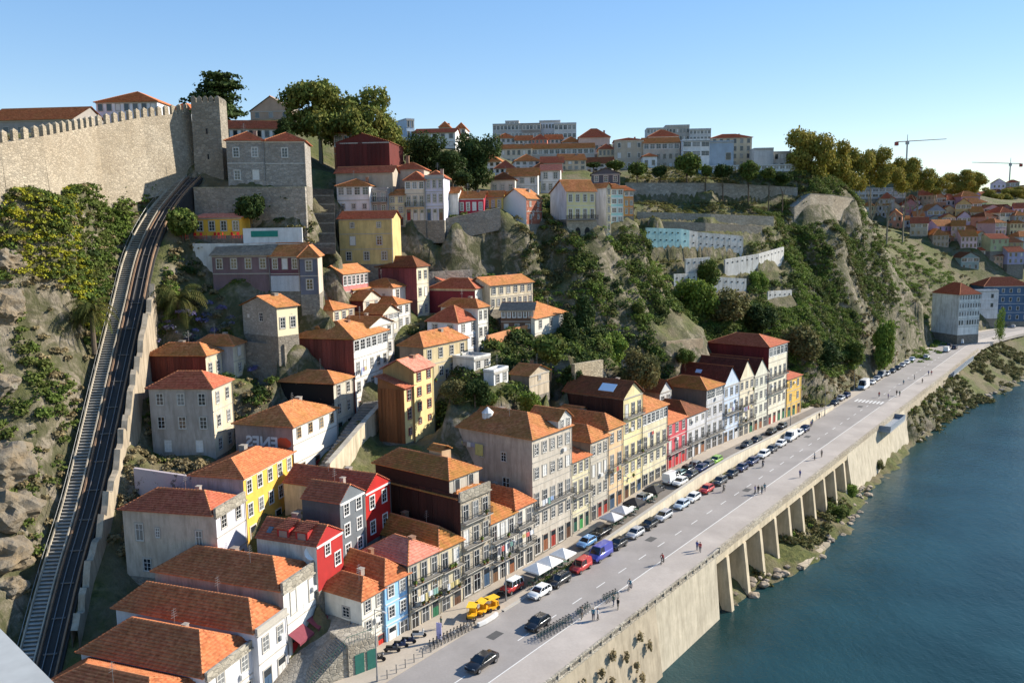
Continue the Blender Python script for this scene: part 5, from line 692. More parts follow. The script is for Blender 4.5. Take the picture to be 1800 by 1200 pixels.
LAND = [(-55.7, 86, 5.1), (-56.8, 93, 10.8), (-57.9, 101, 18.0), (-58.6, 109, 25.2), (-59.7, 117, 32.7), (-61.3, 126, 40.4), (-63.4, 137, 49.1), (-65.7, 149, 58.2), (-65.6, 158, 65.2), (-64.0, 165, 70.5), (-63.8, 169, 72.4), (-58.2, 86, 5.7), (-59.3, 93, 11.4), (-60.4, 101, 18.6), (-61.1, 109, 25.8), (-62.2, 117, 33.3), (-63.8, 126, 41.0), (-65.9, 137, 49.7), (-68.2, 149, 58.8), (-68.1, 158, 65.8), (-66.5, 165, 71.1), (-66.3, 169, 73.0), (-52.5, 86, 5.1), (-53.6, 93, 10.8), (-54.7, 101, 18.0), (-55.4, 109, 25.2), (-56.5, 117, 32.7), (-58.1, 126, 40.4), (-60.2, 137, 49.1), (-62.5, 149, 58.2), (-62.4, 158, 65.2), (-60.8, 165, 70.5), (-60.6, 169, 72.4), (-64.0, 98, 21.0), (-66.5, 103, 26.6), (-68.3, 107, 33.1), (-70.4, 111.5, 39.9), (-72.4, 116, 47.2), (-74.1, 120, 55.0), (-75.3, 123, 61.5), (-68.8, 124, 46.0), (-73.1, 134, 58.6), (-71.8, 151, 61.1), (-61.9, 117.5, 38.5), (-62.5, 110, 32.1), (-63.0, 104.5, 26.0), (-75.9, 125, 67.2), (-74.2, 131, 67.8), (-74.1, 147, 70.3), (-69.7, 160, 73.6), (-64.9, 172, 76.0), (-60.6, 94, 16.9), (-66.6, 113, 39.5), (-71.9, 123, 53.0), (-75.8, 156, 67.4), (-71.3, 163, 69.7), (-76.5, 145, 65.1), (-74.6, 124.4, 67.2), (-72.4, 123.8, 66.2), (-73.8, 127.4, 67.5), (-71.6, 126.8, 66.5), (-72.9, 130.4, 67.8), (-70.7, 129.8, 66.8), (-72.9, 130.4, 67.8), (-70.7, 129.8, 66.8), (-72.9, 133.6, 68.3), (-70.7, 133.0, 67.3), (-72.9, 136.8, 68.8), (-70.7, 136.2, 67.8), (-72.8, 140.0, 69.3), (-70.6, 139.4, 68.3), (-72.8, 143.2, 69.8), (-70.6, 142.6, 68.8), (-72.8, 146.4, 70.3), (-70.6, 145.8, 69.3), (-72.8, 146.4, 70.3), (-70.6, 145.8, 69.3), (-71.7, 149.7, 71.1), (-69.5, 149.1, 70.1), (-70.6, 152.9, 71.9), (-68.4, 152.3, 70.9), (-69.5, 156.2, 72.8), (-67.3, 155.6, 71.8), (-68.4, 159.4, 73.6), (-66.2, 158.8, 72.6), (-68.4, 159.4, 73.6), (-66.2, 158.8, 72.6), (-67.2, 162.4, 74.2), (-65.0, 161.8, 73.2), (-66.0, 165.4, 74.8), (-63.8, 164.8, 73.8), (-64.8, 168.4, 75.4), (-62.6, 167.8, 74.4), (-63.6, 171.4, 76.0), (-61.4, 170.8, 75.0), (-79.9, 126, 71.2), (-100.9, 130, 75.2), (-78.2, 132, 71.8), (-99.2, 136, 75.8), (-78.1, 148, 74.3), (-99.1, 152, 78.3), (-73.7, 161, 77.6), (-94.7, 165, 81.6), (-68.9, 173, 80.0), (-89.9, 177, 84.0), (-62.6, 168, 71.4), (-40.0, 164, 70.8), (-50.9, 165, 71.0), (-48.8, 156.5, 60.9), (-59.1, 157, 61.0), (-40.2, 156, 60.7), (-47.8, 153, 60.2), (-57.9, 153.5, 60.3), (-39.3, 152.5, 60.0), (-48.5, 205, 76.5), (-45.7, 140, 43.4), (-55.1, 140, 47.5), (-39.9, 136, 40.1), (-52.2, 152, 50.4), (-60.1, 146, 53.0), (-36.9, 158, 49.6), (-24.7, 182, 55.6), (-14.9, 184, 53.5), (-5.0, 193, 52.9), (5.8, 201, 51.0), (10.4, 198, 48.3), (15.1, 196, 52.4), (20.4, 196, 45.6), (22.8, 205, 54.7), (12.5, 180, 42.0), (11.4, 165, 36.8), (20.0, 180, 36.9), (35.6, 205, 38.9), (26.8, 175, 32.5), (38.9, 200, 33.8), (49.3, 215, 34.6), (6.1, 148, 32.1), (-2.1, 140, 33.8), (-7.9, 138, 33.4), (-11.6, 136, 34.8), (10.7, 155, 32.8), (23.0, 165, 31.9), (-25.5, 190, 62.6), (-13.9, 192, 64.3), (-2.2, 196, 66.3), (8.7, 203, 62.5), (14.4, 205, 56.2), (23.6, 212, 58.0), (31.7, 218, 61.5), (45.2, 262, 68.3), (66.1, 275, 67.4), (89.5, 290, 67.4), (44.1, 290, 72.0), (71.3, 297, 71.9), (102.3, 305, 70.7), (45.9, 302, 77.9), (72.5, 302, 77.1), (107.6, 315, 76.8), (43.2, 250, 52.8), (73.9, 268, 52.1), (54.0, 252, 48.3), (89.1, 275, 48.4), (51.1, 246, 43.6), (71.4, 258, 42.4), (65.8, 250, 37.0), (88.9, 262, 35.5), (40.7, 235, 45.3), (33.9, 222, 43.3), (43.7, 225, 37.4), (63.6, 235, 32.7), (83.4, 240, 27.6), (89.6, 238, 21.1), (93.6, 235, 16.5), (105.0, 294, 59.6), (118.1, 302, 59.1), (107.4, 314, 71.9), (137.8, 336, 71.6), (104.7, 292, 44.5), (103.2, 276, 33.9), (126.0, 316, 53.6), (127.4, 308, 43.2), (127.1, 296, 30.6), (126.4, 284, 20.9), (143.9, 333, 59.8), (148.4, 332, 49.5), (154.8, 330, 38.9), (168.2, 338, 32.8), (179.5, 346, 28.4), (153.5, 316, 22.7), (168.5, 328, 19.9), (145.4, 290, 15.7), (126.1, 270, 15.2), (175.2, 385, 38.3), (192.9, 388, 31.2), (215.5, 400, 30.0), (184.6, 420, 53.4), (130.7, 330, 75.5), (166.5, 420, 74.9), (229.9, 510, 78.0), (279.0, 545, 78.5), (324.5, 580, 79.2), (370.3, 610, 79.6), (-77.5, 260, 92.6), (-30.2, 230, 80.9), (-15.4, 240, 78.3), (1.0, 300, 84.0), (23.7, 335, 85.8), (-47.6, 240, 85.1), (-140, 160, 85), (-150, 300, 95), (-60, 450, 104), (60, 520, 108), (200, 620, 98), (320, 700, 86), (-100, 700, 110), (400, 760, 84), (-61.7, 161.9, 61.3), (-61.3, 165.3, 70.5), (-54.2, 161.1, 61.2), (-53.9, 164.5, 70.4), (-46.8, 160.2, 61.0), (-46.4, 163.6, 70.2), (-39.4, 159.4, 60.9), (-39.0, 162.8, 70.1), (-26.0, 186.4, 57.9), (-26.5, 189.8, 62.6), (-19.4, 187.4, 58.8), (-19.9, 190.8, 63.5), (-12.9, 188.4, 59.6), (-13.4, 191.8, 64.3), (-12.5, 188.5, 59.6), (-13.7, 191.7, 64.3), (-1.6, 192.5, 61.7), (-2.8, 195.7, 66.4), (41.3, 295.4, 70.6), (40.9, 298.8, 76.8), (49.5, 296.4, 70.5), (49.1, 299.8, 76.7), (57.8, 297.4, 70.4), (57.4, 300.8, 76.6), (57.9, 297.4, 70.4), (57.3, 300.8, 76.6), (66.3, 298.9, 70.4), (65.7, 302.3, 76.6), (74.8, 300.4, 70.3), (74.2, 303.8, 76.5), (74.9, 300.5, 70.3), (74.1, 303.7, 76.5), (82.6, 302.5, 69.9), (81.8, 305.7, 76.1), (90.4, 304.5, 69.5), (89.6, 307.7, 75.7), (90.5, 304.5, 69.5), (89.4, 307.7, 75.7), (96.2, 306.5, 69.2), (95.1, 309.7, 75.4), (101.9, 308.5, 69.0), (100.8, 311.7, 75.2), (107.6, 310.5, 68.7), (106.5, 313.7, 74.9), (42.0, 252.5, 53.0), (40.7, 255.7, 61.2), (47.8, 255.0, 52.8), (46.5, 258.2, 60.9), (53.6, 257.5, 52.5), (52.3, 260.7, 60.7), (53.7, 257.6, 52.5), (52.2, 260.6, 60.7), (59.7, 260.6, 51.4), (58.2, 263.6, 59.6), (59.6, 260.5, 51.4), (58.3, 263.7, 59.6), (67.8, 264.0, 50.6), (66.4, 267.2, 58.8), (75.9, 267.5, 49.8), (74.6, 270.7, 58.0), (53.4, 248.6, 47.0), (51.9, 251.6, 51.7), (61.7, 252.6, 47.3), (60.2, 255.6, 52.0), (67.5, 256.6, 46.3), (65.8, 259.5, 51.0), (74.0, 260.6, 47.0), (72.3, 263.5, 51.6), (80.5, 264.6, 47.6), (78.8, 267.5, 52.3), (80.8, 264.8, 47.6), (78.5, 267.3, 52.3), (86.3, 269.8, 48.5), (84.0, 272.3, 53.2), (91.9, 274.8, 49.4), (89.6, 277.3, 54.1), (49.2, 244.6, 42.7), (47.7, 247.6, 47.4), (56.9, 248.6, 42.7), (55.4, 251.6, 47.4), (61.2, 248.6, 41.6), (59.7, 251.6, 46.3), (67.4, 251.6, 41.0), (65.9, 254.6, 45.7), (73.6, 254.6, 40.4), (72.1, 257.6, 45.1), (64.7, 244.6, 35.0), (63.0, 247.5, 39.7), (69.7, 247.6, 35.7), (68.0, 250.5, 40.4), (81.2, 256.6, 36.2), (79.3, 259.5, 40.9), (90.7, 262.6, 36.0), (88.8, 265.5, 40.7), (102.9, 298.6, 59.9), (101.2, 301.6, 67.6), (109.9, 302.6, 64.6), (108.2, 305.6, 72.3), (110.1, 302.7, 64.6), (108.0, 305.4, 72.3), (115.5, 306.7, 64.5), (113.4, 309.4, 72.2), (120.9, 310.7, 64.3), (118.8, 313.4, 72.0), (120.9, 310.8, 64.3), (118.7, 313.4, 72.0), (127.4, 316.3, 63.8), (125.2, 318.9, 71.5), (133.9, 321.8, 63.2), (131.7, 324.4, 70.9), (38.1, 194.8, 28.1), (35.8, 197.3, 34.3), (43.6, 199.8, 27.7), (41.3, 202.3, 33.9), (49.2, 204.8, 27.4), (46.9, 207.3, 33.6), (-25.0, 115.8, 22.8), (-28.4, 116.2, 28.5), (-24.3, 120.8, 23.4), (-27.7, 121.2, 29.1), (-24.3, 120.8, 23.4), (-27.7, 121.3, 29.1), (-23.2, 127.8, 24.4), (-26.6, 128.3, 30.1), (-22.1, 134.8, 25.5), (-25.5, 135.3, 31.2), (-22.1, 134.7, 25.5), (-25.5, 135.3, 31.2), (-20.0, 145.7, 27.1), (-23.4, 146.3, 32.8), (-3.3, 159.1, 37.9), (-6.1, 161.0, 41.1), (0.8, 165.1, 38.2), (-2.0, 167.0, 41.4), (0.7, 165.0, 38.2), (-1.9, 167.2, 41.4), (5.8, 171.0, 38.8), (3.2, 173.2, 42.0), (-58.5, 151.4, 53.7), (-58.3, 154.8, 59.9), (-51.5, 150.9, 53.6), (-51.3, 154.3, 59.8), (-44.6, 150.4, 53.5), (-44.3, 153.8, 59.7), (-37.6, 149.9, 53.4), (-37.4, 153.3, 59.6), (-53.9, 111.4, 25.5), (-53.3, 114.8, 29.2), (-45.4, 109.9, 24.6), (-44.8, 113.3, 28.3), (-45.5, 110.0, 24.6), (-44.6, 113.2, 28.3), (-39.1, 108.3, 23.5), (-38.2, 111.5, 27.2), (-46.7, 139.0, 36.6), (-45.9, 142.2, 43.3), (-38.9, 137.0, 36.2), (-38.1, 140.2, 42.9), (41.3, 266.5, 63.0), (40.3, 269.7, 66.3), (47.7, 268.5, 62.8), (46.7, 271.7, 66.1), (54.1, 270.5, 62.5), (53.1, 273.7, 65.8), (60.5, 272.5, 62.3), (59.5, 275.7, 65.6), (66.9, 274.5, 62.0), (65.9, 277.7, 65.3), (67.0, 274.5, 62.0), (65.7, 277.7, 65.3), (73.0, 277.0, 61.8), (71.7, 280.2, 65.1), (79.0, 279.5, 61.5), (77.7, 282.7, 64.8), (84.9, 282.0, 61.3), (83.6, 285.2, 64.6), (90.9, 284.5, 61.0), (89.6, 287.7, 64.3), (43.9, 260.5, 60.0), (42.9, 263.7, 63.3), (50.3, 262.5, 59.7), (49.3, 265.7, 63.0), (56.7, 264.5, 59.4), (55.7, 267.7, 62.7), (63.2, 266.5, 59.1), (62.2, 269.7, 62.4), (63.4, 266.6, 59.1), (61.9, 269.6, 62.4), (70.5, 269.9, 58.6), (69.0, 273.0, 61.9), (77.6, 273.2, 58.2), (76.1, 276.3, 61.5), (84.7, 276.6, 57.7), (83.2, 279.6, 61.0), (-29.5, 113, 21.5), (-29.2, 118, 23.5), (-28.1, 124.5, 25.9), (-26.4, 131.5, 28.6), (-24.7, 140, 31.2), (-23.6, 150, 32.7), (-22.4, 160, 34.2), (-35.8, 107, 19.2), (-34.6, 111, 20.8), (-33.3, 115, 21.8), (-35.3, 109, 19.9), (-27.3, 91.4, 10.6), (-24.2, 98.5, 13.4), (-21, 97, 13.4), (-20.5, 92.8, 13.3), (-24.6, 88.6, 9.7), (-24, 93, 11.5), (-39.2, 160.0, 57.5), (-36.6, 160.0, 57.5), (-34.0, 160.0, 57.5), (-39.8, 163.0, 58.9), (-37.2, 163.0, 58.9), (-34.6, 163.0, 58.9), (-40.4, 166.0, 60.3), (-37.8, 166.0, 60.3), (-35.2, 166.0, 60.3), (-41.0, 169.0, 61.7), (-38.4, 169.0, 61.7), (-35.8, 169.0, 61.7), (-41.6, 172.0, 63.1), (-39.0, 172.0, 63.1), (-36.4, 172.0, 63.1), (-42.3, 175.0, 64.6), (-39.7, 175.0, 64.6), (-37.1, 175.0, 64.6), (-42.9, 178.0, 66.0), (-40.3, 178.0, 66.0), (-37.7, 178.0, 66.0), (-43.5, 181.0, 67.4), (-40.9, 181.0, 67.4), (-38.3, 181.0, 67.4), (-44.1, 184.0, 68.8), (-41.5, 184.0, 68.8), (-38.9, 184.0, 68.8), (-44.7, 187.0, 70.2), (-42.1, 187.0, 70.2), (-39.5, 187.0, 70.2)]
ROCKS = [(-73.3, 119, 53.4, 3.0), (-74.7, 122, 59.0, 2.4), (-67.8, 107, 35.4, 3.6), (-66.0, 104, 29.3, 3.2), (-64.5, 100, 25.4, 2.8), (-66.2, 107, 31.5, 1.4), (-71.0, 113, 42.8, 2.2), (-62.7, 98, 20.2, 1.6), (-55.9, 101, 18.8, 2.0), (-53.1, 97, 14.6, 2.4), (-52.3, 99, 15.1, 2.0)]
TREES = [('cedar', -63.3, 184, 82.8, 13.1, 14.2, 'dark layered cedar rising behind the square tower', None), ('plane', -48.1, 216, 79.3, 22.1, 18.4, 'big olive green plane tree left of its twin above the stair street', None), ('plane', -35.8, 212, 78.1, 22.4, 17.2, 'big olive green plane tree behind the rust red hall', None), ('plane', -30.7, 222, 78.8, 13.1, 9.2, 'lower plane tree leaning out right of the two big ones', None), ('oak', -21.1, 214, 73.1, 13.1, 12.4, 'broad dark evergreen left of the tallest evergreen', None), ('oak', -8.6, 220, 72.5, 16.0, 11.8, 'tallest dark evergreen behind the crimson house', None), ('oak', -14.4, 212, 72.9, 8.8, 9.3, 'smaller dull evergreen between the two dark ones', None), ('round', -11.2, 205, 71.1, 4.8, 4.8, 'low round bush in front of the dark evergreens', None), ('ever', -53.0, 200, 82.8, 5.9, 5.5, 'dark shrub-like tree beside the old theatre front', None), ('round', 22.9, 301, 82.4, 3.4, 7.0, 'clipped dark green ball tree on the promenade wall', 'promenade ball trees'), ('round', 30.0, 301, 81.9, 3.0, 5.4, 'clipped dark green ball tree on the promenade wall', 'promenade ball trees'), ('round', 37.6, 301, 80.6, 4.4, 6.6, 'clipped dark green ball tree on the promenade wall', 'promenade ball trees'), ('round', 45.7, 301, 77.8, 7.0, 7.5, 'clipped dark green ball tree on the promenade wall', 'promenade ball trees'), ('round', 53.9, 301, 77.7, 5.6, 6.2, 'clipped dark green ball tree on the promenade wall', 'promenade ball trees'), ('round', 63.5, 301, 76.8, 10.0, 9.1, 'clipped dark green ball tree on the promenade wall', 'promenade ball trees'), ('round', 70.2, 301, 77.5, 5.8, 5.0, 'clipped dark green ball tree on the promenade wall', 'promenade ball trees'), ('round', 76.5, 301, 76.6, 7.0, 6.6, 'clipped dark green ball tree on the promenade wall', 'promenade ball trees'), ('round', 85.7, 301, 75.2, 8.6, 7.9, 'clipped dark green ball tree on the promenade wall', 'promenade ball trees'), ('round', 93.0, 301, 76.3, 5.8, 5.8, 'clipped dark green ball tree on the promenade wall', 'promenade ball trees'), ('round', 98.0, 301, 74.6, 6.0, 7.0, 'clipped dark green ball tree on the promenade wall', 'promenade ball trees'), ('plane2', 115.2, 324, 72.2, 25.1, 18.7, 'tallest golden green plane tree above the bastion', None), ('plane2', 129.9, 338, 72.2, 24.2, 16.3, 'golden green plane tree in the row along the promenade', 'plane trees along the promenade'), ('plane2', 147.6, 360, 72.5, 21.8, 14.9, 'golden green plane tree in the row along the promenade', 'plane trees along the promenade'), ('plane2', 165.0, 382, 73.0, 22.1, 14.7, 'golden green plane tree in the row along the promenade', 'plane trees along the promenade'), ('plane2', 184.5, 408, 73.9, 20.6, 14.6, 'golden green plane tree in the row along the promenade', 'plane trees along the promenade'), ('plane2', 203.6, 432, 74.2, 21.0, 14.3, 'golden green plane tree in the row along the promenade', 'plane trees along the promenade'), ('plane2', 224.6, 460, 74.6, 15.7, 13.9, 'golden green plane tree in the row along the promenade', 'plane trees along the promenade'), ('plane2', 249.3, 490, 75.3, 15.7, 14.8, 'golden green plane tree in the row along the promenade', 'plane trees along the promenade'), ('plane2', 277.6, 520, 75.9, 18.0, 17.9, 'golden green plane tree in the row along the promenade', 'plane trees along the promenade'), ('plane2', 303.8, 548, 75.7, 17.6, 17.3, 'golden green plane tree in the row along the promenade', 'plane trees along the promenade'), ('plane2', 339.4, 590, 71.8, 14.6, 13.8, 'olive tree on the far ridge beyond the plane row', 'trees on the far ridge'), ('plane2', 368.8, 610, 71.9, 14.7, 18.5, 'olive tree on the far ridge beyond the plane row', 'trees on the far ridge'), ('plane2', 354.6, 600, 70.2, 10.5, 12.4, 'olive tree on the far ridge beyond the plane row', 'trees on the far ridge'), ('round', -60.5, 154, 59.6, 7.3, 5.7, 'round dark green tree beside the top of the funicular', None), ('round', -49.3, 159, 62.5, 6.8, 5.7, 'round dark tree growing against the terrace wall', None), ('round', -48.8, 151, 50.4, 3.6, 5.4, 'round green shrub below the mauve house', None), ('ever', 16.0, 180, 37.0, 10.8, 7.7, 'tall dark conifer beside the half-ruined house', None), ('ever', 12.2, 176, 36.3, 8.0, 6.1, 'lower dark conifer left of the tall one', None), ('round', 7.1, 158, 34.0, 7.2, 7.2, 'broad dark shrub tree below the half-ruined house', None), ('bush', 35.6, 205, 33.2, 9.3, 9.9, 'broad dark tree beside the small lawn', None), ('bush', 28.9, 200, 36.8, 8.3, 7.7, 'dark tree left of the lawn, under the arched house', None), ('bush', 21.3, 180, 31.8, 8.2, 8.7, 'wide leafy tree in the gardens behind the skylight house', None), ('bush', 27.6, 172, 26.9, 11.0, 8.3, 'creeper-covered tree left of the brown garden wall', None), ('bush', 12.2, 160, 29.6, 6.8, 5.5, 'leafy tree above the roof with the skylight', None), ('bush', 41.4, 195, 29.0, 4.4, 5.1, 'small dark round tree inside the brown garden wall', None), ('bush', 54.5, 238, 35.0, 13.2, 11.5, 'grey-green tree in the middle of the terraces', None), ('bush', 64.4, 238, 32.4, 12.4, 13.1, 'bushy tree above the red hip roof', None), ('bush', 74.0, 242, 29.2, 11.8, 11.0, 'green tree right above the red hip roof', None), ('bush', 59.7, 250, 43.1, 9.8, 7.6, 'dark round bush between the white holed walls', None), ('bush', 77.4, 260, 39.5, 8.9, 7.2, 'fresh green bush at the foot of the middle holed wall', None), ('bush', 82.9, 238, 21.2, 13.4, 13.1, 'broad green shrub tree at the end of the red house', None), ('bush', 93.0, 247, 17.5, 12.2, 13.6, 'lush green shrub tree on the slope above the parked camper', None), ('bush', 108.3, 264, 15.6, 10.2, 10.9, 'bright green shrub tree at the roadside slope', None), ('bush', 127.0, 278, 12.9, 18.5, 8.4, 'upright green tree at the foot of the right cliff', None), ('bush', -10.7, 137, 33.1, 4.4, 5.7, 'grey-green olive behind the cream yellow house', None), ('bush', -6.4, 137, 32.1, 5.9, 5.3, 'leafy garden tree beside the olive', None), ('bush', -3.3, 140, 30.9, 4.0, 3.9, 'small yellowish garden shrub near the white garden house', None), ('bush', 3.3, 142, 28.8, 5.6, 3.9, 'climber-clad shrub against the garden ruin', None), ('bush', 26.5, 206, 39.0, 12.8, 8.5, 'hanging greenery tree below the orange house', None), ('bush', 35.4, 222, 50.9, 10.6, 6.1, 'climber tree on the cliff below the orange house', None), ('poplar', 209.8, 352, 10.2, 14.8, 4.4, 'slender green poplar at the bend of the avenue', None), ('palm', -57.3, 142, 44.4, 8.9, 12.7, 'big date palm with drooping fronds right of the funicular', None), ('palm', -65.3, 128, 45.4, 6.7, 9.7, 'date palm among the scrub left of the funicular', None), ('palm', 24.5, 172, 25.7, 7.3, 9.0, 'dark palm behind the yellow row house', None), ('bush', 67.5, 166.8, 0.6, 3.6, 5.5, 'pale bush on the rocks below the viaduct piers', None), ('bush', 75.6, 180.2, 0.6, 3.6, 5.0, 'flowering bush at the last viaduct pier', None), ('bush', 90.8, 199.9, 0.6, 3.6, 5.0, 'dense bush on the rocks below the sloping river wall', None)]
# ---------------------------------------------------------------- ground
def lerp_tab(tab, s):
    xs, ys = zip(*tab); return np.interp(s, xs, ys)
ZS = [(-50, 10), (105, 10), (130, 11.2), (150, 12.2), (165, 12.2), (190, 11.3), (220, 10.7), (238, 10), (999, 10)]
def zs(s): return float(lerp_tab(ZS, s))            # level of the street in front of the houses
BANK = [(-50, 50.5), (112, 50.8), (118, 51), (127, 49), (144, 45), (155, 44), (175, 45), (200, 46.5), (216, 46), (247, 48), (265, 46), (280, 46.5), (313, 42), (384, 32), (450, 18), (600, -5), (950, -60)]
def bend(s): return -np.maximum(0, np.asarray(s, float)-380)**2/450.
def hp_controls():
    P = [p for p in LAND]
    for h in HOUSES:
        s, t = st(h['x'], h['y'])
        if t < 76: 
            continue
        a = R(h['a']); u = (math.sin(a), math.cos(a)); v = (-math.cos(a), math.sin(a))
        for i, j in ((0, 0), (1, 0), (0, 1), (1, 1)):
            P.append((h['x']+u[0]*h['w']*i+v[0]*h['d']*j, h['y']+u[1]*h['w']*i+v[1]*h['d']*j, h['z0']+.25))
    fr = []
    for h in HOUSES:
        if h['n'] not in ('hillside_house', 'restaurant') or h['y'] > 185: continue
        s, t = st(h['x'], h['y'])
        a = R(h['a']); u = (math.sin(a), math.cos(a)); v = (-math.cos(a), math.sin(a))
        for i, j in ((.0, -2.2), (h['w']*.5, -2.2), (h['w'], -2.2), (-2.2, 0), (-2.2, h['d']*.5), (-2.2, h['d'])):
            x, y = h['x']+u[0]*i+v[0]*j, h['y']+u[1]*i+v[1]*j; bad = False
            for g in HOUSES:
                b = R(g['a']); dx, dy = x-g['x'], y-g['y']; uu = dx*math.sin(b)+dy*math.cos(b); vv = -dx*math.cos(b)+dy*math.sin(b)
                if -1 < uu < g['w']+1 and -1 < vv < g['d']+1: bad = True
            if st(x, y)[1] < 77 or bad: continue
            if any(math.hypot(x-q[0], y-q[1]) < 2.6 and abs(h['z0']-q[2]) > 1.2 for q in P+fr): continue
            fr.append((x, y, h['z0']-.1))
    P += fr
    for s in range(-20, 241, 12): P.append((*xy(s, 75.5), zs(s)-.3))
    for s in range(60, 235, 10): P.append((*xy(s, 83), zs(s)+(1.5 if s < 100 else 3)))
    for s in range(245, 400, 12): P.append((*xy(s, 69.5), 10.1))
    for s in range(400, 560, 20): P.append((*xy(s, 68+bend(s)), 10.1))
    return np.array(P)
CT = hp_controls()
d_ = np.linalg.norm(CT[:, None, :2]-CT[None, :, :2], axis=2); Q = len(CT)
Am = np.zeros((Q+3, Q+3)); Am[:Q, :Q] = d_-np.eye(Q)*.35; Am[:Q, Q] = 1; Am[:Q, Q+1:] = CT[:, :2]/100; Am[Q:, :Q] = Am[:Q, Q:].T
RB = np.linalg.solve(Am, np.concatenate([CT[:, 2], [0, 0, 0]]))
def rbf(X, Y):
    X = np.asarray(X, float).ravel(); Y = np.asarray(Y, float).ravel(); out = np.empty(len(X))
    for i in range(0, len(X), 8000):
        x, y = X[i:i+8000], Y[i:i+8000]; d = np.hypot(x[:, None]-CT[None, :, 0], y[:, None]-CT[None, :, 1])
        out[i:i+8000] = d @ RB[:Q]+RB[Q]+RB[Q+1]*x/100+RB[Q+2]*y/100
    return out
def ground(s, t):
    s = np.asarray(s, float).ravel(); t = np.asarray(t, float).ravel()
    X, Y = s*S0-t*C0, s*C0+t*S0; z = rbf(X, Y); b = bend(s)
    mk = np.clip((s-208)/8, 0, 1)*np.clip((306-s)/8, 0, 1)*np.clip((t-92)/5, 0, 1)*np.clip((150-t)/5, 0, 1); q_ = z/4.6; fq = q_-np.floor(q_); zt_ = (np.floor(q_)+np.clip((fq-.62)/.38, 0, 1))*4.6; z = z*(1-mk)+zt_*mk
    zst = lerp_tab(ZS, s)-.35
    edge = np.where(s < 238, 74.8, np.interp(s, [238, 250], [74.8, 69.6]))+b
    k = np.clip((t-edge)/1.5, 0, 1); z = zst*(1-k)+np.maximum(z, zst-.5)*k
    z = np.where((t < 67.1+b), 9.45, z)
    bt = lerp_tab(BANK, s); q = 53.6+b
    low = np.clip((t-bt)/np.maximum(q-2.0-bt, .6), -1, 1)
    zb = np.where(low > 0, low*2.2, low*4)
    steep = np.where(s > 246, 1., 0.)
    zb = np.where((steep > 0) & (low > 0), low**1.4*8.3, zb)
    kk = np.clip((t-(q-1.2))/1.2, 0, 1); z = np.where(t < q, zb*(1-kk)+9.4*kk, z)
    return z
def build_terrain():
    sg = np.concatenate([np.arange(-20, 300, 1.4), np.arange(300, 560, 3), np.arange(560, 961, 10)])
    tg = np.concatenate([np.arange(-120, 36, 6), np.arange(36, 165, 1.1), np.arange(165, 345, 5)])
    S, T = np.meshgrid(sg, tg, indexing='ij'); Z = ground(S, T).reshape(S.shape)
    gs = np.gradient(Z, sg, axis=0); gt = np.gradient(Z, tg, axis=1); sl = np.clip(np.hypot(gs, gt)-.35, 0, 1.4)/1.4
    nz = np.array([mnoise.fractal(Vector((s*.11, t*.11, z*.09)), 1., 2., 5) for s, t, z in zip(S.ravel(), T.ravel(), Z.ravel())]).reshape(S.shape)
    n2 = np.array([mnoise.noise(Vector((s*.35, t*.35, z*.3))) for s, t, z in zip(S.ravel(), T.ravel(), Z.ravel())]).reshape(S.shape)
    bankm = ((T < 53.0+bend(S)) & (Z > -3)).astype(float)*.8; free = ((T > 76) | (T < 52.5)).astype(float)*np.where(S > 238, 1, 1)
    amp = np.maximum(sl, bankm)*free
    amp = amp*(1-.75*((S > 205) & (S < 335) & (T > 90) & (T < 152)))
    rd = np.array([abs(mnoise.noise(Vector((s*.16, t*.10, z*.02)))) for s, t, z in zip(S.ravel(), T.ravel(), Z.ravel())]).reshape(S.shape); rd = (1-2*rd)*np.clip(sl*1.6, 0, 1)*free*(S > 95)*(1-.8*((S > 205) & (S < 335) & (T > 90) & (T < 152)))
    Z2 = Z+nz*1.5*amp+n2*.8*amp*(1+bankm*.5); T2 = T+(nz*1.8*amp-rd*1.7)*(Z > 2); S2 = S+n2*1.0*amp*(Z > 2)
    X, Y = S2*S0-T2*C0, S2*C0+T2*S0
    TP = np.array(TRACK); order = np.argsort(TP[:, 1]); tx = np.interp(Y, TP[order, 1], TP[order, 0]); tz = np.interp(Y, TP[order, 1], TP[order, 2])
    inb = (Y > TP[:, 1].min()) & (Y < TP[:, 1].max()); dxt = X-tx
    cap = tz-1.0+np.clip(np.abs(dxt)-4.0, 0, 9)*3.5; Z2 = np.where(inb & (np.abs(dxt) < 7), np.minimum(Z2, cap), Z2)
    n, m = S.shape; v = np.stack([X.ravel(), Y.ravel(), Z2.ravel()], 1); i, j = np.meshgrid(np.arange(n-1), np.arange(m-1), indexing='ij'); a = (i*m+j).ravel()
    f = np.stack([a, a+m, a+m+1, a+1], 1)
    global LANDBVH
    from mathutils.bvhtree import BVHTree
    LANDBVH = BVHTree.FromPolygons([Vector(q) for q in v.tolist()], f.tolist())
    o = obj('terrain', np_mesh('terrain', v, f, terr_mat(), smooth=False)); tag(o, 'rocky hillside with terraces and scrub rising from the river', 'hillside', kind='structure')
    return o
terrain = build_terrain()
def drop(x, y, dflt=0.):
    """height of the ground as built under a point"""
    h = LANDBVH.ray_cast(Vector((x, y, 200)), Vector((0, 0, -1))); return h[0].z if h[0] is not None else dflt

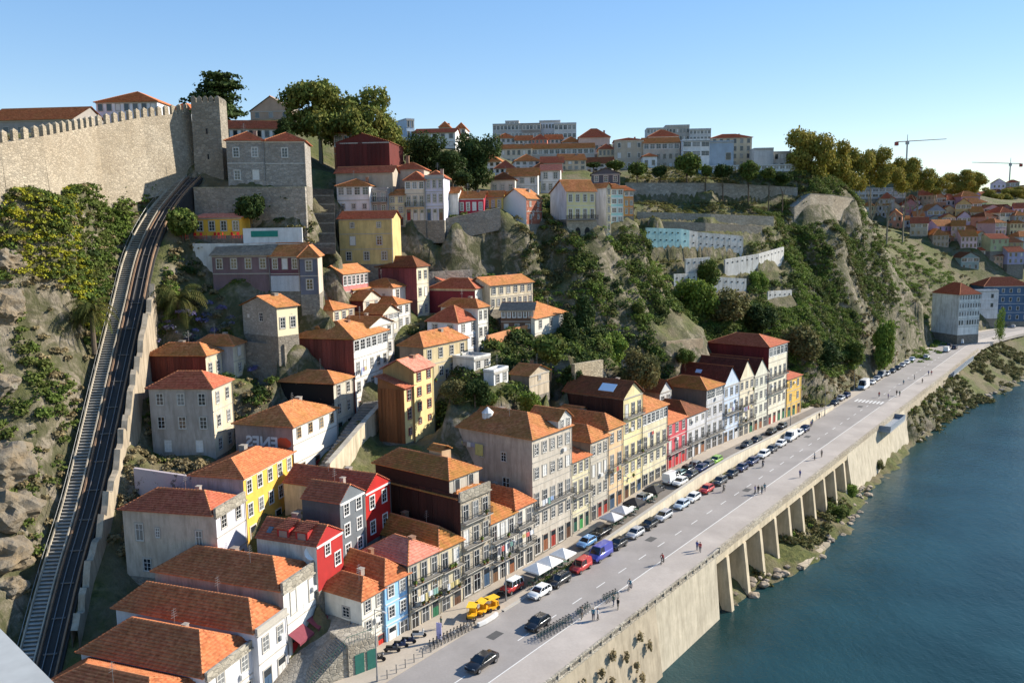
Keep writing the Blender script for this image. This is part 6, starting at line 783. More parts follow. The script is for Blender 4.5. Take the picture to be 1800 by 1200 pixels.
# ---------------------------------------------------------------- river
def water_mat():
    q = N('river_water'); n1 = q.noise(.55, 5, .62, stretch=(1, .55, 1)); n2 = q.noise(.05, 3, .5); n3 = q.noise(2.4, 3, .6)
    h = q.math('ADD', q.math('MULTIPLY', n1, 1.0), q.math('MULTIPLY', n3, .35)); q.bump(h, .55, .28)
    c = q.mix(q.ramp(n2, (.35, 0.), (.65, 1.)), (.010, .032, .034), (.016, .050, .056)); m = q.out(c, .14, 0, .36); q.b.inputs['IOR'].default_value = 1.33; return m
mb = MB(); mb.poly([(-400, -250, 0), (1500, -250, 0), (1500, 1300, 0), (-400, 1300, 0)]); tag(mb.build('river', water_mat()), 'wide blue-green river with small ripples', 'river', kind='structure')

# ---------------------------------------------------------------- road, promenade, street
def asphalt(c, joint=False):
    q = N('asphalt'); n1 = q.noise(.10, 5, .6); n2 = q.noise(3, 4, .7); n3 = q.noise(.5, 3, .6, stretch=(.3, .25, 1))
    b = q.mix(n2, sc(c, .8), sc(c, 1.15)); b = q.mix(q.ramp(n1, (.4, 0.), (.7, .5)), b, sc(c, .62)); b = q.mix(q.ramp(n3, (.5, 0.), (.75, .4)), b, sc(c, 1.35))
    q.bump(n2, .3, .02); return q.out(b, .88)
def strip(name, t0, t1, z, mat, s0=-20, s1=470, ds=6, thick=.3, label=None, cat=None, kind='structure', parent=None, zf=None):
    mb = MB(); ss = list(np.arange(s0, s1, ds))+[s1]
    for a, b in zip(ss, ss[1:]):
        za, zb = (z, z) if zf is None else (zf(a)+z, zf(b)+z); ba, bb = float(bend(a)), float(bend(b))
        p = [xy(a, t0+ba), xy(b, t0+bb), xy(b, t1+bb), xy(a, t1+ba)]; zz = [za, zb, zb, za]
        mb.poly([(q[0], q[1], y) for q, y in zip(p, zz)])
        mb.poly([(p[0][0], p[0][1], za-thick), (p[1][0], p[1][1], zb-thick), (p[1][0], p[1][1], zb), (p[0][0], p[0][1], za)])
        mb.poly([(p[2][0], p[2][1], zb-thick), (p[3][0], p[3][1], za-thick), (p[3][0], p[3][1], za), (p[2][0], p[2][1], zb)])
    o = mb.build(name, mat, parent)
    if parent is None: tag(o, label, cat, kind=kind)
    return o
ASPH = asphalt((.29, .265, .245)); PROM = asphalt((.40, .355, .315)); STR = asphalt((.21, .185, .16)); PAVE = asphalt((.42, .36, .29))
road = strip('road', 56.6, 66.6, 10.0, ASPH, label='grey riverside avenue with a dashed centre line', cat='road')
strip('road_far_verge', 66.6, 69.8, 10.004, PAVE, s0=236, s1=470, label='light gravel verge along the foot of the hill', cat='verge')
prom = strip('promenade', 50.6, 56.6, 10.12, PROM, thick=1.2, label='broad light grey river promenade beside the avenue', cat='promenade')
strip('house_street', 68.0, 71.7, 0.0, STR, s0=84, s1=236, zf=zs, label='narrow street in front of the row houses', cat='street')
strip('pavement', 71.7, 75.2, .12, PAVE, s0=84, s1=236, zf=zs, label='pavement along the house fronts', cat='pavement')
strip('forecourt', 66.6, 76.0, 10.11, PAVE, s0=-20, s1=84, label='beige paved forecourt between the avenue and the nearest houses', cat='pavement')
kerbm = flat((.42, .39, .34), .85)
strip('kerb', 66.3, 66.8, .14, kerbm, s0=84, s1=108, zf=zs, label='pale granite kerb beside the cafe terrace', cat='kerb')
strip('terrace_paving', 66.8, 68.0, .1, PAVE, s0=84, s1=108, zf=zs, label='cafe terrace strip between avenue and house street', cat='pavement')
PAINT = flat((.66, .65, .62), .7)
def mark(name, s0, t0, s1, t1, wd=.14, z=10.006, parent=road, ends=None):
    d = Vector((s1-s0, t1-t0)).normalized(); n = Vector((-d.y, d.x))*wd/2; mb = MB()
    mb.poly([(*xy(a+n.x*k, b+n.y*k+float(bend(a))), z) for a, b, k in ((s0, t0, -1), (s1, t1, -1), (s1, t1, 1), (s0, t0, 1))]); return mb.build(name, PAINT, parent)
s = 66.
while s < 246: mark('lane_dash', s, 60.0, s+2.4, 60.0); s += 6.35
s = 258.
while s < 430: mark('lane_dash', s, 60.2, s+2.4, 60.2); s += 6.35
strip('edge_line', 56.75, 56.9, 10.008, PAINT, s0=40, s1=246, thick=.002, parent=road); strip('edge_line', 56.75, 56.9, 10.008, PAINT, s0=256, s1=460, thick=.002, parent=road)
for k in range(8): mark('crossing_stripe', 249.4, 57.6+k*1.0, 253.2, 57.6+k*1.0, .5)
for s_, t_ in ((77, 62.6), (152, 58.6), (118, 61.8), (242, 60.8), (200, 62.2)):
    mb = MB(); p = [xy(s_, t_), xy(s_+2.2, t_), xy(s_+2.2, t_+1.3), xy(s_, t_+1.3)]; mb.poly([(*q, 10.005) for q in p]); mb.build('repair_patch', asphalt((.09, .088, .085)), road)
# low sunlit wall that holds the house street above the avenue
def wall_poly(name, pts, drop, th, mat, label, cat='wall', cap=None, group=None, side=1):
    """free-standing or retaining wall along top points (x, y, z)"""
    root = empty(name, (pts[0][0], pts[0][1], pts[0][2]-drop), 0, label, cat, group); o = Vector(root.location); mb = MB(); cb = MB()
    for a, b in zip(pts, pts[1:]):
        a = Vector(a)-o; b = Vector(b)-o; d = (b-a); n = Vector((-d.y, d.x, 0)).normalized()*th
        for sgn, (p, q) in (('', (a, b)),):
            A = [p+Vector((0, 0, -drop)), q+Vector((0, 0, -drop)), q, p]; B = [x+n for x in A]
            mb.poly(A); mb.poly(list(reversed(B))); mb.poly([A[3], A[2], B[2], B[3]]); mb.poly([A[0], A[3], B[3], B[0]]); mb.poly([A[2], A[1], B[1], B[2]])
        if cap: cb.bar(a+n/2+Vector((0, 0, .06)), b+n/2+Vector((0, 0, .06)), th+.16, .14)
    mb.build('wall', mat, root)
    if cap: cb.build('coping', cap, root)
    return root
LIGHTW = plaster((.66, .58, .44), .35)
ss = list(range(108, 237, 8))
wall_poly('street_wall', [(*xy(s, 66.75), zs(s)+.9) for s in ss], 2.5, .4, LIGHTW, 'long low sand-coloured wall between the avenue and the house street', cap=kerbm)
# ---------------------------------------------------------------- quay wall, viaduct, parapet
QST = plaster((.50, .44, .335), .5); QST2 = plaster((.42, .355, .26), .6); CONC = plaster((.58, .49, .35), .5)
def quay(name, s0, s1, mat, label, foot=1.2, z0=-2.5, cat='wall', ret=True):
    root = empty(name, (*xy(s0, 50.4), 0), 0, label, cat); o = Vector(root.location); mb = MB(); n = max(2, int((s1-s0)/4))
    P = lambda s, t, z: Vector((*xy(s, t), z))-o
    for i in range(n):
        a, b = s0+(s1-s0)*i/n, s0+(s1-s0)*(i+1)/n
        mb.poly([P(a, 50.4-foot, z0), P(b, 50.4-foot, z0), P(b, 50.4, 10.1), P(a, 50.4, 10.1)])
    for s_, fl in ((s0, 0), (s1, 1)):
        q = [P(s_, 50.4-foot, z0), P(s_, 53.8, z0), P(s_, 53.8, 10.1), P(s_, 50.4, 10.1)]; mb.poly(q if fl else list(reversed(q)))
    mb.build('wall', mat, root); return root
quay('quay_wall', 20, 97.5, QST2, 'rough river wall with dry plants growing from its joints', 1.6)
quay('quay_wall', 97.6, 118, QST, 'smooth pale masonry river wall at the start of the viaduct', 1.0)
quay('quay_wall', 246.1, 330, QST2, 'upper part of the river wall above the overgrown rocks', .7, 2.5)
r_ = quay('quay_wall', 190, 246, QST, 'long sloping masonry river wall beyond the viaduct', 2.2)
via = empty('viaduct', (*xy(118, 50.4), 0), 0, 'promenade viaduct on tall concrete piers above the rocky bank', 'viaduct'); vo = Vector(via.location)
PV = lambda s, t, z: Vector((*xy(s, t), z))-vo
pm = MB(); pw = 1.0
for z0, z1, ta, tb in ((-1.5, 9.0, -1.0, 2.6),):
    pm.v += [(-pw/2, ta-.7, z0), (pw/2, ta-.7, z0), (pw/2, tb, z0), (-pw/2, tb, z0), (-pw/2, ta+.6, z1), (pw/2, ta+.6, z1), (pw/2, tb, z1), (-pw/2, tb, z1)]
    for q in ((0,3,2,1),(4,5,6,7),(0,1,5,4),(1,2,6,5),(2,3,7,6),(3,0,4,7)): pm.f.append(q); pm.m.append(0)
pmesh = pm.mesh('pier', CONC)
for k in range(10):
    o = obj('pier', pmesh, via, PV(121.9+7.2*k, 50.5, 0), math.pi/2-A0)
mb = MB()
mb.poly([PV(118, 53.2, -2), PV(190, 53.2, -2), PV(190, 53.2, 9.9), PV(118, 53.2, 9.9)]); mb.build('back_wall', stone((.30, .25, .19), .8), via)
mb = MB()
for a in range(10):
    s0_, s1_ = 118+7.2*a, 118+7.2*(a+1)
    mb.poly([PV(s0_, 50.35, 8.9), PV(s1_, 50.35, 8.9), PV(s1_, 50.35, 10.05), PV(s0_, 50.35, 10.05)]); mb.poly([PV(s0_, 53.3, 8.9), PV(s1_, 53.3, 8.9), PV(s1_, 50.35, 8.9), PV(s0_, 50.35, 8.9)])
mb.build('edge_beam', CONC, via)
par = empty('parapet', (*xy(40, 50.5), 10.1), 0, 'low stone parapet with iron rails along the river edge', 'parapet'); po = Vector(par.location)
seg = MB(); seg.box(0, -.2, 0, 2.34, .2, .28); seg.box(0, -.16, .82, 2.34, .16, 1.0); seg.box(0, -.2, .28, .42, .2, .82)
for i in range(8): seg.box(.6+i*.22, -.04, .28, .68+i*.22, .04, .82)
sm_ = seg.mesh('parapet_panel', stone((.42, .38, .31), 1.5)); sol = MB(); sol.box(0, -.2, 0, 2.34, .2, .98); sol.box(0, -.26, .98, 2.34, .26, 1.1); sm2 = sol.mesh('parapet_panel', stone((.44, .39, .31), 1.5))
s = 40.
while s < 372:
    obj('parapet_panel', sm_ if s < 118 else sm2, par, Vector((*xy(s, 50.5), 10.12))-po, math.pi/2-A0); s += 2.4
# balcony over the river wall further along, grey metal
vb = empty('viewing_platform', (*xy(226, 50.3), 10.1), math.pi/2-A0, 'grey metal platform jutting over the long river wall', 'platform')
mb = MB(); mb.box(-8, -2.6, -.6, 8, 0, -.1); mb.build('deck', flat((.30, .32, .34), .5), vb); mb = MB(); mb.box(-8, -2.7, -.1, 8, -2.55, 1.0); mb.box(-8, -2.55, -.1, -7.9, 0, 1.0); mb.box(7.9, -2.55, -.1, 8, 0, 1.0); mb.build('railing', flat((.22, .25, .29), .4), vb)
vb = empty('viewing_platform', (*xy(330, 50.6), 10.1), math.pi/2-A0, 'long grey footbridge rail where the avenue leaves the rock', 'platform')
mb = MB(); mb.box(-18, -1.6, -.7, 22, 0, -.1); mb.build('deck', flat((.25, .27, .30), .5), vb); mb = MB(); mb.box(-18, -1.7, -.1, 22, -1.55, 1.0); mb.build('railing', flat((.17, .20, .24), .4), vb)
# landing ledge at the water
lg = empty('stone_ledge', (*xy(152, 45.4), .2), math.pi/2-A0-R(4), 'flat stone landing ledge at the water below the viaduct', 'ledge'); mb = MB(); mb.prism([(-7.5, -1.0), (7, -.3), (6, 1.6), (-7, 1.4)], -1.5, .45); mb.build('slab', stone((.45, .38, .28), .5), lg)
# ---------------------------------------------------------------- terrace and hillside walls
GR = stone((.33, .30, .255)); GR_SHADE = stone((.25, .225, .185))  # second granite is darkened to stand for shade on the lower wall
wall_poly('terrace_wall', WALLS['terrace'], 10, .8, GR, 'old granite terrace wall below the twin stone houses', cap=stone((.42, .40, .3)))
wall_poly('cliff_wall', WALLS['cliffwall'], 5, .7, GR, 'weathered stone wall topping the cliff below the crimson house', cap=GR)
wall_poly('promenade_wall', WALLS['plateau'], 7, 1., stone((.36, .33, .28), .8), 'long grey retaining wall below the promenade trees', cap=GR)
PT = plaster((.42, .66, .66), .5); PWH = plaster((.66, .64, .60), .75)
WEEP = MB(); WEEP.box(-.28, -.06, -.18, .28, .25, .18); WEEPM = WEEP.mesh('weep_hole', flat((.03, .03, .03), .9))
def holed(name, pts, drop, mat, label, rows, pitch=2.0):
    r = wall_poly(name, pts, drop, .6, mat, label); o = Vector(r.location)
    for a, b in zip(pts, pts[1:]):
        a, b = Vector(a), Vector(b); L = (b-a).length; n = int(L/pitch); ang = math.atan2(b.y-a.y, b.x-a.x)
        for i in range(n):
            for k in rows: obj('weep_hole', WEEPM, r, a+(b-a)*((i+.5)/n)+Vector((0, 0, -k))-o, ang)
    return r
P = WALLS['turq']
holed('terrace_wall', P[:2]+[tuple((Vector(P[1])*.5+Vector(P[2])*.5))], 9.5, PT, 'turquoise painted concrete wall dotted with square holes', (1.3, 3.6, 5.9))
holed('terrace_wall', [tuple((Vector(P[1])*.5+Vector(P[2])*.5))]+P[2:], 8, PWH, 'whitish concrete wall dotted with square holes next to the turquoise one', (1.3, 3.6))
for k, lb in (('t2', 'short white holed wall left of the round bush'), ('t3', 'white holed wall rising to the right below the big one'), ('t4', 'weathered white wall behind a dark bush'), ('t5', 'white holed wall in the middle of the terraces'), ('t6', 'small white wall among the lower bushes'), ('t7', 'lowest white holed wall beside the rock')):
    holed('terrace_wall', WALLS[k], 6, PWH, lb, (1.2,))
wall_poly('bastion', WALLS['bastion'], 9, 3, stone((.44, .37, .28), .8), 'pale stone bastion below the plane trees', 'bastion', cap=GR)
wall_poly('garden_wall', WALLS['garden'], 7, .6, stone((.36, .29, .2)), 'brown stone wall below the small lawn')
wall_poly('alley_wall', WALLS['alley'], 7, .7, plaster((.55, .47, .34), .7), 'sunlit retaining wall along the stepped alley', cap=plaster((.45, .4, .32), .6))
wall_poly('garden_wall', WALLS['mauve'], 5, .5, peeling((.42, .36, .37), (.16, .14, .13), .35), 'peeling mauve wall between the beige and the yellow house')
wall_poly('retaining_wall', WALLS['under'], 8, .6, GR_SHADE, 'shade-darkened retaining wall below the rough stone cottage')
wall_poly('retaining_wall', WALLS['under3'], 6, .6, GR, 'stone wall between the alley houses and the cliff')
wall_poly('retaining_wall', WALLS['gt1'], 3.5, .5, stone((.36, .33, .27)), 'long low stone wall on the upper grass terrace')
wall_poly('retaining_wall', WALLS['gt2'], 3.5, .5, stone((.34, .30, .24)), 'second long stone wall across the grass terraces')
wall_poly('restaurant_wall', WALLS['rest'], 7, .4, plaster((.70, .69, .66), .4), 'white parapet wall holding the restaurant terrace')
wall_poly('tiled_wall', WALLS['orange'], 3.5, .5, plaster((.62, .27, .12), .3), 'orange tile-topped garden wall below the long cream building')
wall_poly('ruin_wall', WALLS['grn'], 9, .8, stone((.40, .35, .25)), 'old overgrown stone wall with tall slits among the gardens')
# ---------------------------------------------------------------- fortress wall and tower
FW = stone((.41, .35, .265), 1.5)
def fortress():
    pts = [(-83., 108., 72.), (-75.1, 125, 75.5), (-73.2, 133, 77.3), (-72.8, 150, 80.9), (-69.4, 161, 83.7), (-64.2, 172, 86.1)]
    r = empty('fortress_wall', (pts[0][0], pts[0][1], 58), 0, 'long crenellated medieval wall of pale granite climbing to the square tower', 'wall'); o = Vector(r.location); mb = MB()
    for a, b in zip(pts, pts[1:]):
        a, b = Vector(a)-o, Vector(b)-o; n = max(1, int((b-a).length/3)); dn = Vector((b.y-a.y, -(b.x-a.x), 0)).normalized()
        for i in range(n):
            p, q = a+(b-a)*(i/n), a+(b-a)*((i+1)/n); dp = Vector((0, 0, -15))
            mb.poly([p+dp+dn*.8, q+dp+dn*.8, q, p]); mb.poly([p, q, q-dn*2, p-dn*2]); mb.poly([q+dp-dn*2, p+dp-dn*2, p-dn*2, q-dn*2])
    mb.build('wall', FW, r)
    m = MB(); m.box(-.48, -.3, -.05, .48, .3, 1.45); top = [(-.48, -.3, 1.45), (.48, -.3, 1.45), (.48, .3, 1.45), (-.48, .3, 1.45)]; ap = (0, 0, 1.85)
    for i in range(4): m.poly([top[i], top[(i+1) % 4], ap])
    mm = m.mesh('merlon', stone((.42, .36, .27), 1.4))
    for a, b in zip(pts, pts[1:]):
        a, b = Vector(a), Vector(b); L = (b-a).length; n = int(L/1.75); dn = Vector((b.y-a.y, -(b.x-a.x), 0)).normalized()
        for i in range(n): obj('merlon', mm, r, a+(b-a)*((i+.5)/n)-dn*.35-o, math.atan2(b.y-a.y, b.x-a.x))
    c = Vector((-60.6, 172.5, 73)); t = empty('fortress_tower', c, R(4), 'dark square medieval tower with pointed merlons at the end of the wall', 'tower')
    mb = MB(); h = 14.6
    mb.v += [(-2.9, -2.9, -8), (2.9, -2.9, -8), (2.9, 2.9, -8), (-2.9, 2.9, -8), (-2.75, -2.75, h), (2.75, -2.75, h), (2.75, 2.75, h), (-2.75, 2.75, h)]
    for q in ((4,5,6,7),(0,1,5,4),(1,2,6,5),(2,3,7,6),(3,0,4,7)): mb.f.append(q); mb.m.append(0)
    mb.build('wall', stone((.30, .27, .22), .9), t)
    m = MB(); m.box(-.42, -.25, -.02, .42, .25, .9); top = [(-.42, -.25, .9), (.42, -.25, .9), (.42, .25, .9), (-.42, .25, .9)]
    for i in range(4): m.poly([top[i], top[(i+1) % 4], (0, 0, 1.4)])
    mm = m.mesh('merlon', stone((.30, .27, .22), 1.4))
    for k in range(5):
        x = -2.3+k*1.15
        for p, rz in (((x, -2.5), 0), ((x, 2.5), 0), ((-2.5, x), math.pi/2), ((2.5, x), math.pi/2)): obj('merlon', mm, t, (*p, h), rz)
    for z in (3.5, 8.5):
        mb = MB(); mb.box(-.14, -2.95, z, .14, -2.6, z+1.0); mb.build('arrow_slit', flat((.03, .03, .03), .9), t)
fortress()
# ---------------------------------------------------------------- funicular: track bed, four rails, walkway with steps
def smooth_track(n=12):
    P = [Vector(p) for p in TRACK]; out = []
    for i in range(len(P)-1):
        p0, p1, p2, p3 = P[max(0, i-1)], P[i], P[i+1], P[min(len(P)-1, i+2)]
        for k in range(n):
            t = k/n; out.append(.5*((2*p1)+(p2-p0)*t+(2*p0-5*p1+4*p2-p3)*t*t+(3*p1-p0-3*p2+p3)*t**3))
    return out+[P[-1]]
def funicular():
    C = smooth_track(); r = empty('funicular_track', C[0], 0, 'steep funicular track with rails beside a long stepped walkway', 'railway'); o = Vector(C[0])
    def off(i, dx, dz=0):
        a, b = C[max(0, i-1)], C[min(len(C)-1, i+1)]; d = b-a; n = Vector((d.y, -d.x, 0)).normalized(); return C[i]+n*dx+Vector((0, 0, dz))-o
    bed = MB(); dk = plaster((.045, .042, .04), .6)  # bed colour is darkened to carry the shadow lying on the track
    for i in range(len(C)-1):
        a, b, c, d = off(i, -.9, -.35), off(i, 2.3, -.35), off(i+1, 2.3, -.35), off(i+1, -.9, -.35); dn = Vector((0, 0, -4))
        bed.poly([a, b, c, d]); bed.poly([a+dn, a, d, d+dn]); bed.poly([b, b+dn, c+dn, c])
    bed.build('track_bed', dk, r)
    for dx, w_, mt in ((-.55, .22, plaster((.26, .16, .10), .6)), (1.85, .22, plaster((.30, .19, .12), .6)), (.15, .07, flat((.30, .27, .25), .4, .6)), (1.15, .07, flat((.30, .27, .25), .4, .6))):
        m = MB()
        for i in range(len(C)-1): m.bar(off(i, dx, -.1 if w_ < .2 else -.2), off(i+1, dx, -.1 if w_ < .2 else -.2), w_, .2 if w_ < .2 else .5)
        m.build('rail' if w_ < .2 else 'track_kerb', mt, r)
    wk = empty('walkway_stairs', C[0], 0, 'long narrow grey stair climbing beside the funicular rails', 'stairs')
    base = MB()
    for i in range(len(C)-1):
        a, b, c, d = off(i, -2.75, -.35), off(i, -1.0, -.35), off(i+1, -1.0, -.35), off(i+1, -2.75, -.35); dn = Vector((0, 0, -3)); base.poly([a, b, c, d]); base.poly([a+dn, a, d, d+dn]); base.poly([b, b+dn, c+dn, c])
    base.build('stair_base', plaster((.16, .15, .13), .6), wk)
    for dx in (-2.85, -.95):
        m = MB()
        for i in range(len(C)-1): m.bar(off(i, dx, -.05), off(i+1, dx, -.05), .16, .5)
        m.build('stringer', plaster((.46, .40, .31), .6), wk)
    # steps at equal rises
    L = [0]
    for i in range(1, len(C)): L.append(L[-1]+(C[i]-C[i-1]).length)
    st_ = MB(); st_.box(-.84, -.17, -.12, .84, .17, 0); sm_ = st_.mesh('step', plaster((.42, .40, .36), .4)); nst = 205
    for k in range(nst):
        q = L[-1]*(k+.5)/nst; i = max(j for j in range(len(L)-1) if L[j] <= q); f = (q-L[i])/(L[i+1]-L[i]); p = off(i, -1.88, -.12).lerp(off(i+1, -1.88, -.12), f); d = C[i+1]-C[i]
        obj('step', sm_, wk, p, math.atan2(d.y, d.x)-math.pi/2)
    rl = MB()
    for i in range(0, len(C)-1, 4): rl.tube(off(i, -3.0, -.3), off(i, -3.0, 1.0), .035)
    for i in range(len(C)-1): rl.tube(off(i, -3.0, 1.0), off(i+1, -3.0, 1.0), .03, cap=False)
    rl.build('handrail', flat((.42, .42, .40), .4, .6), wk)
    # overhead cross pieces between the rails
    m = MB(); m.box(-.8, -.12, 0, .8, .12, .12); mm = m.mesh('cross_beam', flat((.16, .15, .14), .6, .3))
    for i in range(3, len(C)-2, 5):
        d = C[i+1]-C[i]; obj('cross_beam', mm, r, off(i, .65, -.22), math.atan2(d.y, d.x)-math.pi/2)
    fw = empty('funicular_wall', C[0], 0, 'high ragged sunlit wall between the funicular and the houses', 'wall'); m = MB(); m2 = MB(); i0, i1 = 14, 74
    for i in range(i0, i1):
        def P4(i): hh = 1.55+.55*math.sin(i*1.7)+.45*math.sin(i*.6)+.3*math.sin(i*4.1); return off(i, 2.9, -9), off(i, 3.9, -12), off(i, 3.7, hh), off(i, 2.9, hh+.1)
        a, b = P4(i), P4(i+1); m.poly([a[0], a[3], b[3], b[0]]); m.poly([a[2], a[1], b[1], b[2]]); m2.poly([a[3], a[2]+Vector((0, 0, .02)), b[2]+Vector((0, 0, .02)), b[3]])
    m.build('wall', plaster((.40, .33, .24), .9), fw); m2.build('coping', plaster((.42, .35, .26), .8), fw)
    # cable line along the left of the stair
    cb = empty('cable_line', C[0]+Vector((-6, 0, 0)), 0, 'thin pale cable running down the scrub beside the funicular stair', 'cable'); m = MB(); m2 = MB(); oo = Vector(cb.location)
    for i in range(0, len(C)-6, 6):
        a = off(i, -6.0-1.2*math.sin(i*.05), 1.6)+o-oo; b = off(i+6, -6.0-1.2*math.sin((i+6)*.05), 1.6)+o-oo; m.tube(a, b, .07); m2.tube(a+Vector((0, 0, -3)), a, .05)
    m.build('cable', flat((.5, .5, .47), .5), cb); m2.build('post', flat((.4, .4, .38), .5), cb)
funicular()
al = empty('alley_steps', ALLEY[0], 0, 'grey stepped alley climbing between the white houses and the sunlit wall', 'stairs'); ao = Vector(ALLEY[0]); stp = MB(); stp.box(-1.9, 0, -.8, 1.9, .95, 0); SMA = stp.mesh('step', stone((.30, .28, .25), 1.4))
for a, b in zip(ALLEY, ALLEY[1:]):
    a, b = Vector(a), Vector(b); d = b-a; n = max(2, int(d.xy.length/.85))
    for i in range(n): obj('step', SMA, al, a+d*(i/n)-ao, math.atan2(d.y, d.x)-math.pi/2)
ap = MB(); AP = [(-27.5, 91.6, 11.15), (-24.5, 99.0, 14.1), (-20.6, 97.2, 14.1), (-20.3, 92.4, 13.95), (-24.4, 88.3, 10.25), (-28.5, 88.0, 10.2)]; cc = Vector((-24.2, 93, 12.2))
for i in range(6): ap.poly([AP[i], cc, AP[(i+1) % 6]])
tag(ap.build('steps_paving', stone((.34, .31, .26), 1.6)), 'worn stone paving in front of the house with two awnings', 'pavement', kind='structure')
# ---------------------------------------------------------------- houses
for h in HOUSES: house(h)
# ---------------------------------------------------------------- vegetation
G_PLANE = foliage((.075, .105, .020), (.18, .21, .052), (.22, .19, .045)); G_PLANE2 = foliage((.14, .145, .024), (.30, .27, .055), (.29, .21, .04))
G_DARK = foliage((.022, .044, .014), (.065, .100, .030), (.045, .062, .018)); G_MID = foliage((.050, .085, .017), (.145, .195, .042), (.11, .115, .034))
G_FRESH = foliage((.075, .135, .022), (.21, .29, .05), (.13, .17, .035)); G_YEL = foliage((.26, .25, .02), (.46, .42, .04), (.20, .22, .03))
G_DRY = foliage((.20, .15, .075), (.36, .29, .16), (.17, .14, .07)); G_OLIVE = foliage((.085, .09, .03), (.19, .185, .075), (.15, .12, .05)); G_PURP = foliage((.13, .11, .25), (.24, .20, .38), (.07, .11, .03))
G_TERR = foliage((.12, .125, .03), (.26, .25, .065), (.20, .165, .06))
BARK = flat((.10, .075, .05), .95); BARKP = flat((.26, .23, .17), .95)
def leaves(cent, rad, n, size, seed, shell=.55, dome=False):
    """leaf-sized faces spread through ellipsoids: returns vertices and quads"""
    g = np.random.default_rng(seed); cent = np.atleast_2d(cent); rad = np.atleast_2d(rad); w = np.prod(rad, 1)**.67; k = g.choice(len(cent), n, p=w/w.sum())
    d = g.normal(size=(n, 3)); d /= np.linalg.norm(d, axis=1)[:, None]; r = shell+(1-shell)*g.random(n)**.5
    if dome: d[:, 2] = np.where(d[:, 2] < -.15, -d[:, 2], d[:, 2])
    r *= 1+.22*np.sin(d[:, 0]*5+k)*np.cos(d[:, 1]*4+k*2)+.12*g.normal(size=n)
    p = cent[k]+d*rad[k]*r[:, None]
    nrm = d*.7+g.normal(size=(n, 3))*.6+np.array([0, 0, .35]); nrm /= np.linalg.norm(nrm, axis=1)[:, None]
    a = np.cross(nrm, g.normal(size=(n, 3))); a /= np.linalg.norm(a, axis=1)[:, None]; b = np.cross(nrm, a)
    s = (size*(.6+.8*g.random(n)))[:, None]; a = a*s*.62; b = b*s*.5; fold = nrm*s*.12
    v = np.stack([p-a, p-b*1.0+fold, p+a, p+b*1.0+fold], 1).reshape(-1, 3); f = np.arange(n*4).reshape(-1, 4); return v, f
def limbs(name, h, r, tips, mat, lean=0):
    mb = MB(); g = random.Random(len(tips)); p = Vector((0, 0, -.6)); segs = 4; prev = r
    for i in range(segs):
        q = Vector((lean*math.sin(i), lean*math.cos(i*1.3), h*(i+1)/segs)); nr = r*(1-.45*(i+1)/segs); mb.tube(p, q, prev, nr, 7); p, prev = q, nr
    for t in tips:
        t = Vector(t); m = p.lerp(t, .5)+Vector((g.uniform(-.03, .03), g.uniform(-.03, .03), .02)); b0 = Vector((0, 0, h*g.uniform(.55, 1))); mb.tube(b0, m, prev*.7, prev*.4, 5); mb.tube(m, m.lerp(t, .8), prev*.4, prev*.12, 5)
    return mb.mesh(name, mat)
PROTO = {}
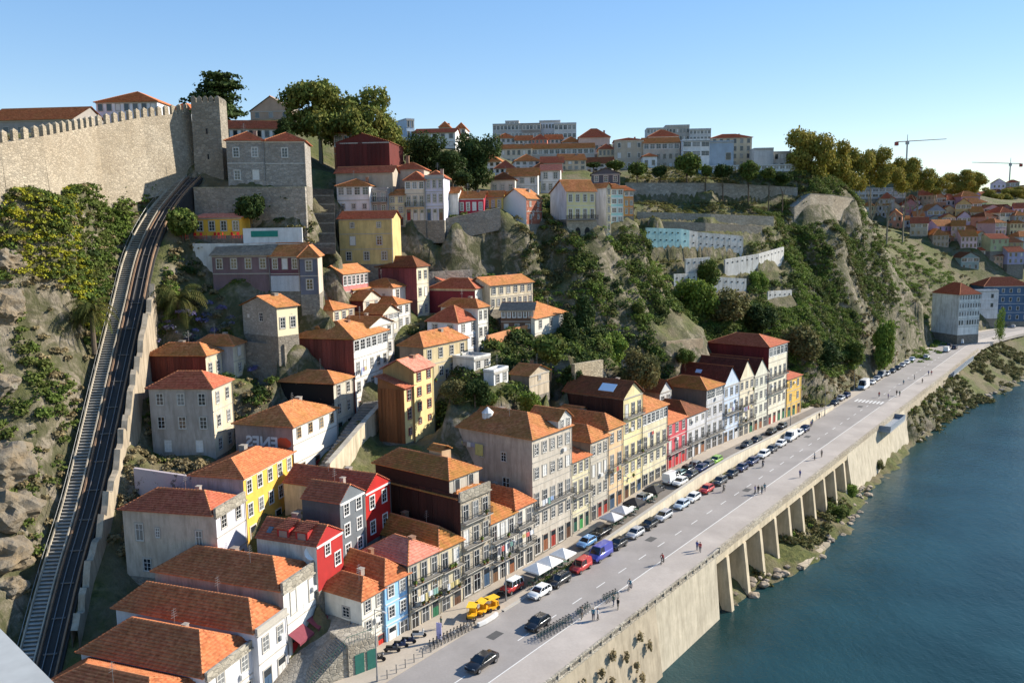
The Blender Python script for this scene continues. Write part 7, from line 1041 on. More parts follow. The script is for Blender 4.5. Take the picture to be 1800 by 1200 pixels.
def proto(kind, var):
    """unit trees: height 1, crown width 1"""
    if (kind, var) in PROTO: return PROTO[(kind, var)]
    g = np.random.default_rng(abs(hash_(kind))+var*17)
    if kind in ('plane', 'plane2'):
        n = 13; c = np.stack([g.uniform(-.30, .30, n), g.uniform(-.30, .30, n), g.uniform(.20, .86, n)], 1); rr = g.uniform(.17, .25, (n, 1))*np.array([1, 1, .62]); c[:, :2] *= (1.25-.45*np.abs(c[:, 2:3]-.5)/.3*.6)
        v, f = leaves(c, rr, 11000, .034, var+3, .45); tr = limbs('trunk', .42, .035, c[:8], BARKP); m = G_PLANE if kind == 'plane' else G_PLANE2
    elif kind == 'oak':
        n = 15; c = np.stack([g.uniform(-.30, .30, n), g.uniform(-.30, .30, n), g.uniform(.15, .80, n)], 1); rr = g.uniform(.17, .27, (n, 1))*np.array([1, 1, .75]); c[:, :2] *= (1.2-.55*c[:, 2:3])
        v, f = leaves(c, rr, 9000, .036, var+31, .55); tr = limbs('trunk', .4, .04, c[:6], BARK); m = G_DARK
    elif kind == 'ever':
        n = 12; z = np.linspace(.15, .86, n); c = np.stack([g.uniform(-.22, .22, n)*(1.1-z), g.uniform(-.22, .22, n)*(1.1-z), z], 1); rr = np.stack([(.40-.28*z)*g.uniform(.8, 1.15, n)]*2+[np.full(n, .11)], 1)
        v, f = leaves(c, rr, 5200, .048, var+9, .6); tr = limbs('trunk', .5, .035, c[4:8], BARK); m = G_DARK
    elif kind == 'cedar':
        n = 9; z = np.linspace(.32, .95, n); c = np.stack([g.uniform(-.14, .14, n), g.uniform(-.14, .14, n), z], 1); rr = np.stack([(.50-.22*z)*g.uniform(.75, 1.1, n)]*2+[np.full(n, .035)], 1)
        v, f = leaves(c, rr, 5200, .042, var+5, .3); tr = limbs('trunk', .8, .03, c[::2], BARK); m = G_DARK
    elif kind == 'round':
        c = np.stack([g.uniform(-.2, .2, 7), g.uniform(-.2, .2, 7), g.uniform(.5, .78, 7)], 1); rr = g.uniform(.24, .32, (7, 1))*np.array([1, 1, .8]); v, f = leaves(c, rr, 2400, .085, var+1, .6); tr = limbs('trunk', .5, .04, c[:4], BARK); m = G_DARK if var % 2 else G_MID
    elif kind == 'bush':
        n = 11; c = np.stack([g.uniform(-.30, .30, n), g.uniform(-.30, .30, n), g.uniform(.2, .72, n)], 1); rr = g.uniform(.16, .27, (n, 1))*np.array([1, 1, .9]); v, f = leaves(c, rr, 5600, .048, var+2, .5); tr = limbs('trunk', .4, .03, c[:6], BARK); m = [G_MID, G_FRESH, G_OLIVE, G_DARK][var % 4]
    elif kind == 'poplar':
        z = np.linspace(.15, .9, 9); c = np.stack([g.uniform(-.1, .1, 9), g.uniform(-.1, .1, 9), z], 1); rr = np.stack([.48-.36*np.abs(z-.4)]*2+[np.full(9, .1)], 1); v, f = leaves(c, rr, 1500, .05, 4, .3); tr = limbs('trunk', .7, .02, c[2:5], BARK); m = G_FRESH
    PROTO[(kind, var)] = (np_mesh('crown', v, f, m), tr); return PROTO[(kind, var)]
def hash_(t): return sum(ord(c)*(i+3) for i, c in enumerate(t))
def palm(x, y, z, h, w, label):
    r = empty('palm_tree', (x, y, z), 0, label, 'palm'); mb = MB(); mb.tube((0, 0, -2), (0, 0, h*.55), .42, .34, 9); mb.build('trunk', flat((.13, .10, .07), .95), r)
    g = random.Random(int(x)); fr = []
    for k in range(46):
        az = g.uniform(0, 2*math.pi); up = g.uniform(-.35, 1.25); L = w*.5*g.uniform(.85, 1.1); m = MB(); p = Vector((0, 0, h*.55)); d = Vector((math.cos(az)*math.cos(up), math.sin(az)*math.cos(up), math.sin(up))); n = 9; st_ = L/n
        for i in range(n):
            q = p+d*st_; d = (d+Vector((0, 0, -.20-.03*i))).normalized(); sd = d.cross(Vector((0, 0, 1))).normalized()
            ll = L*.17*math.sin(math.pi*(i+1.2)/(n+1.5))
            for s_ in (-1, 1):
                for e in range(2):
                    a = p.lerp(q, e*.5); t = a+sd*s_*ll+d*ll*.5+Vector((0, 0, -ll*.55)); m.poly([a, a+d*st_*.32, t])
            m.tube(p, q, .045, .03, 4, cap=False); p = q
        m.build('frond', G_PALM, r)
G_PALM = foliage((.035, .050, .012), (.095, .105, .03), (.12, .10, .03))
NM = {'plane': 'plane_tree', 'plane2': 'plane_tree', 'ever': 'evergreen_tree', 'oak': 'evergreen_tree', 'cedar': 'cedar_tree', 'round': 'round_tree', 'bush': 'shrub_tree', 'poplar': 'poplar_tree'}
for i, (kind, x, y, z, h, w_, lb, gr) in enumerate(TREES):
    if kind == 'palm': palm(x, y, z, h*1.25, w_, lb); continue
    cr, tr = proto(kind, i % 4 if kind == 'bush' else i % 3)
    gz = drop(x, y, z); gz = min(z, gz) if z > 4 else z; hh = h+(z-gz)
    r = empty(NM[kind], (x, y, gz-.1), random.uniform(0, 6.28), lb, 'tree', gr)
    o = obj('trunk', tr, r); o.scale = (w_, w_, hh); o = obj('crown', cr, r, (0, 0, hh-h)); o.scale = (w_, w_, h)
# ---------------------------------------------------------------- scrub: masses of leaves nobody could count
def scatter(name, label, mat, regions, size, nleaf, rad, seed, cat='scrub', hfac=.75, lift=.3):
    g = np.random.default_rng(seed); C = []; Rr = []
    for (s0, s1, t0, t1, n, th) in regions:
        s = g.uniform(s0, s1, n); t = g.uniform(t0, t1, n)
        k = np.array([mnoise.fractal(Vector((a*.06, b*.06, seed)), 1., 2., 3) for a, b in zip(s, t)]) > th
        s, t = s[k], t[k]; x = s*S0-t*C0; y = s*C0+t*S0; z = np.array([drop(a, b) for a, b in zip(x, y)]); C.append(np.stack([x, y, z+lift], 1)); q = g.uniform(rad[0], rad[1], len(s)); Rr.append(np.stack([q, q, q*hfac], 1))
    C = np.concatenate(C); Rr = np.concatenate(Rr)
    ok = np.ones(len(C), bool)
    for h in HOUSES:                     # nothing grows inside a house
        a = R(h['a']); dx, dy = C[:, 0]-h['x'], C[:, 1]-h['y']; u = dx*math.sin(a)+dy*math.cos(a); v = -dx*math.cos(a)+dy*math.sin(a)
        ok &= ~((u > -1.2) & (u < h['w']+1.2) & (v > -1.6) & (v < h['d']+.8))
    P = np.array(TRACK)                  # nor on the track
    for a, b in zip(P, P[1:]):
        k = np.clip((C[:, 1]-a[1])/(b[1]-a[1]), 0, 1); xx = a[0]+(b[0]-a[0])*k; ok &= ~((C[:, 1] >= a[1]-1) & (C[:, 1] <= b[1]+1) & (C[:, 0] > xx-3.6-Rr[:, 0]*.6) & (C[:, 0] < xx+3.8+Rr[:, 0]*.5))
    for k in ('turq', 't2', 't3', 't4', 't5', 't6', 't7', 'bastion', 'garden', 'cliffwall', 'alley', 'gt1', 'gt2', 'plateau'):
        for a, b in zip(WALLS[k], WALLS[k][1:]):
            ax, ay = a[:2]; dx, dy = b[0]-ax, b[1]-ay; L = math.hypot(dx, dy); u = ((C[:, 0]-ax)*dx+(C[:, 1]-ay)*dy)/L; v = (-(C[:, 0]-ax)*dy+(C[:, 1]-ay)*dx)/L; ok &= ~((u > -1) & (u < L+1) & (v > (-3.6 if k != 'bastion' else -4)) & (v < 1.5))
    for a, b in zip(ALLEY, ALLEY[1:]):
        k = np.clip(((C[:, 0]-a[0])*(b[0]-a[0])+(C[:, 1]-a[1])*(b[1]-a[1]))/((b[0]-a[0])**2+(b[1]-a[1])**2), 0, 1); ok &= np.hypot(C[:, 0]-a[0]-(b[0]-a[0])*k, C[:, 1]-a[1]-(b[1]-a[1])*k) > 3
    C, Rr = C[ok], Rr[ok]
    v, f = leaves(C, Rr, int(len(C)*nleaf), size, seed, .55, True); o = obj(name, np_mesh(name, v, f, mat)); tag(o, label, cat, kind='stuff'); return len(C)
LEFT = (35, 88, 104, 172)
scatter('hillside_scrub', 'green bramble and shrubs on the slope left of the funicular', G_MID, [(50, 70, 122, 142, 900, -.3), (57, 80, 132, 154, 1500, -.5), (66, 92, 142, 166, 900, -.5), (42, 60, 110, 130, 420, .0), (60, 84, 112, 132, 420, -.2)], .34, 56, (.5, 1.3), 11, hfac=.6)
scatter('hillside_scrub', 'bright green shrubs at the upper slope below the fortress wall', G_FRESH, [(60, 80, 134, 152, 800, -.3), (68, 92, 144, 166, 700, -.4)], .32, 56, (.5, 1.2), 12, hfac=.6)
scatter('hillside_scrub', 'yellow-green broom below the fortress wall', G_YEL, [(50, 66, 132, 146, 900, -.3)], .28, 56, (.5, 1.1), 13, hfac=.6)
scatter('dry_grass', 'dry straw-coloured grass and dead brambles on the rocky slope', G_DRY, [(*LEFT, 2600, -.25), (150, 300, 78, 130, 700, .08), (235, 330, 70, 78, 420, -.1)], .34, 46, (.3, .9), 14, 'grass')
scatter('hillside_scrub', 'dark green undergrowth in the gardens under the cliff', G_DARK, [(100, 175, 82, 116, 1100, -.2), (60, 130, 100, 140, 520, .0), (175, 300, 78, 98, 800, -.05)], .36, 75, (.6, 1.6), 15)
scatter('hillside_scrub', 'mid green thicket covering the slope beyond the row houses', G_MID, [(212, 330, 73, 102, 2100, -.25), (165, 226, 88, 112, 1100, -.15), (105, 175, 80, 106, 900, -.1), (285, 345, 74, 112, 900, -.2), (300, 420, 78, 130, 900, -.1)], .40, 58, (.7, 2.0), 16)
scatter('hillside_scrub', 'fresh green creepers tumbling down the slope above the parked cars', G_FRESH, [(218, 300, 73, 98, 1300, -.15), (195, 225, 98, 116, 300, -.05), (120, 200, 84, 112, 420, .0), (330, 470, 62, 110, 900, -.15)], .34, 80, (.7, 1.7), 17)
scatter('hillside_scrub', 'olive-brown scrub on the terraces below the promenade wall', G_OLIVE, [(208, 306, 98, 150, 900, .08), (95, 175, 108, 132, 900, -.1), (280, 350, 76, 118, 1100, -.25), (300, 520, 70, 160, 1200, -.05)], .34, 60, (.5, 1.4), 18)
scatter('cliff_ivy', 'ivy and hanging plants on the cliff below the crimson house', G_MID, [(118, 200, 108, 130, 900, -.05)], .42, 50, (.5, 1.2), 23, 'ivy')
scatter('terrace_grass', 'yellowish grass on the wide terraces above the turquoise wall', G_TERR, [(208, 304, 96, 150, 3200, -.25)], .26, 40, (.3, .8), 19, 'grass', .5)
scatter('bank_scrub', 'scrub and dry weeds on the river bank rocks', G_OLIVE, [(118, 190, 46, 51, 160, .0), (246, 420, 36, 51, 1200, -.15)], .40, 50, (.4, 1.3), 20)
scatter('bank_scrub', 'green weeds at the foot of the piers', G_FRESH, [(120, 196, 46.5, 50.5, 70, .1), (246, 330, 44, 51, 260, .05)], .36, 46, (.3, .9), 21)
scatter('roof_creeper', 'purple flowering creeper over the wall beside the rusty shed', G_PURP, [(68, 84, 118, 131, 150, -.1)], .28, 60, (.4, .9), 22, 'creeper', .8, 2.6)
# boulders on the bank and the slopes
BOUL = []
for k in range(5):
    bm = bmesh.new(); bmesh.ops.create_icosphere(bm, subdivisions=2, radius=1)
    for vv in bm.verts: vv.co *= 1+.35*mnoise.noise(vv.co*1.3+Vector((k*7, 0, 0))); vv.co.z *= .7
    me = bpy.data.meshes.new('boulder'); bm.to_mesh(me); bm.free(); me.materials.append(stone((.36, .30, .23), .35)); BOUL.append(me)
RKM = N('granite_rock'); n1_ = RKM.noise(.35, 6, .7); n2_ = RKM.noise(1.6, 6, .75); RKM.bump(n2_, .9, .5); RKM = RKM.out(RKM.mix(RKM.ramp(n1_, (.35, 0.), (.65, 1.)), RKM.mix(n2_, (.11, .095, .075), (.30, .27, .22)), (.24, .18, .11)), .95)
LBR = ['pale granite outcrop below the yellow broom', 'upper pale granite outcrop near the fortress wall', 'great bare granite slab left of the funicular stair', 'granite slab below the great bare one', 'lowest granite slab beside the stair', 'small granite knob beside the cable', 'rounded granite outcrop in the dry grass', 'grey rock near the bridge girder', 'brown rock beside the lower funicular wall', 'big rock at the foot of the funicular wall', 'brown rock above the lowest orange roofs']
for k, (x, y, z, q) in enumerate(ROCKS[:8]):
    bm = bmesh.new(); bmesh.ops.create_icosphere(bm, subdivisions=4, radius=1)
    for vv in bm.verts:
        n0 = mnoise.voronoi(vv.co*1.5+Vector((k*5, 0, 0)))[0]; vv.co *= .75+.55*n0[0]+.25*mnoise.fractal(vv.co*1.6+Vector((k*5, 0, 0)), 1., 2., 5)
    me = bpy.data.meshes.new('rock'); bm.to_mesh(me); bm.free(); me.materials.append(RKM); o = obj('rock_outcrop', me, None, (x-.5, y, drop(x, y, z)-q*.35), k*1.3); o.scale = (q*1.15, q*1.15, q*.85); tag(o, LBR[k], 'rock')
v, f = leaves([(*xy(s_, 49.9-(9.5-z_)*.17), z_) for s_, z_ in ((72, 7), (75, 5), (78, 8), (80, 4), (82, 7.5), (84, 5.5), (86, 3.2), (88, 7), (90, 5), (92, 8), (94, 6), (85, 8.5), (77, 2.5), (91, 3))], [(.4, .4, .75)]*14, 1300, .26, 77, .3); tag(obj('wall_plants', np_mesh('wall_plants', v, f, G_DRY)), 'dry tufts growing from the joints of the rough river wall', 'plants', kind='stuff')
g_ = random.Random(3)
for k in range(110):
    s_ = g_.uniform(119, 200) if k < 60 else g_.uniform(246, 400); bt_ = float(lerp_tab(BANK, s_)); t_ = bt_+g_.uniform(-.3, 2.6); z_ = float(ground(np.array([s_]), np.array([t_]))[0])
    o = obj('boulder', BOUL[k % 5], None, (*xy(s_, t_), max(-.2, z_)), g_.uniform(0, 6)); q = g_.uniform(.35, 1.1); o.scale = (q, q*g_.uniform(.7, 1.2), q*.8); tag(o, 'rounded brown boulder on the water line below the viaduct' if k < 60 else 'rounded brown boulder on the far river bank', 'boulder', 'boulders below the viaduct' if k < 60 else 'boulders on the far bank')
# ---------------------------------------------------------------- cars
RUB = flat((.018, .018, .018), .8); RIM = flat((.42, .42, .43), .35, .8); CGL = glass((.012, .016, .02), .06); LAMP = flat((.7, .7, .68), .3); TAIL = flat((.30, .015, .012), .35); PLATE = flat((.6, .6, .58), .5)
def carpaint(c):
    k = ('carpaint', c)
    if k not in MATS:
        q = N('car_paint'); q.out(c, .28, .15 if max(c) < .5 else 0, .5); q.b.inputs['Coat Weight'].default_value = .6; q.b.inputs['Coat Roughness'].default_value = .08; MATS[k] = q.mat
    return MATS[k]
PC = {'white': (.72, .72, .70), 'black': (.014, .014, .016), 'red': (.45, .035, .03), 'blue': (.055, .065, .34), 'silver': (.42, .43, .45), 'pale blue': (.42, .50, .58), 'dark grey': (.05, .054, .06), 'navy': (.02, .028, .085), 'grey': (.24, .25, .26), 'sky blue': (.13, .28, .50), 'teal': (.12, .22, .22), 'lime green': (.24, .44, .06)}
# length, width, side profile of the lower body (x, top z), greenhouse (x at sill, x at roof), roof z
CT_ = {
 'hatch':  (4.0, 1.72, [(0, .62), (.12, .86), (1.0, .98), (3.5, 1.02), (3.95, .92), (4.0, .55)], (.95, 1.75, 3.45, 3.85), 1.48),
 'estate': (4.5, 1.76, [(0, .6), (.12, .84), (1.1, .97), (4.1, 1.02), (4.45, .95), (4.5, .55)], (1.1, 1.95, 4.05, 4.4), 1.50),
 'saloon': (4.7, 1.80, [(0, .6), (.12, .82), (1.25, .95), (3.9, 1.0), (4.62, .96), (4.7, .55)], (1.2, 2.0, 3.35, 4.1), 1.45),
 'van':    (4.2, 1.72, [(0, .65), (.12, .95), (1.0, 1.08), (3.9, 1.1), (4.15, 1.0), (4.2, .6)], (.95, 1.55, 4.0, 4.15), 1.84),
 'bigvan': (5.0, 1.95, [(0, .7), (.15, 1.05), (.85, 1.25), (4.7, 1.3), (4.95, 1.2), (5.0, .6)], (.75, 1.45, 4.85, 4.95), 2.25),
 'camper': (6.6, 2.2, [(0, .75), (.15, 1.1), (.9, 1.35), (6.3, 1.4), (6.55, 1.3), (6.6, .7)], (.8, 1.6, 6.45, 6.55), 3.0),
 'offroad':(3.9, 1.68, [(0, .75), (.1, .98), (1.05, 1.05), (3.6, 1.08), (3.88, 1.0), (3.9, .7)], (1.1, 1.35, 3.7, 3.85), 1.78)}
CARM = {}
def car_parts(kind, c):
    if (kind, c) in CARM: return CARM[(kind, c)]
    L, W_, prof, (g0, g1, g2, g3), zr = CT_[kind]; w2 = W_/2; pm = carpaint(PC[c]); van = kind in ('van', 'bigvan', 'camper')
    # lower body: rings of a rounded section lofted along the length
    b = MB(); rings = []
    for i, (x, zt) in enumerate(prof):
        k = .86 if i in (0, len(prof)-1) else (.96 if i in (1, len(prof)-2) else 1); y = w2*k; zl = .30 if 0 < i < len(prof)-1 else .38
        rings.append([(x, -y*.93, zl), (x, -y, zl+.16), (x, -y, (zl+zt)/2+.06), (x, -y*.94, zt-.04), (x, -y*.8, zt), (x, y*.8, zt), (x, y*.94, zt-.04), (x, y, (zl+zt)/2+.06), (x, y, zl+.16), (x, y*.93, zl)])
    n = len(rings[0])
    for r in rings: b.v += r
    for i in range(len(rings)-1):
        for j in range(n): q = (j+1) % n; b.f.append((i*n+j, i*n+q, (i+1)*n+q, (i+1)*n+j)); b.m.append(0)
    b.f.append(tuple(range(n))); b.m.append(0); e = (len(rings)-1)*n; b.f.append(tuple(e+i for i in reversed(range(n)))); b.m.append(0)
    body = b.mesh('body', pm, True)
    zs_ = max(z for _, z in prof)-.06; yi, yo = w2*.76, w2*.93
    g = MB(); lo = [(g0, -yo, zs_), (g3, -yo, zs_), (g3, yo, zs_), (g0, yo, zs_)]; hi = [(g1, -yi, zr-.05), (g2, -yi, zr-.05), (g2, yi, zr-.05), (g1, yi, zr-.05)]
    for i in range(4): j = (i+1) % 4; g.poly([lo[i], lo[j], hi[j], hi[i]])
    glassm = g.mesh('windows', CGL)
    rf = MB(); a = .05; R1 = [(g1-a, -yi-a*.6, zr-.07), (g2+a, -yi-a*.6, zr-.07), (g2+a, yi+a*.6, zr-.07), (g1-a, yi+a*.6, zr-.07)]; R2 = [(g1+.12, -yi+.1, zr), (g2-.08, -yi+.1, zr), (g2-.08, yi-.1, zr), (g1+.12, yi-.1, zr)]
    rf.poly(R2)
    for i in range(4): j = (i+1) % 4; rf.poly([R1[i], R1[j], R2[j], R2[i]])
    for p, q in zip(lo, hi): rf.tube(Vector(p), Vector(q), .055, .055, 5)
    for f in ((.38, .68) if not van else (.22,)):
        for s_ in (-1, 1): rf.tube((g0+(g3-g0)*f, s_*yo*1.0, zs_), (g1+(g2-g1)*f, s_*(yi+.02), zr-.06), .05, .05, 5)
    if van:
        x0 = g1+(.95 if kind != 'van' else 1.1)
        for s_ in (-1, 1):
            p = [(x0, s_*(yo+.015), zs_-.02), (g3, s_*(yo+.015), zs_-.02), (g2+.02, s_*(yi+.05), zr-.06), (x0, s_*(yi+.05), zr-.06)]; rf.poly(p if s_ < 0 else p[::-1])
        rf.poly([(g3+.02, -yo, zs_), (g3+.02, yo, zs_), (g2+.03, yi, zr-.06), (g2+.03, -yi, zr-.06)])
    roofm = rf.mesh('roof', carpaint(PC['white']) if kind == 'offroad' else pm, False)
    wm = MB(); wm.tube((0, -.11, 0), (0, .11, 0), .31, .31, 14); wheel = wm.mesh('wheel', RUB); rm = MB(); rm.tube((0, -.118, 0), (0, .118, 0), .19, .19, 10); rim = rm.mesh('rim', RIM)
    lm = MB(); lm.box(-.03, -.17, -.08, .05, .17, .08); hl = lm.mesh('headlight', LAMP); tl = lm.mesh('tail_light', TAIL); pl = MB(); pl.box(-.02, -.25, -.06, .02, .25, .06); pl = pl.mesh('number_plate', PLATE)
    mi = MB(); mi.box(-.06, -.09, -.06, .06, .09, .06); mi = mi.mesh('mirror', pm)
    P = [('body', body, (0, 0, 0)), ('windows', glassm, (0, 0, 0)), ('roof', roofm, (0, 0, 0))]
    W4 = [(.78, s_*(w2-.08)) for s_ in (-1, 1)]+[(L-.82, s_*(w2-.08)) for s_ in (-1, 1)]
    P += [('wheel', wheel, (x, y, .31), rim) for x, y in W4]+[('headlight', hl, (.10, s_*w2*.62, .70), None) for s_ in (-1, 1)]+[('tail_light', tl, (L-.06, s_*w2*.68, .80), None) for s_ in (-1, 1)]
    P += [('number_plate', pl, (L-.005, 0, .55), None), ('mirror', mi, (g0+.25, -w2*1.02, zs_+.08), None), ('mirror', mi, (g0+.25, w2*1.02, zs_+.08), None)]
    CARM[(kind, c)] = (L, P); return CARM[(kind, c)]
KN = {'hatch': ('hatchback', 'parked_car', 'car'), 'estate': ('estate car', 'parked_car', 'car'), 'saloon': ('saloon', 'moving_car', 'car'), 'van': ('small van', 'parked_van', 'van'), 'bigvan': ('van', 'parked_van', 'van'), 'camper': ('camper van', 'camper_van', 'camper'), 'offroad': ('off-roader', 'parked_car', 'car')}
def car(s_, t_, z, kind, c, label, group, flip=False, turn=0):
    L, P = car_parts(kind, c); rz = math.pi/2-A0+(math.pi if flip else 0)+turn
    d = Vector((math.cos(rz), math.sin(rz), 0))*L/2
    r = empty(KN[kind][1], Vector((*xy(s_, t_+float(bend(s_))*0), z))-d, rz, label, KN[kind][2], group)
    for q in P:
        o = obj(q[0], q[1], r, q[2])
        if len(q) > 3 and q[3]: obj('rim', q[3], o)
    return r
def place_cars(lst, where, group, zf, tf, flip=False):
    named = []
    for i, (s_, t_, c, k) in enumerate(lst):
        nb = lst[i-1] if i else None
        d = '%s %s' % (c, KN[k][0])
        same = sum(1 for q in lst if q[2] == c and q[3] == k)
        if same == 1: lb = 'the only %s %s' % (d, where)
        else:
            a = '%s %s' % (lst[i-1][2], KN[lst[i-1][3]][0]) if i else None; b = '%s %s' % (lst[i+1][2], KN[lst[i+1][3]][0]) if i+1 < len(lst) else None
            lb = '%s %s %s' % (d, where, 'between %s and %s' % (a, b) if a and b else 'next to %s ending the row' % (a or b))
        car(s_, tf(t_), zf(s_), k, c, lb, group, flip)
place_cars([q for q in KERB if q[0] < 215], 'at the avenue kerb', 'cars parked along the avenue kerb', lambda s: 10.01, lambda t: 65.2, False)
place_cars([q for q in KERB if q[0] >= 215], 'on the far verge', 'cars parked on the far verge', lambda s: 10.02, lambda t: t, False)
place_cars([q for q in STREET if q[1] > 71], 'by the house fronts', 'cars parked along the house fronts', lambda s: zs(s)+.02, lambda t: 71.0, True)
place_cars([q for q in STREET if q[1] <= 71], 'beside the low wall', 'cars parked beside the low wall', lambda s: zs(s)+.02, lambda t: 68.9 if t < 69 else 69.4, False)
ML = ['black hatchback driving on the avenue beside the rental bicycles', 'black saloon driving on the avenue below the first lamp post', 'white hatchback driving alone past the end of the parked row', 'white van leading the traffic on the far avenue', 'dark grey hatchback behind the white van on the far avenue', 'black hatchback on the hill side of the far avenue traffic', 'second white van near the corner building', 'red hatchback near the corner building', 'white hatchback at the bend of the avenue']
for (s_, t_, c, k), lb in zip(MOVING, ML): car(s_, t_, 10.01, k, c, lb, None, s_ > 100)
# ---------------------------------------------------------------- people
def figure_mesh(pose):
    """one skinned body; pose gives joint positions"""
    J = dict(pelvis=(0, 0, .92), chest=(0, 0, 1.28), neck=(0, -.01, 1.46), head=(0, -.03, 1.60), top=(0, -.02, 1.73))
    J.update(pose); E = [('pelvis', 'chest'), ('chest', 'neck'), ('neck', 'head'), ('head', 'top')]; Rr = dict(pelvis=.15, chest=.165, neck=.062, head=.098, top=.07)
    for s_ in 'lr':
        E += [('chest', 'sh'+s_), ('sh'+s_, 'el'+s_), ('el'+s_, 'wr'+s_), ('wr'+s_, 'ha'+s_), ('pelvis', 'hi'+s_), ('hi'+s_, 'kn'+s_), ('kn'+s_, 'an'+s_), ('an'+s_, 'to'+s_)]
        Rr.update({'sh'+s_: .072, 'el'+s_: .05, 'wr'+s_: .036, 'ha'+s_: .04, 'hi'+s_: .105, 'kn'+s_: .072, 'an'+s_: .048, 'to'+s_: .045})
    names = list(J); me = bpy.data.meshes.new('skeleton'); me.from_pydata([J[k] for k in names], [(names.index(a), names.index(b)) for a, b in E], [])
    o = obj('figure_tmp', me); md = o.modifiers.new('skin', 'SKIN'); sk = me.skin_vertices[0].data
    for i, k in enumerate(names): sk[i].radius = (Rr[k], Rr[k]*(.72 if k in ('pelvis', 'chest') else 1)); sk[i].use_root = (k == 'pelvis')
    sb = o.modifiers.new('sub', 'SUBSURF'); sb.levels = 1; sb.render_levels = 1
    dg = bpy.context.evaluated_depsgraph_get(); out = bpy.data.meshes.new_from_object(o.evaluated_get(dg)); bpy.data.objects.remove(o); return out
def limb_pose(stride, arm):
    P = {}
    for s_, k in (('l', 1), ('r', -1)):
        x = k*.19; f = stride*k
        P['sh'+s_] = (x, 0, 1.40); P['el'+s_] = (x*1.25, arm*-k*.16+.02, 1.13); P['wr'+s_] = (x*1.2, arm*-k*.26-.08, .90); P['ha'+s_] = (x*1.15, arm*-k*.28-.12, .81)
        P['hi'+s_] = (k*.095, 0, .88); P['kn'+s_] = (k*.10, -f*.20-.03, .49); P['an'+s_] = (k*.10, -f*.34+.03*(f < 0), .085+.04*(f < 0)); P['to'+s_] = (k*.105, -f*.34-.15, .045)
    return P
def ride_pose():
    P = dict(pelvis=(0, .25, 1.0), chest=(0, -.02, 1.32), neck=(0, -.12, 1.48), head=(0, -.17, 1.62), top=(0, -.17, 1.75))
    for s_, k in (('l', 1), ('r', -1)):
        P['sh'+s_] = (k*.19, -.08, 1.42); P['el'+s_] = (k*.26, -.28, 1.20); P['wr'+s_] = (k*.22, -.46, 1.06); P['ha'+s_] = (k*.2, -.52, 1.03)
        P['hi'+s_] = (k*.10, .22, .96); P['kn'+s_] = (k*.11, -.14+.1*k, .72-.1*k); P['an'+s_] = (k*.11, .12+.1*k, .36-.12*k); P['to'+s_] = (k*.11, -.02+.1*k, .30-.12*k)
    return P
POSES = [figure_mesh(limb_pose(0, .3)), figure_mesh(limb_pose(.8, 1)), figure_mesh(limb_pose(.45, .6)), figure_mesh(ride_pose())]
SKIN = flat((.46, .27, .19), .6); HAIRS = [flat((.03, .02, .014), .7), flat((.12, .07, .035), .7), flat((.30, .22, .12), .7)]
TOPS = [((.10, .12, .30), 'blue'), ((.02, .02, .022), 'black'), ((.55, .54, .52), 'white'), ((.38, .05, .05), 'red'), ((.12, .16, .12), 'green'), ((.30, .26, .22), 'beige'), ((.20, .16, .36), 'violet'), ((.08, .20, .26), 'teal')]
LEGS = [((.03, .04, .08), 'dark jeans'), ((.02, .02, .02), 'black trousers'), ((.20, .17, .12), 'khaki trousers'), ((.09, .11, .16), 'blue jeans')]
BODYC = {}
def dressed(pose, ti, li):
    k = (pose, ti, li)
    if k in BODYC: return BODYC[k]
    me = POSES[pose].copy(); me.name = 'body'; me.materials.clear()
    for m in (SKIN, flat(TOPS[ti][0], .8), flat(LEGS[li][0], .85), RUB): me.materials.append(m)
    for p in me.polygons:
        c = p.center; z = c.z; arm = abs(c.x) > .215 and z < 1.2 and z > .74 or (pose == 3 and c.y < -.36 and z < 1.2)
        hi = 1.02 if pose == 3 else .90
        p.material_index = 0 if (z > 1.475 or (arm and z < 1.02)) else (1 if z > hi else (3 if z < .11 and pose != 3 else 2)); p.use_smooth = True
    BODYC[k] = me; return me
hm = MB()
for i in range(8):
    for j in range(4):
        a, b = 2*math.pi*i/8, 2*math.pi*(i+1)/8; c, d = math.pi/2*j/4, math.pi/2*(j+1)/4; P_ = lambda a, c: (.108*math.cos(a)*math.cos(c), .118*math.sin(a)*math.cos(c)+.02, .115*math.sin(c)-.02); hm.poly([P_(a, c), P_(b, c), P_(b, d), P_(a, d)])
HAIRM = [hm.mesh('hair', m, True) for m in HAIRS]
def person(s_, t_, z, pose, ti, li, hi, ang, label, k=1.0):
    r = empty('person', (*xy(s_, t_), z), ang, label, 'person'); o = obj('body', dressed(pose, ti, li), r)
    hz = (0, -.02, 1.64) if pose != 3 else (0, -.16, 1.66); obj('hair', HAIRM[hi], o, hz); r.scale = (k, k, k); return r
AX = -A0
WHERE = ['beside the rental bicycles near a companion', 'behind the first pair at the rental bicycles', 'near the middle of the bicycle row', 'next to that walker at the bicycle row', 'bending over the row of green rental bicycles', 'by the parapet just before the first viaduct pier', 'walking beside a companion before the first pier', 'left in the group of four on the promenade', 'second in the group of four on the promenade', 'third in the group of four on the promenade', 'last in the group of four on the promenade', 'of the pair near the middle piers', 'by the parapet near the middle piers', 'walking alone past the fifth pier', 'stepping onto the zebra crossing', 'just beyond the zebra crossing', 'of the couple past the crossing', 'with a companion past the crossing', 'on the promenade edge behind the couple', 'far along the promenade alone', 'by the parapet far along the promenade', 'of the farthest pair on the promenade', 'beside the farthest walker on the promenade', 'at the end of the low sand-coloured wall', 'standing near the far end of the parked cars', 'on the forecourt in front of the granite house', 'beside another person at the end of the low wall']
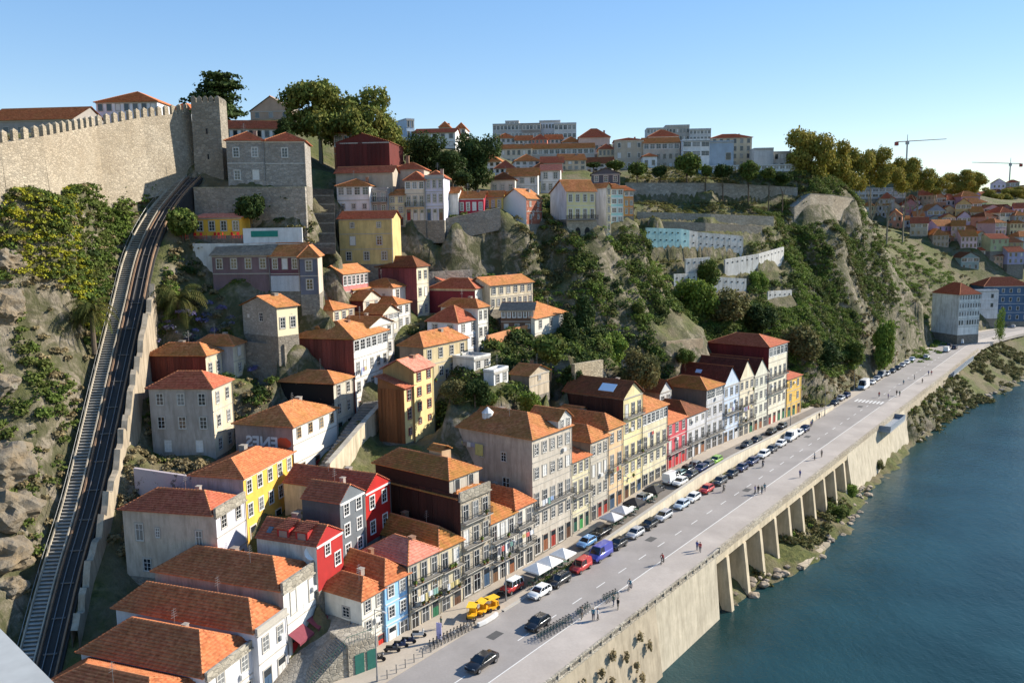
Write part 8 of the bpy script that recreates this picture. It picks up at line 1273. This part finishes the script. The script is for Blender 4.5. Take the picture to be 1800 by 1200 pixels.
for i, (s_, t_) in enumerate(PEOPLE):
    ti, li, hi = (i*3+1) % 8, (i*5+2) % 4, i % 3; z = 10.12 if t_ < 56.6 or s_ < 84 and t_ > 66 else 10.01
    person(s_, t_, z, [2, 1, 0][i % 3], ti, li, hi, AX+[0, math.pi, .4, 2.6][i % 4], 'person in %s top and %s %s' % (TOPS[ti][1], LEGS[li][1].split()[-1], WHERE[i]), .97+.06*((i*7) % 5)/4)
# ---------------------------------------------------------------- bicycles
def bike_mesh():
    w_ = MB()
    for k in range(14):
        a, b = 2*math.pi*k/14, 2*math.pi*(k+1)/14; w_.tube((0, .33*math.cos(a), .33*math.sin(a)), (0, .33*math.cos(b), .33*math.sin(b)), .022, .022, 5, cap=False)
    for k in range(6): a = math.pi*k/6; w_.tube((0, .33*math.cos(a), .33*math.sin(a)), (0, -.33*math.cos(a), -.33*math.sin(a)), .006, .006, 3, cap=False)
    return w_
BW = bike_mesh().mesh('wheel', RUB)
def bike_frame(c):
    f = MB(); bb, hd, st_, rr, fr = (0, .05, .30), (0, -.42, .82), (0, .25, .80), (0, .53, .34), (0, -.55, .34)
    for a, b in ((bb, hd), (bb, st_), (hd, (0, .22, .72)), (rr, bb), (rr, (0, .22, .72)), (fr, hd)): f.tube(a, b, .03, .03, 6)
    return f.mesh('frame', c)
hb = MB(); hb.tube((-.28, -.40, 1.02), (.28, -.40, 1.02), .02); hb.tube((0, -.42, .82), (0, -.40, 1.02), .02); HB = hb.mesh('handlebar', IRON); sd = MB(); sd.box(-.08, .12, .90, .08, .38, .97); sd.tube((0, .25, .78), (0, .25, .92), .018); SD = sd.mesh('saddle', RUB)
FRM = {k: bike_frame(flat(c, .4)) for k, c in (('green', (.03, .11, .09)), ('grey', (.2, .2, .2)), ('dark', (.03, .03, .035)), ('white', (.6, .6, .58)))}
def bicycle(x, y, z, ang, c, label, group=None):
    r = empty('bicycle', (x, y, z), ang, label, 'bicycle', group); obj('frame', FRM[c], r); obj('wheel', BW, r, (0, -.55, .34)); obj('wheel', BW, r, (0, .53, .34)); obj('handlebar', HB, r); obj('saddle', SD, r); return r
for i in range(11): bicycle(*xy(80.4+i*.62, 57.9-.06*i), 10.12, AX+1.05, 'green', 'dark green rental bicycle in the long tight row on the promenade', 'green rental bicycles in the long row')
for i in range(5): bicycle(*xy(88.6+i*.62, 57.2), 10.12, AX+1.05, 'green', 'dark green rental bicycle in the middle group on the promenade', 'green rental bicycles in the middle group')
for i in range(5): bicycle(*xy(94.4+i*.62, 56.6-.1*i), 10.12, AX+1.0, 'green', 'dark green rental bicycle in the last group beside the standing pair', 'green rental bicycles in the last group')
for i in range(14): bicycle(*xy(70.6+i*.6, 67.6-.05*i), 10.12, AX+.9, ['grey', 'dark', 'grey', 'white'][i % 4], '%s bicycle in the rack by the forecourt edge' % ['grey', 'dark', 'grey', 'white'][i % 4], 'bicycles in the forecourt rack')
CL = ['alone on the promenade before the viaduct', 'beyond the last group of rental bicycles', 'riding on the avenue beside the red parked car', 'riding on the avenue beside the white estate']
for i, (s_, t_) in enumerate(CYCLISTS):
    a = AX+(0 if i < 2 else math.pi)+.1; z = 10.12 if t_ < 56.6 else 10.01
    bicycle(*xy(s_, t_), z, a, 'dark', 'bicycle ridden by the cyclist '+CL[i]); person(s_, t_, z, 3, [3, 7, 5, 1][i], [1, 0, 2, 3][i], i % 3, a, 'cyclist in a %s top %s' % (TOPS[[3, 7, 5, 1][i]][1], CL[i]))
# ---------------------------------------------------------------- motor scooters
def scooter(s_, t_, ang, c, label):
    r = empty('motor_scooter', (*xy(s_, t_), 10.12), ang, label, 'scooter'); m = MB(); m.prism([(-.2, -.62), (.2, -.62), (.24, .0), (.2, .75), (-.2, .75), (-.24, 0)], .30, .62); m.box(-.22, -.72, .35, .22, -.55, 1.0); m.build('body', flat(c, .3), r)
    m = MB(); m.box(-.16, -.1, .62, .16, .72, .80); m.build('seat', RUB, r); m = MB(); m.tube((-.36, -.62, 1.05), (.36, -.62, 1.05), .025); m.tube((0, -.62, .95), (0, -.8, .3), .04); m.build('handlebar', IRON, r)
    for y in (-.82, .72): m = MB(); m.tube((-.06, y, .26), (.06, y, .26), .26, .26, 12); m.build('wheel', RUB, r)
    m = MB(); m.tube((.0, -.74, .9), (0, -.79, .9), .09, .09, 8); m.build('headlight', LAMP, r)
for s_, t_, c, lb in ((64.6, 70.8, (.03, .03, .035), 'black motor scooter parked in front of the white corner house'), (67.2, 70.9, (.05, .05, .06), 'dark grey motor scooter beside the red door'), (68.6, 70.9, (.03, .05, .12), 'navy motor scooter in front of the blue house'), (69.9, 70.8, (.02, .03, .07), 'second dark motor scooter in front of the blue house'), (71.9, 70.9, (.6, .6, .58), 'white motor scooter beside the blue house'), (87.4, 69.2, (.02, .02, .022), 'black motorcycle parked beside the red off-roader')):
    scooter(s_, t_, AX+2.2, c, lb)
# yellow pedal carts
def cart(s_, t_, ang, label):
    r = empty('pedal_cart', (*xy(s_, t_), 10.12), ang, label, 'cart'); m = MB(); m.prism([(-.55, -.9), (.55, -.9), (.6, .9), (-.6, .9)], .3, .62); m.box(-.5, .3, .62, .5, .85, 1.15); m.build('body', flat((.80, .40, .02), .4), r)
    m = MB()
    for x in (-.55, .55):
        for y in (-.8, .8): m.tube((x, y, .6), (x, y*.9, 1.75), .03)
    m.build('frame', flat((.7, .35, .02), .5), r); m = MB(); m.box(-.65, -.95, 1.75, .65, .95, 1.82); m.build('canopy', flat((.80, .47, .03), .6), r)
    for x in (-.6, .6):
        for y in (-.7, .7): m = MB(); m.tube((x-.04, y, .3), (x+.04, y, .3), .3, .3, 12); m.build('wheel', RUB, r)
cart(80.0, 68.6, AX+.5, 'yellow pedal cart nearest the bicycle rack'); cart(81.7, 68.3, AX+.2, 'yellow pedal cart between the other two'); cart(83.3, 67.9, AX-.2, 'yellow pedal cart next to the avenue kerb')
m = MB(); bn = empty('kerb_bench', (*xy(80.5, 66.4), 10.1), math.pi/2-A0, 'curved white concrete bench beside the avenue', 'bench'); m.prism([(-2, -.25), (-.8, -.45), (.8, -.45), (2, -.25), (2, .2), (.8, 0), (-.8, 0), (-2, .2)], 0, .45); m.build('seat', plaster((.7, .69, .66), .3), bn)
# ---------------------------------------------------------------- cafe terraces
def parasol(s_, t_, z, c, label, group, w_=3.0):
    r = empty('cafe_parasol', (*xy(s_, t_), z), math.pi/2-A0, label, 'parasol', group); h = 2.35; m = MB(); a = w_/2; q = [(-a, -a, h), (a, -a, h), (a, a, h), (-a, a, h)]; q2 = [(x, y, h-.22) for x, y, _ in q]; ap = (0, 0, h+.85)
    for i in range(4): j = (i+1) % 4; m.poly([q[i], q[j], ap]); m.poly([q2[i], q2[j], q[j], q[i]])
    m.build('canopy', flat(c, .8), r); m = MB(); m.tube((0, 0, 0), (0, 0, h+.8), .035); m.build('pole', flat((.5, .5, .48), .5), r); m = MB(); m.prism([(-.4, -.4), (.4, -.4), (.4, .4), (-.4, .4)], 0, .1); m.build('base', flat((.2, .2, .2), .8), r)
def table(s_, t_, z, label, group):
    r = empty('cafe_table', (*xy(s_, t_), z), random.uniform(0, 1), label, 'table', group); m = MB(); m.tube((0, 0, .70), (0, 0, .74), .38, .38, 10); m.build('top', flat((.10, .18, .13), .5), r); m = MB(); m.tube((0, 0, 0), (0, 0, .7), .03); m.tube((0, 0, 0), (0, 0, .03), .25, .25, 8); m.build('leg', IRON, r)
    for a in (0, math.pi):
        c = empty('cafe_chair', (*xy(s_+.75*math.cos(a), t_+.2*math.sin(a)), z), AX+a, 'dark cafe chair at a terrace table', 'chair', 'cafe terrace chairs'); m = MB(); m.box(-.2, -.2, .42, .2, .2, .46); m.build('seat', flat((.06, .12, .08), .6), c); m = MB(); m.box(-.2, .17, .46, .2, .2, .88); m.build('backrest', flat((.06, .12, .08), .6), c)
        for x in (-.18, .18):
            for y in (-.18, .18): m = MB(); m.box(x-.015, y-.015, 0, x+.015, y+.015, .42); m.build('leg', IRON, c)
for i, (s_, t_) in enumerate(UMB):
    z = zs(s_)+.1 if s_ < 108 else zs(s_)+.02; t2 = 67.8 if s_ < 108 else 69.2
    if i < 3: parasol(s_, t2, z, (.72, .71, .68), 'white pyramid parasol of the cafe terrace behind the parked red van', 'white cafe parasols')
    elif i < 5: parasol(s_, t2, z, (.50, .49, .50), 'pale grey parasol of the second cafe terrace', 'grey cafe parasols')
    else: parasol(s_, t2, z, (.035, .033, .033), 'black parasol of the far cafe terrace', 'black cafe parasols')
    for k in (-.8, .8): table(s_+k, t2+.2, z, 'small dark round table under a cafe parasol', 'cafe tables')
for i in range(5):
    pl = empty('planter', (*xy(93.0+i*2.1, 66.75), 10.2), math.pi/2-A0, 'green planter box screening the cafe terrace from the avenue', 'planter', 'planters of the cafe terrace'); m = MB(); m.box(-.8, -.2, 0, .8, .2, .45); m.build('box', flat((.08, .16, .10), .7), pl)
    v, f = leaves([(x, 0, .65) for x in (-.6, -.2, .2, .6)], [(.3, .22, .28)]*4, 160, .14, 40+i, .4); obj('foliage', np_mesh('foliage', v, f, G_MID), pl)
# ---------------------------------------------------------------- street lamps, bollards, signs
def lamp(s_, t_, z, h, label, arm=1.6, group=None, side=-1):
    r = empty('street_lamp', (*xy(s_, t_), z), math.pi/2-A0, label, 'lamp', group); m = MB(); m.tube((0, 0, 0), (0, 0, h), .09, .05, 8); m.tube((0, 0, 0), (0, 0, .8), .13, .11, 8); m.build('pole', flat((.22, .22, .22), .5), r); m = MB(); m.tube((0, 0, h), (0, side*arm, h+.15), .04); m.build('arm', flat((.22, .22, .22), .5), r); m = MB(); m.box(-.12, side*arm-.3, h+.06, .12, side*arm+.3, h+.2); m.build('lamp_head', flat((.45, .45, .44), .4), r)
lamp(61.4, 67.4, 10.1, 8.8, 'tall grey street lamp in front of the white corner house'); lamp(86.6, 68.0, 10.1, 9.0, 'tall grey street lamp beside the red off-roader'); lamp(123.5, 71.4, zs(123.5), 7.5, 'grey street lamp at the grey cafe parasols'); lamp(147.5, 68.4, zs(147.5), 8.5, 'grey street lamp in front of the crimson house'); lamp(205, 68.4, zs(205), 8, 'grey street lamp beside the pale sage house'); lamp(226, 66.2, 10, 7, 'grey street lamp at the end of the low sand-coloured wall'); lamp(265, 69.0, 10, 8, 'grey street lamp beside the camper van'); lamp(318, 69.0, 10, 8, 'grey street lamp under the right cliff')
bo = MB(); bo.tube((0, 0, 0), (0, 0, 1.0), .06, .05, 8); bo.tube((0, 0, .98), (0, 0, 1.08), .075, .05, 8); BOM = bo.mesh('post', flat((.12, .12, .12), .5))
for i in range(6):
    r = empty('bollard', (*xy(62.5+i*1.5, 66.9), 10.11), 0, 'dark iron bollard on the forecourt edge before the bicycle rack', 'bollard', 'forecourt bollards'); obj('post', BOM, r)
r = empty('banner_sign', (*xy(72.6, 67.9), 10.1), AX+.3, 'narrow lilac banner sign standing in the bicycle rack', 'sign'); m = MB(); m.box(-.35, -.03, .3, .35, .03, 2.5); m.build('panel', flat((.50, .45, .70), .6), r); m = MB(); m.tube((0, .05, 0), (0, .05, 2.6), .03); m.build('post', IRON, r)
# ---------------------------------------------------------------- steps in front of the awning house, terrace with green doors
sx = empty('front_steps', (-25.2, 88.6, 10.1), R(70), 'worn granite steps climbing past the house with two awnings', 'stairs'); stp = MB(); stp.box(0, -1.3, 0, .34, 1.3, .17); SM_ = stp.mesh('step', stone((.34, .31, .26), 1.5))
B0 = Vector((-24.9, 88.8, 10.1)); B1 = Vector((-20.6, 92.2, 14.0)); nst = 23; dd = (B1-B0); an = math.atan2(dd.y, dd.x)
sx.location = B0; sx.rotation_euler = (0, 0, an)
for k in range(nst): o = obj('step', SM_, sx, (dd.xy.length*k/nst, -.0, (3.9*k/nst))); 
m = MB(); m.v += [(0, -1.5, -.6), (dd.xy.length, -1.5, -.6), (dd.xy.length, 1.3, -.6), (0, 1.3, -.6), (0, -1.5, 0), (dd.xy.length, -1.5, 3.9), (dd.xy.length, 1.3, 3.9), (0, 1.3, 0)]
for q in ((0,1,5,4),(1,2,6,5),(2,3,7,6),(3,0,4,7),(4,5,6,7)): m.f.append(q); m.m.append(0)
m.build('flank_wall', stone((.36, .33, .27), 1.2), sx)
m = MB()
for k in range(0, nst+1, 3): x = dd.xy.length*k/nst; m.tube((x, -1.4, 3.9*k/nst), (x, -1.4, 3.9*k/nst+.95), .025)
m.tube((0, -1.4, .95), (dd.xy.length, -1.4, 4.85), .03); m.build('railing', flat((.06, .14, .10), .5), sx)
tr_ = empty('stone_terrace', B1, an, 'small stone terrace with green double doors beneath a green railing', 'terrace'); m = MB(); m.box(-.2, -1.7, -4.1, 3.4, 3.0, 0); m.build('wall', stone((.42, .38, .31), 1.2), tr_)
for x in (.6, 2.2): m = MB(); m.box(x, -1.78, -3.9, x+1.2, -1.69, -1.5); m.build('door', flat((.03, .14, .11), .5), tr_)
m = MB()
for k in range(10): m.tube((k*.36, -1.6, 0), (k*.36, -1.6, 1), .02)
m.tube((-.1, -1.6, 1), (3.3, -1.6, 1), .03); m.build('railing', flat((.06, .14, .10), .5), tr_)
# ---------------------------------------------------------------- additions on particular houses
HB_ = {h['id']: h for h in HOUSES}
ROOT = {}
for o in bpy.data.objects:
    if o.get('label'): ROOT[o['label']] = o
def root_of(i): return ROOT[HB_[i]['lb']]
# two maroon awnings
r = root_of('B'); hB = HB_['B']
for x in (hB['w']*.25, hB['w']*.75):
    m = MB(); m.v += [(x-1.5, -.1, 3.4), (x+1.5, -.1, 3.4), (x+1.5, -1.7, 2.5), (x-1.5, -1.7, 2.5), (x+1.5, -1.7, 2.2), (x-1.5, -1.7, 2.2)]; m.f += [(3, 2, 1, 0), (5, 4, 2, 3)]; m.m += [0, 0]; m.build('awning', flat((.20, .045, .06), .8), r)
m = MB(); n = 16
for i in range(n):
    a, b = 2*math.pi*i/n, 2*math.pi*(i+1)/n
    for (r0, q0), (r1, q1) in zip([(0, .22), (.5, .15), (.9, 0)], [(.5, .15), (.9, 0)]): m.poly([(r0*math.cos(a), q0, r0*math.sin(a)), (r1*math.cos(a), q1, r1*math.sin(a)), (r1*math.cos(b), q1, r1*math.sin(b)), (r0*math.cos(b), q0, r0*math.sin(b))])
o = m.build('satellite_dish', flat((.80, .80, .79), .4), r, (hB['w']-.9, .4, hB['ze']-hB['z0']+2.0), R(-38)); o.rotation_euler.x = R(-32)
# dormers
def dormer(root, x, y, z, w_, d_, h_, wc, rc, ang=0):
    """box dormer: x, y of front centre, ridge runs back along +y after ang"""
    q = obj('dormer', None, root, (x, y, z), ang); m = MB(); m.box(-w_/2, 0, -1.0, w_/2, d_, h_); o = m.build('wall', plaster(wc, .3), q)
    vs, fs, uvs = [], [], []; ov = .15; slope(vs, fs, uvs, (-w_/2-ov, -ov, h_), (w_/2+ov, -ov, h_), (w_/2+ov, d_+ov, h_+.55), (-w_/2-ov, d_+ov, h_+.55), True)
    obj('roof', np_mesh('roof', np.concatenate(vs), np.concatenate(fs), TILE[rc], np.concatenate(uvs)), q)
    window(q, 0, 0, .15, 0, w_*.62, h_-.35, flat((.7, .69, .66), .6), flat((.7, .69, .66), .6), GLASS[3]) if False else obj('pane', wmesh('pane', w_*.66, h_-.35, GLASS[3]), q, (0, -.01, .15))
    return q
h3 = HB_['M3']; r3 = root_of('M3')
for y in (2.4, 5.2): dormer(r3, .35, y, h3['ze']-h3['z0']+.1, 1.8, 2.4, 1.35, (.40, .03, .028), 'red', -math.pi/2)
# attic box and set-back top on the tall granite house, white pigeon loft on the big one
BLK_ = (.05, .018, .013); hE = HB_['E']; rE = root_of('E'); He = hE['ze']-hE['z0']
m = MB(); m.box(.05, 2.0, He-1, hE['w']-.05, 16.8, He+2.4); m.build('attic', cladding(BLK_), rE); m = MB(); m.box(.0, 1.93, He-1, hE['w'], 2.0, He+2.4); m.build('attic_front', plaster((.56, .51, .43), .5), rE)
w_, d_, oy, oz = hE['w'], 14.8, 2.0, He+2.4; a, b, c, e = (-.4, oy-.4, oz), (w_+.4, oy-.4, oz), (w_+.4, oy+d_+.4, oz), (-.4, oy+d_+.4, oz); p1, p2 = (w_/2, oy+3, oz+1.9), (w_/2, oy+d_-2, oz+1.9)
roof_obj(rE, [(a, b, p1, p1), (b, c, p2, p1), (c, e, p2, p2), (e, a, p1, p2)], [(p1, p2), (p1, a), (p1, b), (p2, c), (p2, e)], TILE['moss'], True, (a, b, c, e)).name = 'attic_roof'
for x in (1.6, 4.6): obj('window', wmesh('surround', 1.0, 1.6, flat((.6, .58, .52), .8)), rE, (x, 1.93, He+.5)); obj('pane', wmesh('pane', 1.0, 1.6, GLASS[1]), rE, (x, 1.92, He+.5))
m = MB(); m.box(3.6, 6.5, He+3, 5.6, 9, He+4.9); m.build('roof_hut', plaster((.5, .36, .22), .4), rE)
vs, fs, uvs = [], [], []; slope(vs, fs, uvs, (3.4, 9.2, He+4.9), (3.4, 6.3, He+4.9), (4.6, 6.3, He+5.6), (4.6, 9.2, He+5.6), True); slope(vs, fs, uvs, (5.8, 6.3, He+4.9), (5.8, 9.2, He+4.9), (4.6, 9.2, He+5.6), (4.6, 6.3, He+5.6), True); obj('hut_roof', np_mesh('hut_roof', np.concatenate(vs), np.concatenate(fs), TILE['moss'], np.concatenate(uvs)), rE)
hG = HB_['G']; rG = root_of('G'); Hg = hG['ze']-hG['z0']
m = MB(); m.tube((3.4, 11.5, Hg+.4), (3.4, 11.5, Hg+2.2), 1.0, .95, 10); m.tube((3.4, 11.5, Hg+2.2), (3.4, 11.5, Hg+3.1), 1.05, .1, 10); m.build('white_lantern', plaster((.66, .66, .64), .4), rG)
m = MB(); m.v += [(7.2, -.1, Hg-.4), (11.0, -.1, Hg-.4), (11.0, -.1, Hg+1.6), (9.1, -.1, Hg+3.0), (7.2, -.1, Hg+1.6), (7.2, 5, Hg+1.6), (9.1, 5, Hg+3.0), (11, 5, Hg+1.6), (7.2, 5, Hg-.4), (11, 5, Hg-.4)]
for f in ((0, 1, 2, 3, 4), (1, 9, 7, 2), (8, 0, 4, 5)): m.f.append(f); m.m.append(0)
m.build('gable', plaster((.60, .58, .53), .5), rG)
vs, fs, uvs = [], [], []; slope(vs, fs, uvs, (6.9, 6, Hg+1.45), (6.9, -.4, Hg+1.45), (9.1, -.4, Hg+3.1), (9.1, 6, Hg+3.1), True); slope(vs, fs, uvs, (11.3, -.4, Hg+1.45), (11.3, 6, Hg+1.45), (9.1, 6, Hg+3.1), (9.1, -.4, Hg+3.1), True); obj('gable_roof', np_mesh('gable_roof', np.concatenate(vs), np.concatenate(fs), TILE['old'], np.concatenate(uvs)), rG)
for x in (8.2, 10.0): window(rG, x, -.1, Hg+.1, 0, .8, 1.4, flat((.6, .58, .52), .8), SHUT, GLASS[0])
# skylights
def skylight(i, x, y, z, w_, l_, tilt, c=(.5, .6, .7)):
    m = MB(); m.box(-w_/2, -l_/2, 0, w_/2, l_/2, .1); o = m.build('skylight', glass(c, .1), root_of(i), (x, y, z)); o.rotation_euler = (0, tilt, 0)
hK = HB_['K']; skylight('K', 1.5, 4.2, hK['ze']-hK['z0']+1.35, 2.0, 3.2, -math.atan2(2.6, hK['w']/2+.4), (.55, .68, .8))
hP = HB_['P']; skylight('P', 2.3, 7.5, hP['ze']-hP['z0']+2.6, 1.0, 1.5, -math.atan2(4.2, hP['w']/2+.25), (.4, .55, .75)); skylight('M3', .9, 7.6, h3['ze']-h3['z0']+.85, .9, .7, -math.atan2(1.9, h3['w']*.42), (.1, .12, .14))
# ---------------------------------------------------------------- washing lines
def washing(root, x, y, z, ang, items, L):
    q = obj('washing_line', None, root, (x, y, z), ang); m = MB(); m.tube((0, 0, 0), (L, 0, 0), .012, cap=False); m.build('line', flat((.5, .5, .5), .6), q); g = random.Random(int(z*10)); px = .1
    for c, w_, h_ in items:
        m = MB(); n = 4; pts = []
        for i in range(n+1): f = i/n; pts.append((px+w_*f, .05*math.sin(f*9+px), 0))
        for p0, p1 in zip(pts, pts[1:]): m.poly([(p0[0], p0[1]-.03, -h_), (p1[0], p1[1]-.03, -h_), p1, p0])
        m.build('garment', flat(c, .9), q); px += w_+.1
CLO = [(.7, .7, .7), (.5, .42, .2), (.25, .2, .35), (.55, .12, .1), (.3, .4, .6), (.68, .62, .5), (.12, .12, .14), (.2, .35, .3)]
washing(rG, -.35, 17.0, Hg-2.2, -math.pi/2, [((.30, .22, .36), .9, 1.6), ((.5, .4, .5), .8, 1.2), ((.55, .48, .12), 1.1, .9), ((.25, .2, .15), .8, .7), ((.6, .58, .5), .7, .8), ((.3, .3, .35), .8, .7), ((.50, .45, .16), 1.6, 1.9)], 8.5)
g_ = random.Random(9)
for i, fr, n in (('D1', .5, 5), ('D2', .5, 3), ('F1', .6, 5), ('F2', .55, 3), ('J', .5, 3), ('Q', .5, 6), ('G', .45, 5), ('L', .72, 3), ('P', .6, 3), ('M11', .6, 4)):
    hh = HB_[i]; HH_ = hh['ze']-hh['z0']; washing(root_of(i), .4, -1.0, HH_*fr+g_.uniform(0, .6), 0, [(g_.choice(CLO), g_.uniform(.5, .9), g_.uniform(.6, 1.2)) for _ in range(n)], hh['w']-.8)
# balcony plants
for i, n in (('D1', 7), ('D2', 6), ('E', 4), ('F1', 3), ('K', 2), ('Q', 3), ('M13', 3)):
    hh = HB_[i]; HH_ = hh['ze']-hh['z0']; nf = len(hh['fl'])
    for k in range(n):
        fl = 1+k % (nf-1); q = obj('potted_plant', None, root_of(i), (g_.uniform(.5, hh['w']-.5), -.72, HH_*fl/nf+.1)); m = MB(); m.tube((0, 0, 0), (0, 0, .3), .12, .16, 7); m.build('pot', flat((.35, .14, .07), .8), q); v, f = leaves([(0, 0, .5)], [(.3, .22, .32)], 70, .16, k+60, .3); obj('foliage', np_mesh('foliage', v, f, G_FRESH if k % 2 else G_MID), q)
# ---------------------------------------------------------------- painted letters on the dark side wall
def letters(txt, root, loc, rot, size, mat, mirror=False, name='graffiti_letters'):
    cu = bpy.data.curves.new(name, 'FONT'); cu.body = txt; cu.size = size; cu.extrude = .012; cu.offset = size*.03; cu.align_x = 'CENTER'; o = bpy.data.objects.new(name, cu); col.objects.link(o); dg = bpy.context.evaluated_depsgraph_get(); me = bpy.data.meshes.new_from_object(o.evaluated_get(dg)); bpy.data.objects.remove(o); me.materials.append(mat)
    q = obj(name, me, root, loc); q.rotation_euler = rot; q.scale = (-1 if mirror else 1, 1, 1); return q
h9 = HB_['M9']; r9 = root_of('M9')
letters('ENES', r9, (-.03, 5.4, 5.0), (math.pi/2, 0, -math.pi/2), 2.5, flat((.55, .53, .54), .8), True)
m = MB(); n = 16
for rr_, c in ((1.0, 0),): m.poly([(0, 1.35*math.cos(2*math.pi*i/n), .95*math.sin(2*math.pi*i/n)*(1 if i % 2 else .86)) for i in reversed(range(n))])
o = m.build('graffiti_blob', flat((.40, .07, .03), .8), r9, (-.02, 1.7, 5.9))
m = MB(); m.poly([(0, .9*math.cos(2*math.pi*i/n), .4*math.sin(2*math.pi*i/n)) for i in reversed(range(n))]); m.build('graffiti_leaf', flat((.03, .18, .07), .8), r9, (-.025, 1.2, 4.6))
# restaurant banner
rr = empty('banner_wall', (-43.5, 152.6, 60.9), R(-3), 'low white wall with a dark green banner on the restaurant terrace', 'wall'); m = MB(); m.box(-5.5, 0, -2, 5.5, .3, 1.7); m.build('wall', plaster((.72, .72, .71), .3), rr); m = MB(); m.box(-4.0, -.06, .1, 1.0, -.01, 1.2); m.build('banner', flat((.02, .22, .17), .6), rr)
for k in range(14):
    c = empty('terrace_chair', (-62+k*1.15, 155.2-(k % 3)*.7, 61.0), k, 'bright red chair on the restaurant terrace', 'chair', 'red terrace chairs'); m = MB(); m.box(-.25, -.25, .4, .25, .25, .46); m.build('seat', flat((.5, .02, .02), .5), c); m = MB(); m.box(-.25, .2, .46, .25, .25, .95); m.build('backrest', flat((.5, .02, .02), .5), c); m = MB(); [m.box(x, y, -.2, x+.04, y+.04, .4) for x in (-.24, .2) for y in (-.24, .2)]; m.build('legs', flat((.5, .02, .02), .5), c)
# dark stair street between the terrace wall and the ochre house
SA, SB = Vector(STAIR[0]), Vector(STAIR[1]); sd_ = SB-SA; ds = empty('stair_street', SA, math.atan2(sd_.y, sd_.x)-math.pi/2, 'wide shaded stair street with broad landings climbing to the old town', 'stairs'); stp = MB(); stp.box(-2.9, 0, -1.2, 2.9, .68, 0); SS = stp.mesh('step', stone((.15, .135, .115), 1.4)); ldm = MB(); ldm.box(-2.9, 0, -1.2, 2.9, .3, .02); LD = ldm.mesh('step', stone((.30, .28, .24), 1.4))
for k in range(44): obj('step', LD if k % 7 == 3 else SS, ds, (0, sd_.xy.length*k/44, sd_.z*k/44))
# ---------------------------------------------------------------- arched openings in the stone base of the pale yellow house
hp = HB_['pale']; rp = root_of('pale'); m = MB(); m.box(-.15, -.5, -12, hp['w']+.1, 0, -.3); m.build('stone_base', stone((.42, .37, .29), 1.0), rp)
for x in (2.7, 5.2):
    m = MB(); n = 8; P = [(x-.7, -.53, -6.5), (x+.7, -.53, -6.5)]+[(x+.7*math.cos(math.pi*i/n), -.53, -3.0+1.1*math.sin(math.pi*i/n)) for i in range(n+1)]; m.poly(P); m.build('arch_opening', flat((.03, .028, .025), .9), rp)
o = obj('balcony', wmesh('balcony', hp['w']+.6, 1, flat((.3, .28, .25), .8)), rp, (hp['w']/2, -.2, .0)); obj('railing', wmesh('rail', hp['w']+.6, 1, IRON), o)
# ---------------------------------------------------------------- cranes far away
def crane(x, y, z, h, jl, ang, label):
    r = empty('tower_crane', (x, y, z), ang, label, 'crane'); m = MB(); m.tube((0, 0, 0), (0, 0, h), .7, .6, 4); m.build('mast', flat((.45, .40, .38), .6), r); m = MB(); m.tube((-jl*.28, 0, h-1), (jl, 0, h+1.5), .5, .35, 4); m.build('jib', flat((.55, .35, .28), .6), r); m = MB(); m.box(-jl*.28-1, -1, h-4, -jl*.28+1.5, 1, h-1); m.build('counterweight', flat((.35, .08, .06), .7), r); m = MB(); m.box(-1.1, -1, h-3, 1.1, 1, h-.6); m.build('cab', flat((.4, .4, .4), .5), r)
    m = MB(); m.tube((0, 0, h), (0, 0, h+5), .3, .2, 4); m.build('peak', flat((.45, .40, .38), .6), r)
crane(330, 700, 86, 42, 36, R(10), 'small tower crane with red counterweight on the skyline'); crane(500, 840, 84, 34, 36, R(172), 'far tower crane facing left near the edge of the skyline')
# ---------------------------------------------------------------- grey bridge girder under the viewpoint
bg = empty('bridge_girder', (-7.32, 11.64, 55.75), R(47), 'plain blue-grey steel girder of the bridge close to the viewpoint', 'bridge'); m = MB(); m.box(-6, -8, -1.2, 0, 8, 0); m.build('girder', flat((.36, .37, .36), .7), bg); m = MB(); m.box(-.25, -8, -1.6, .0, 8, -1.2); m.build('flange', flat((.36, .37, .36), .7), bg)
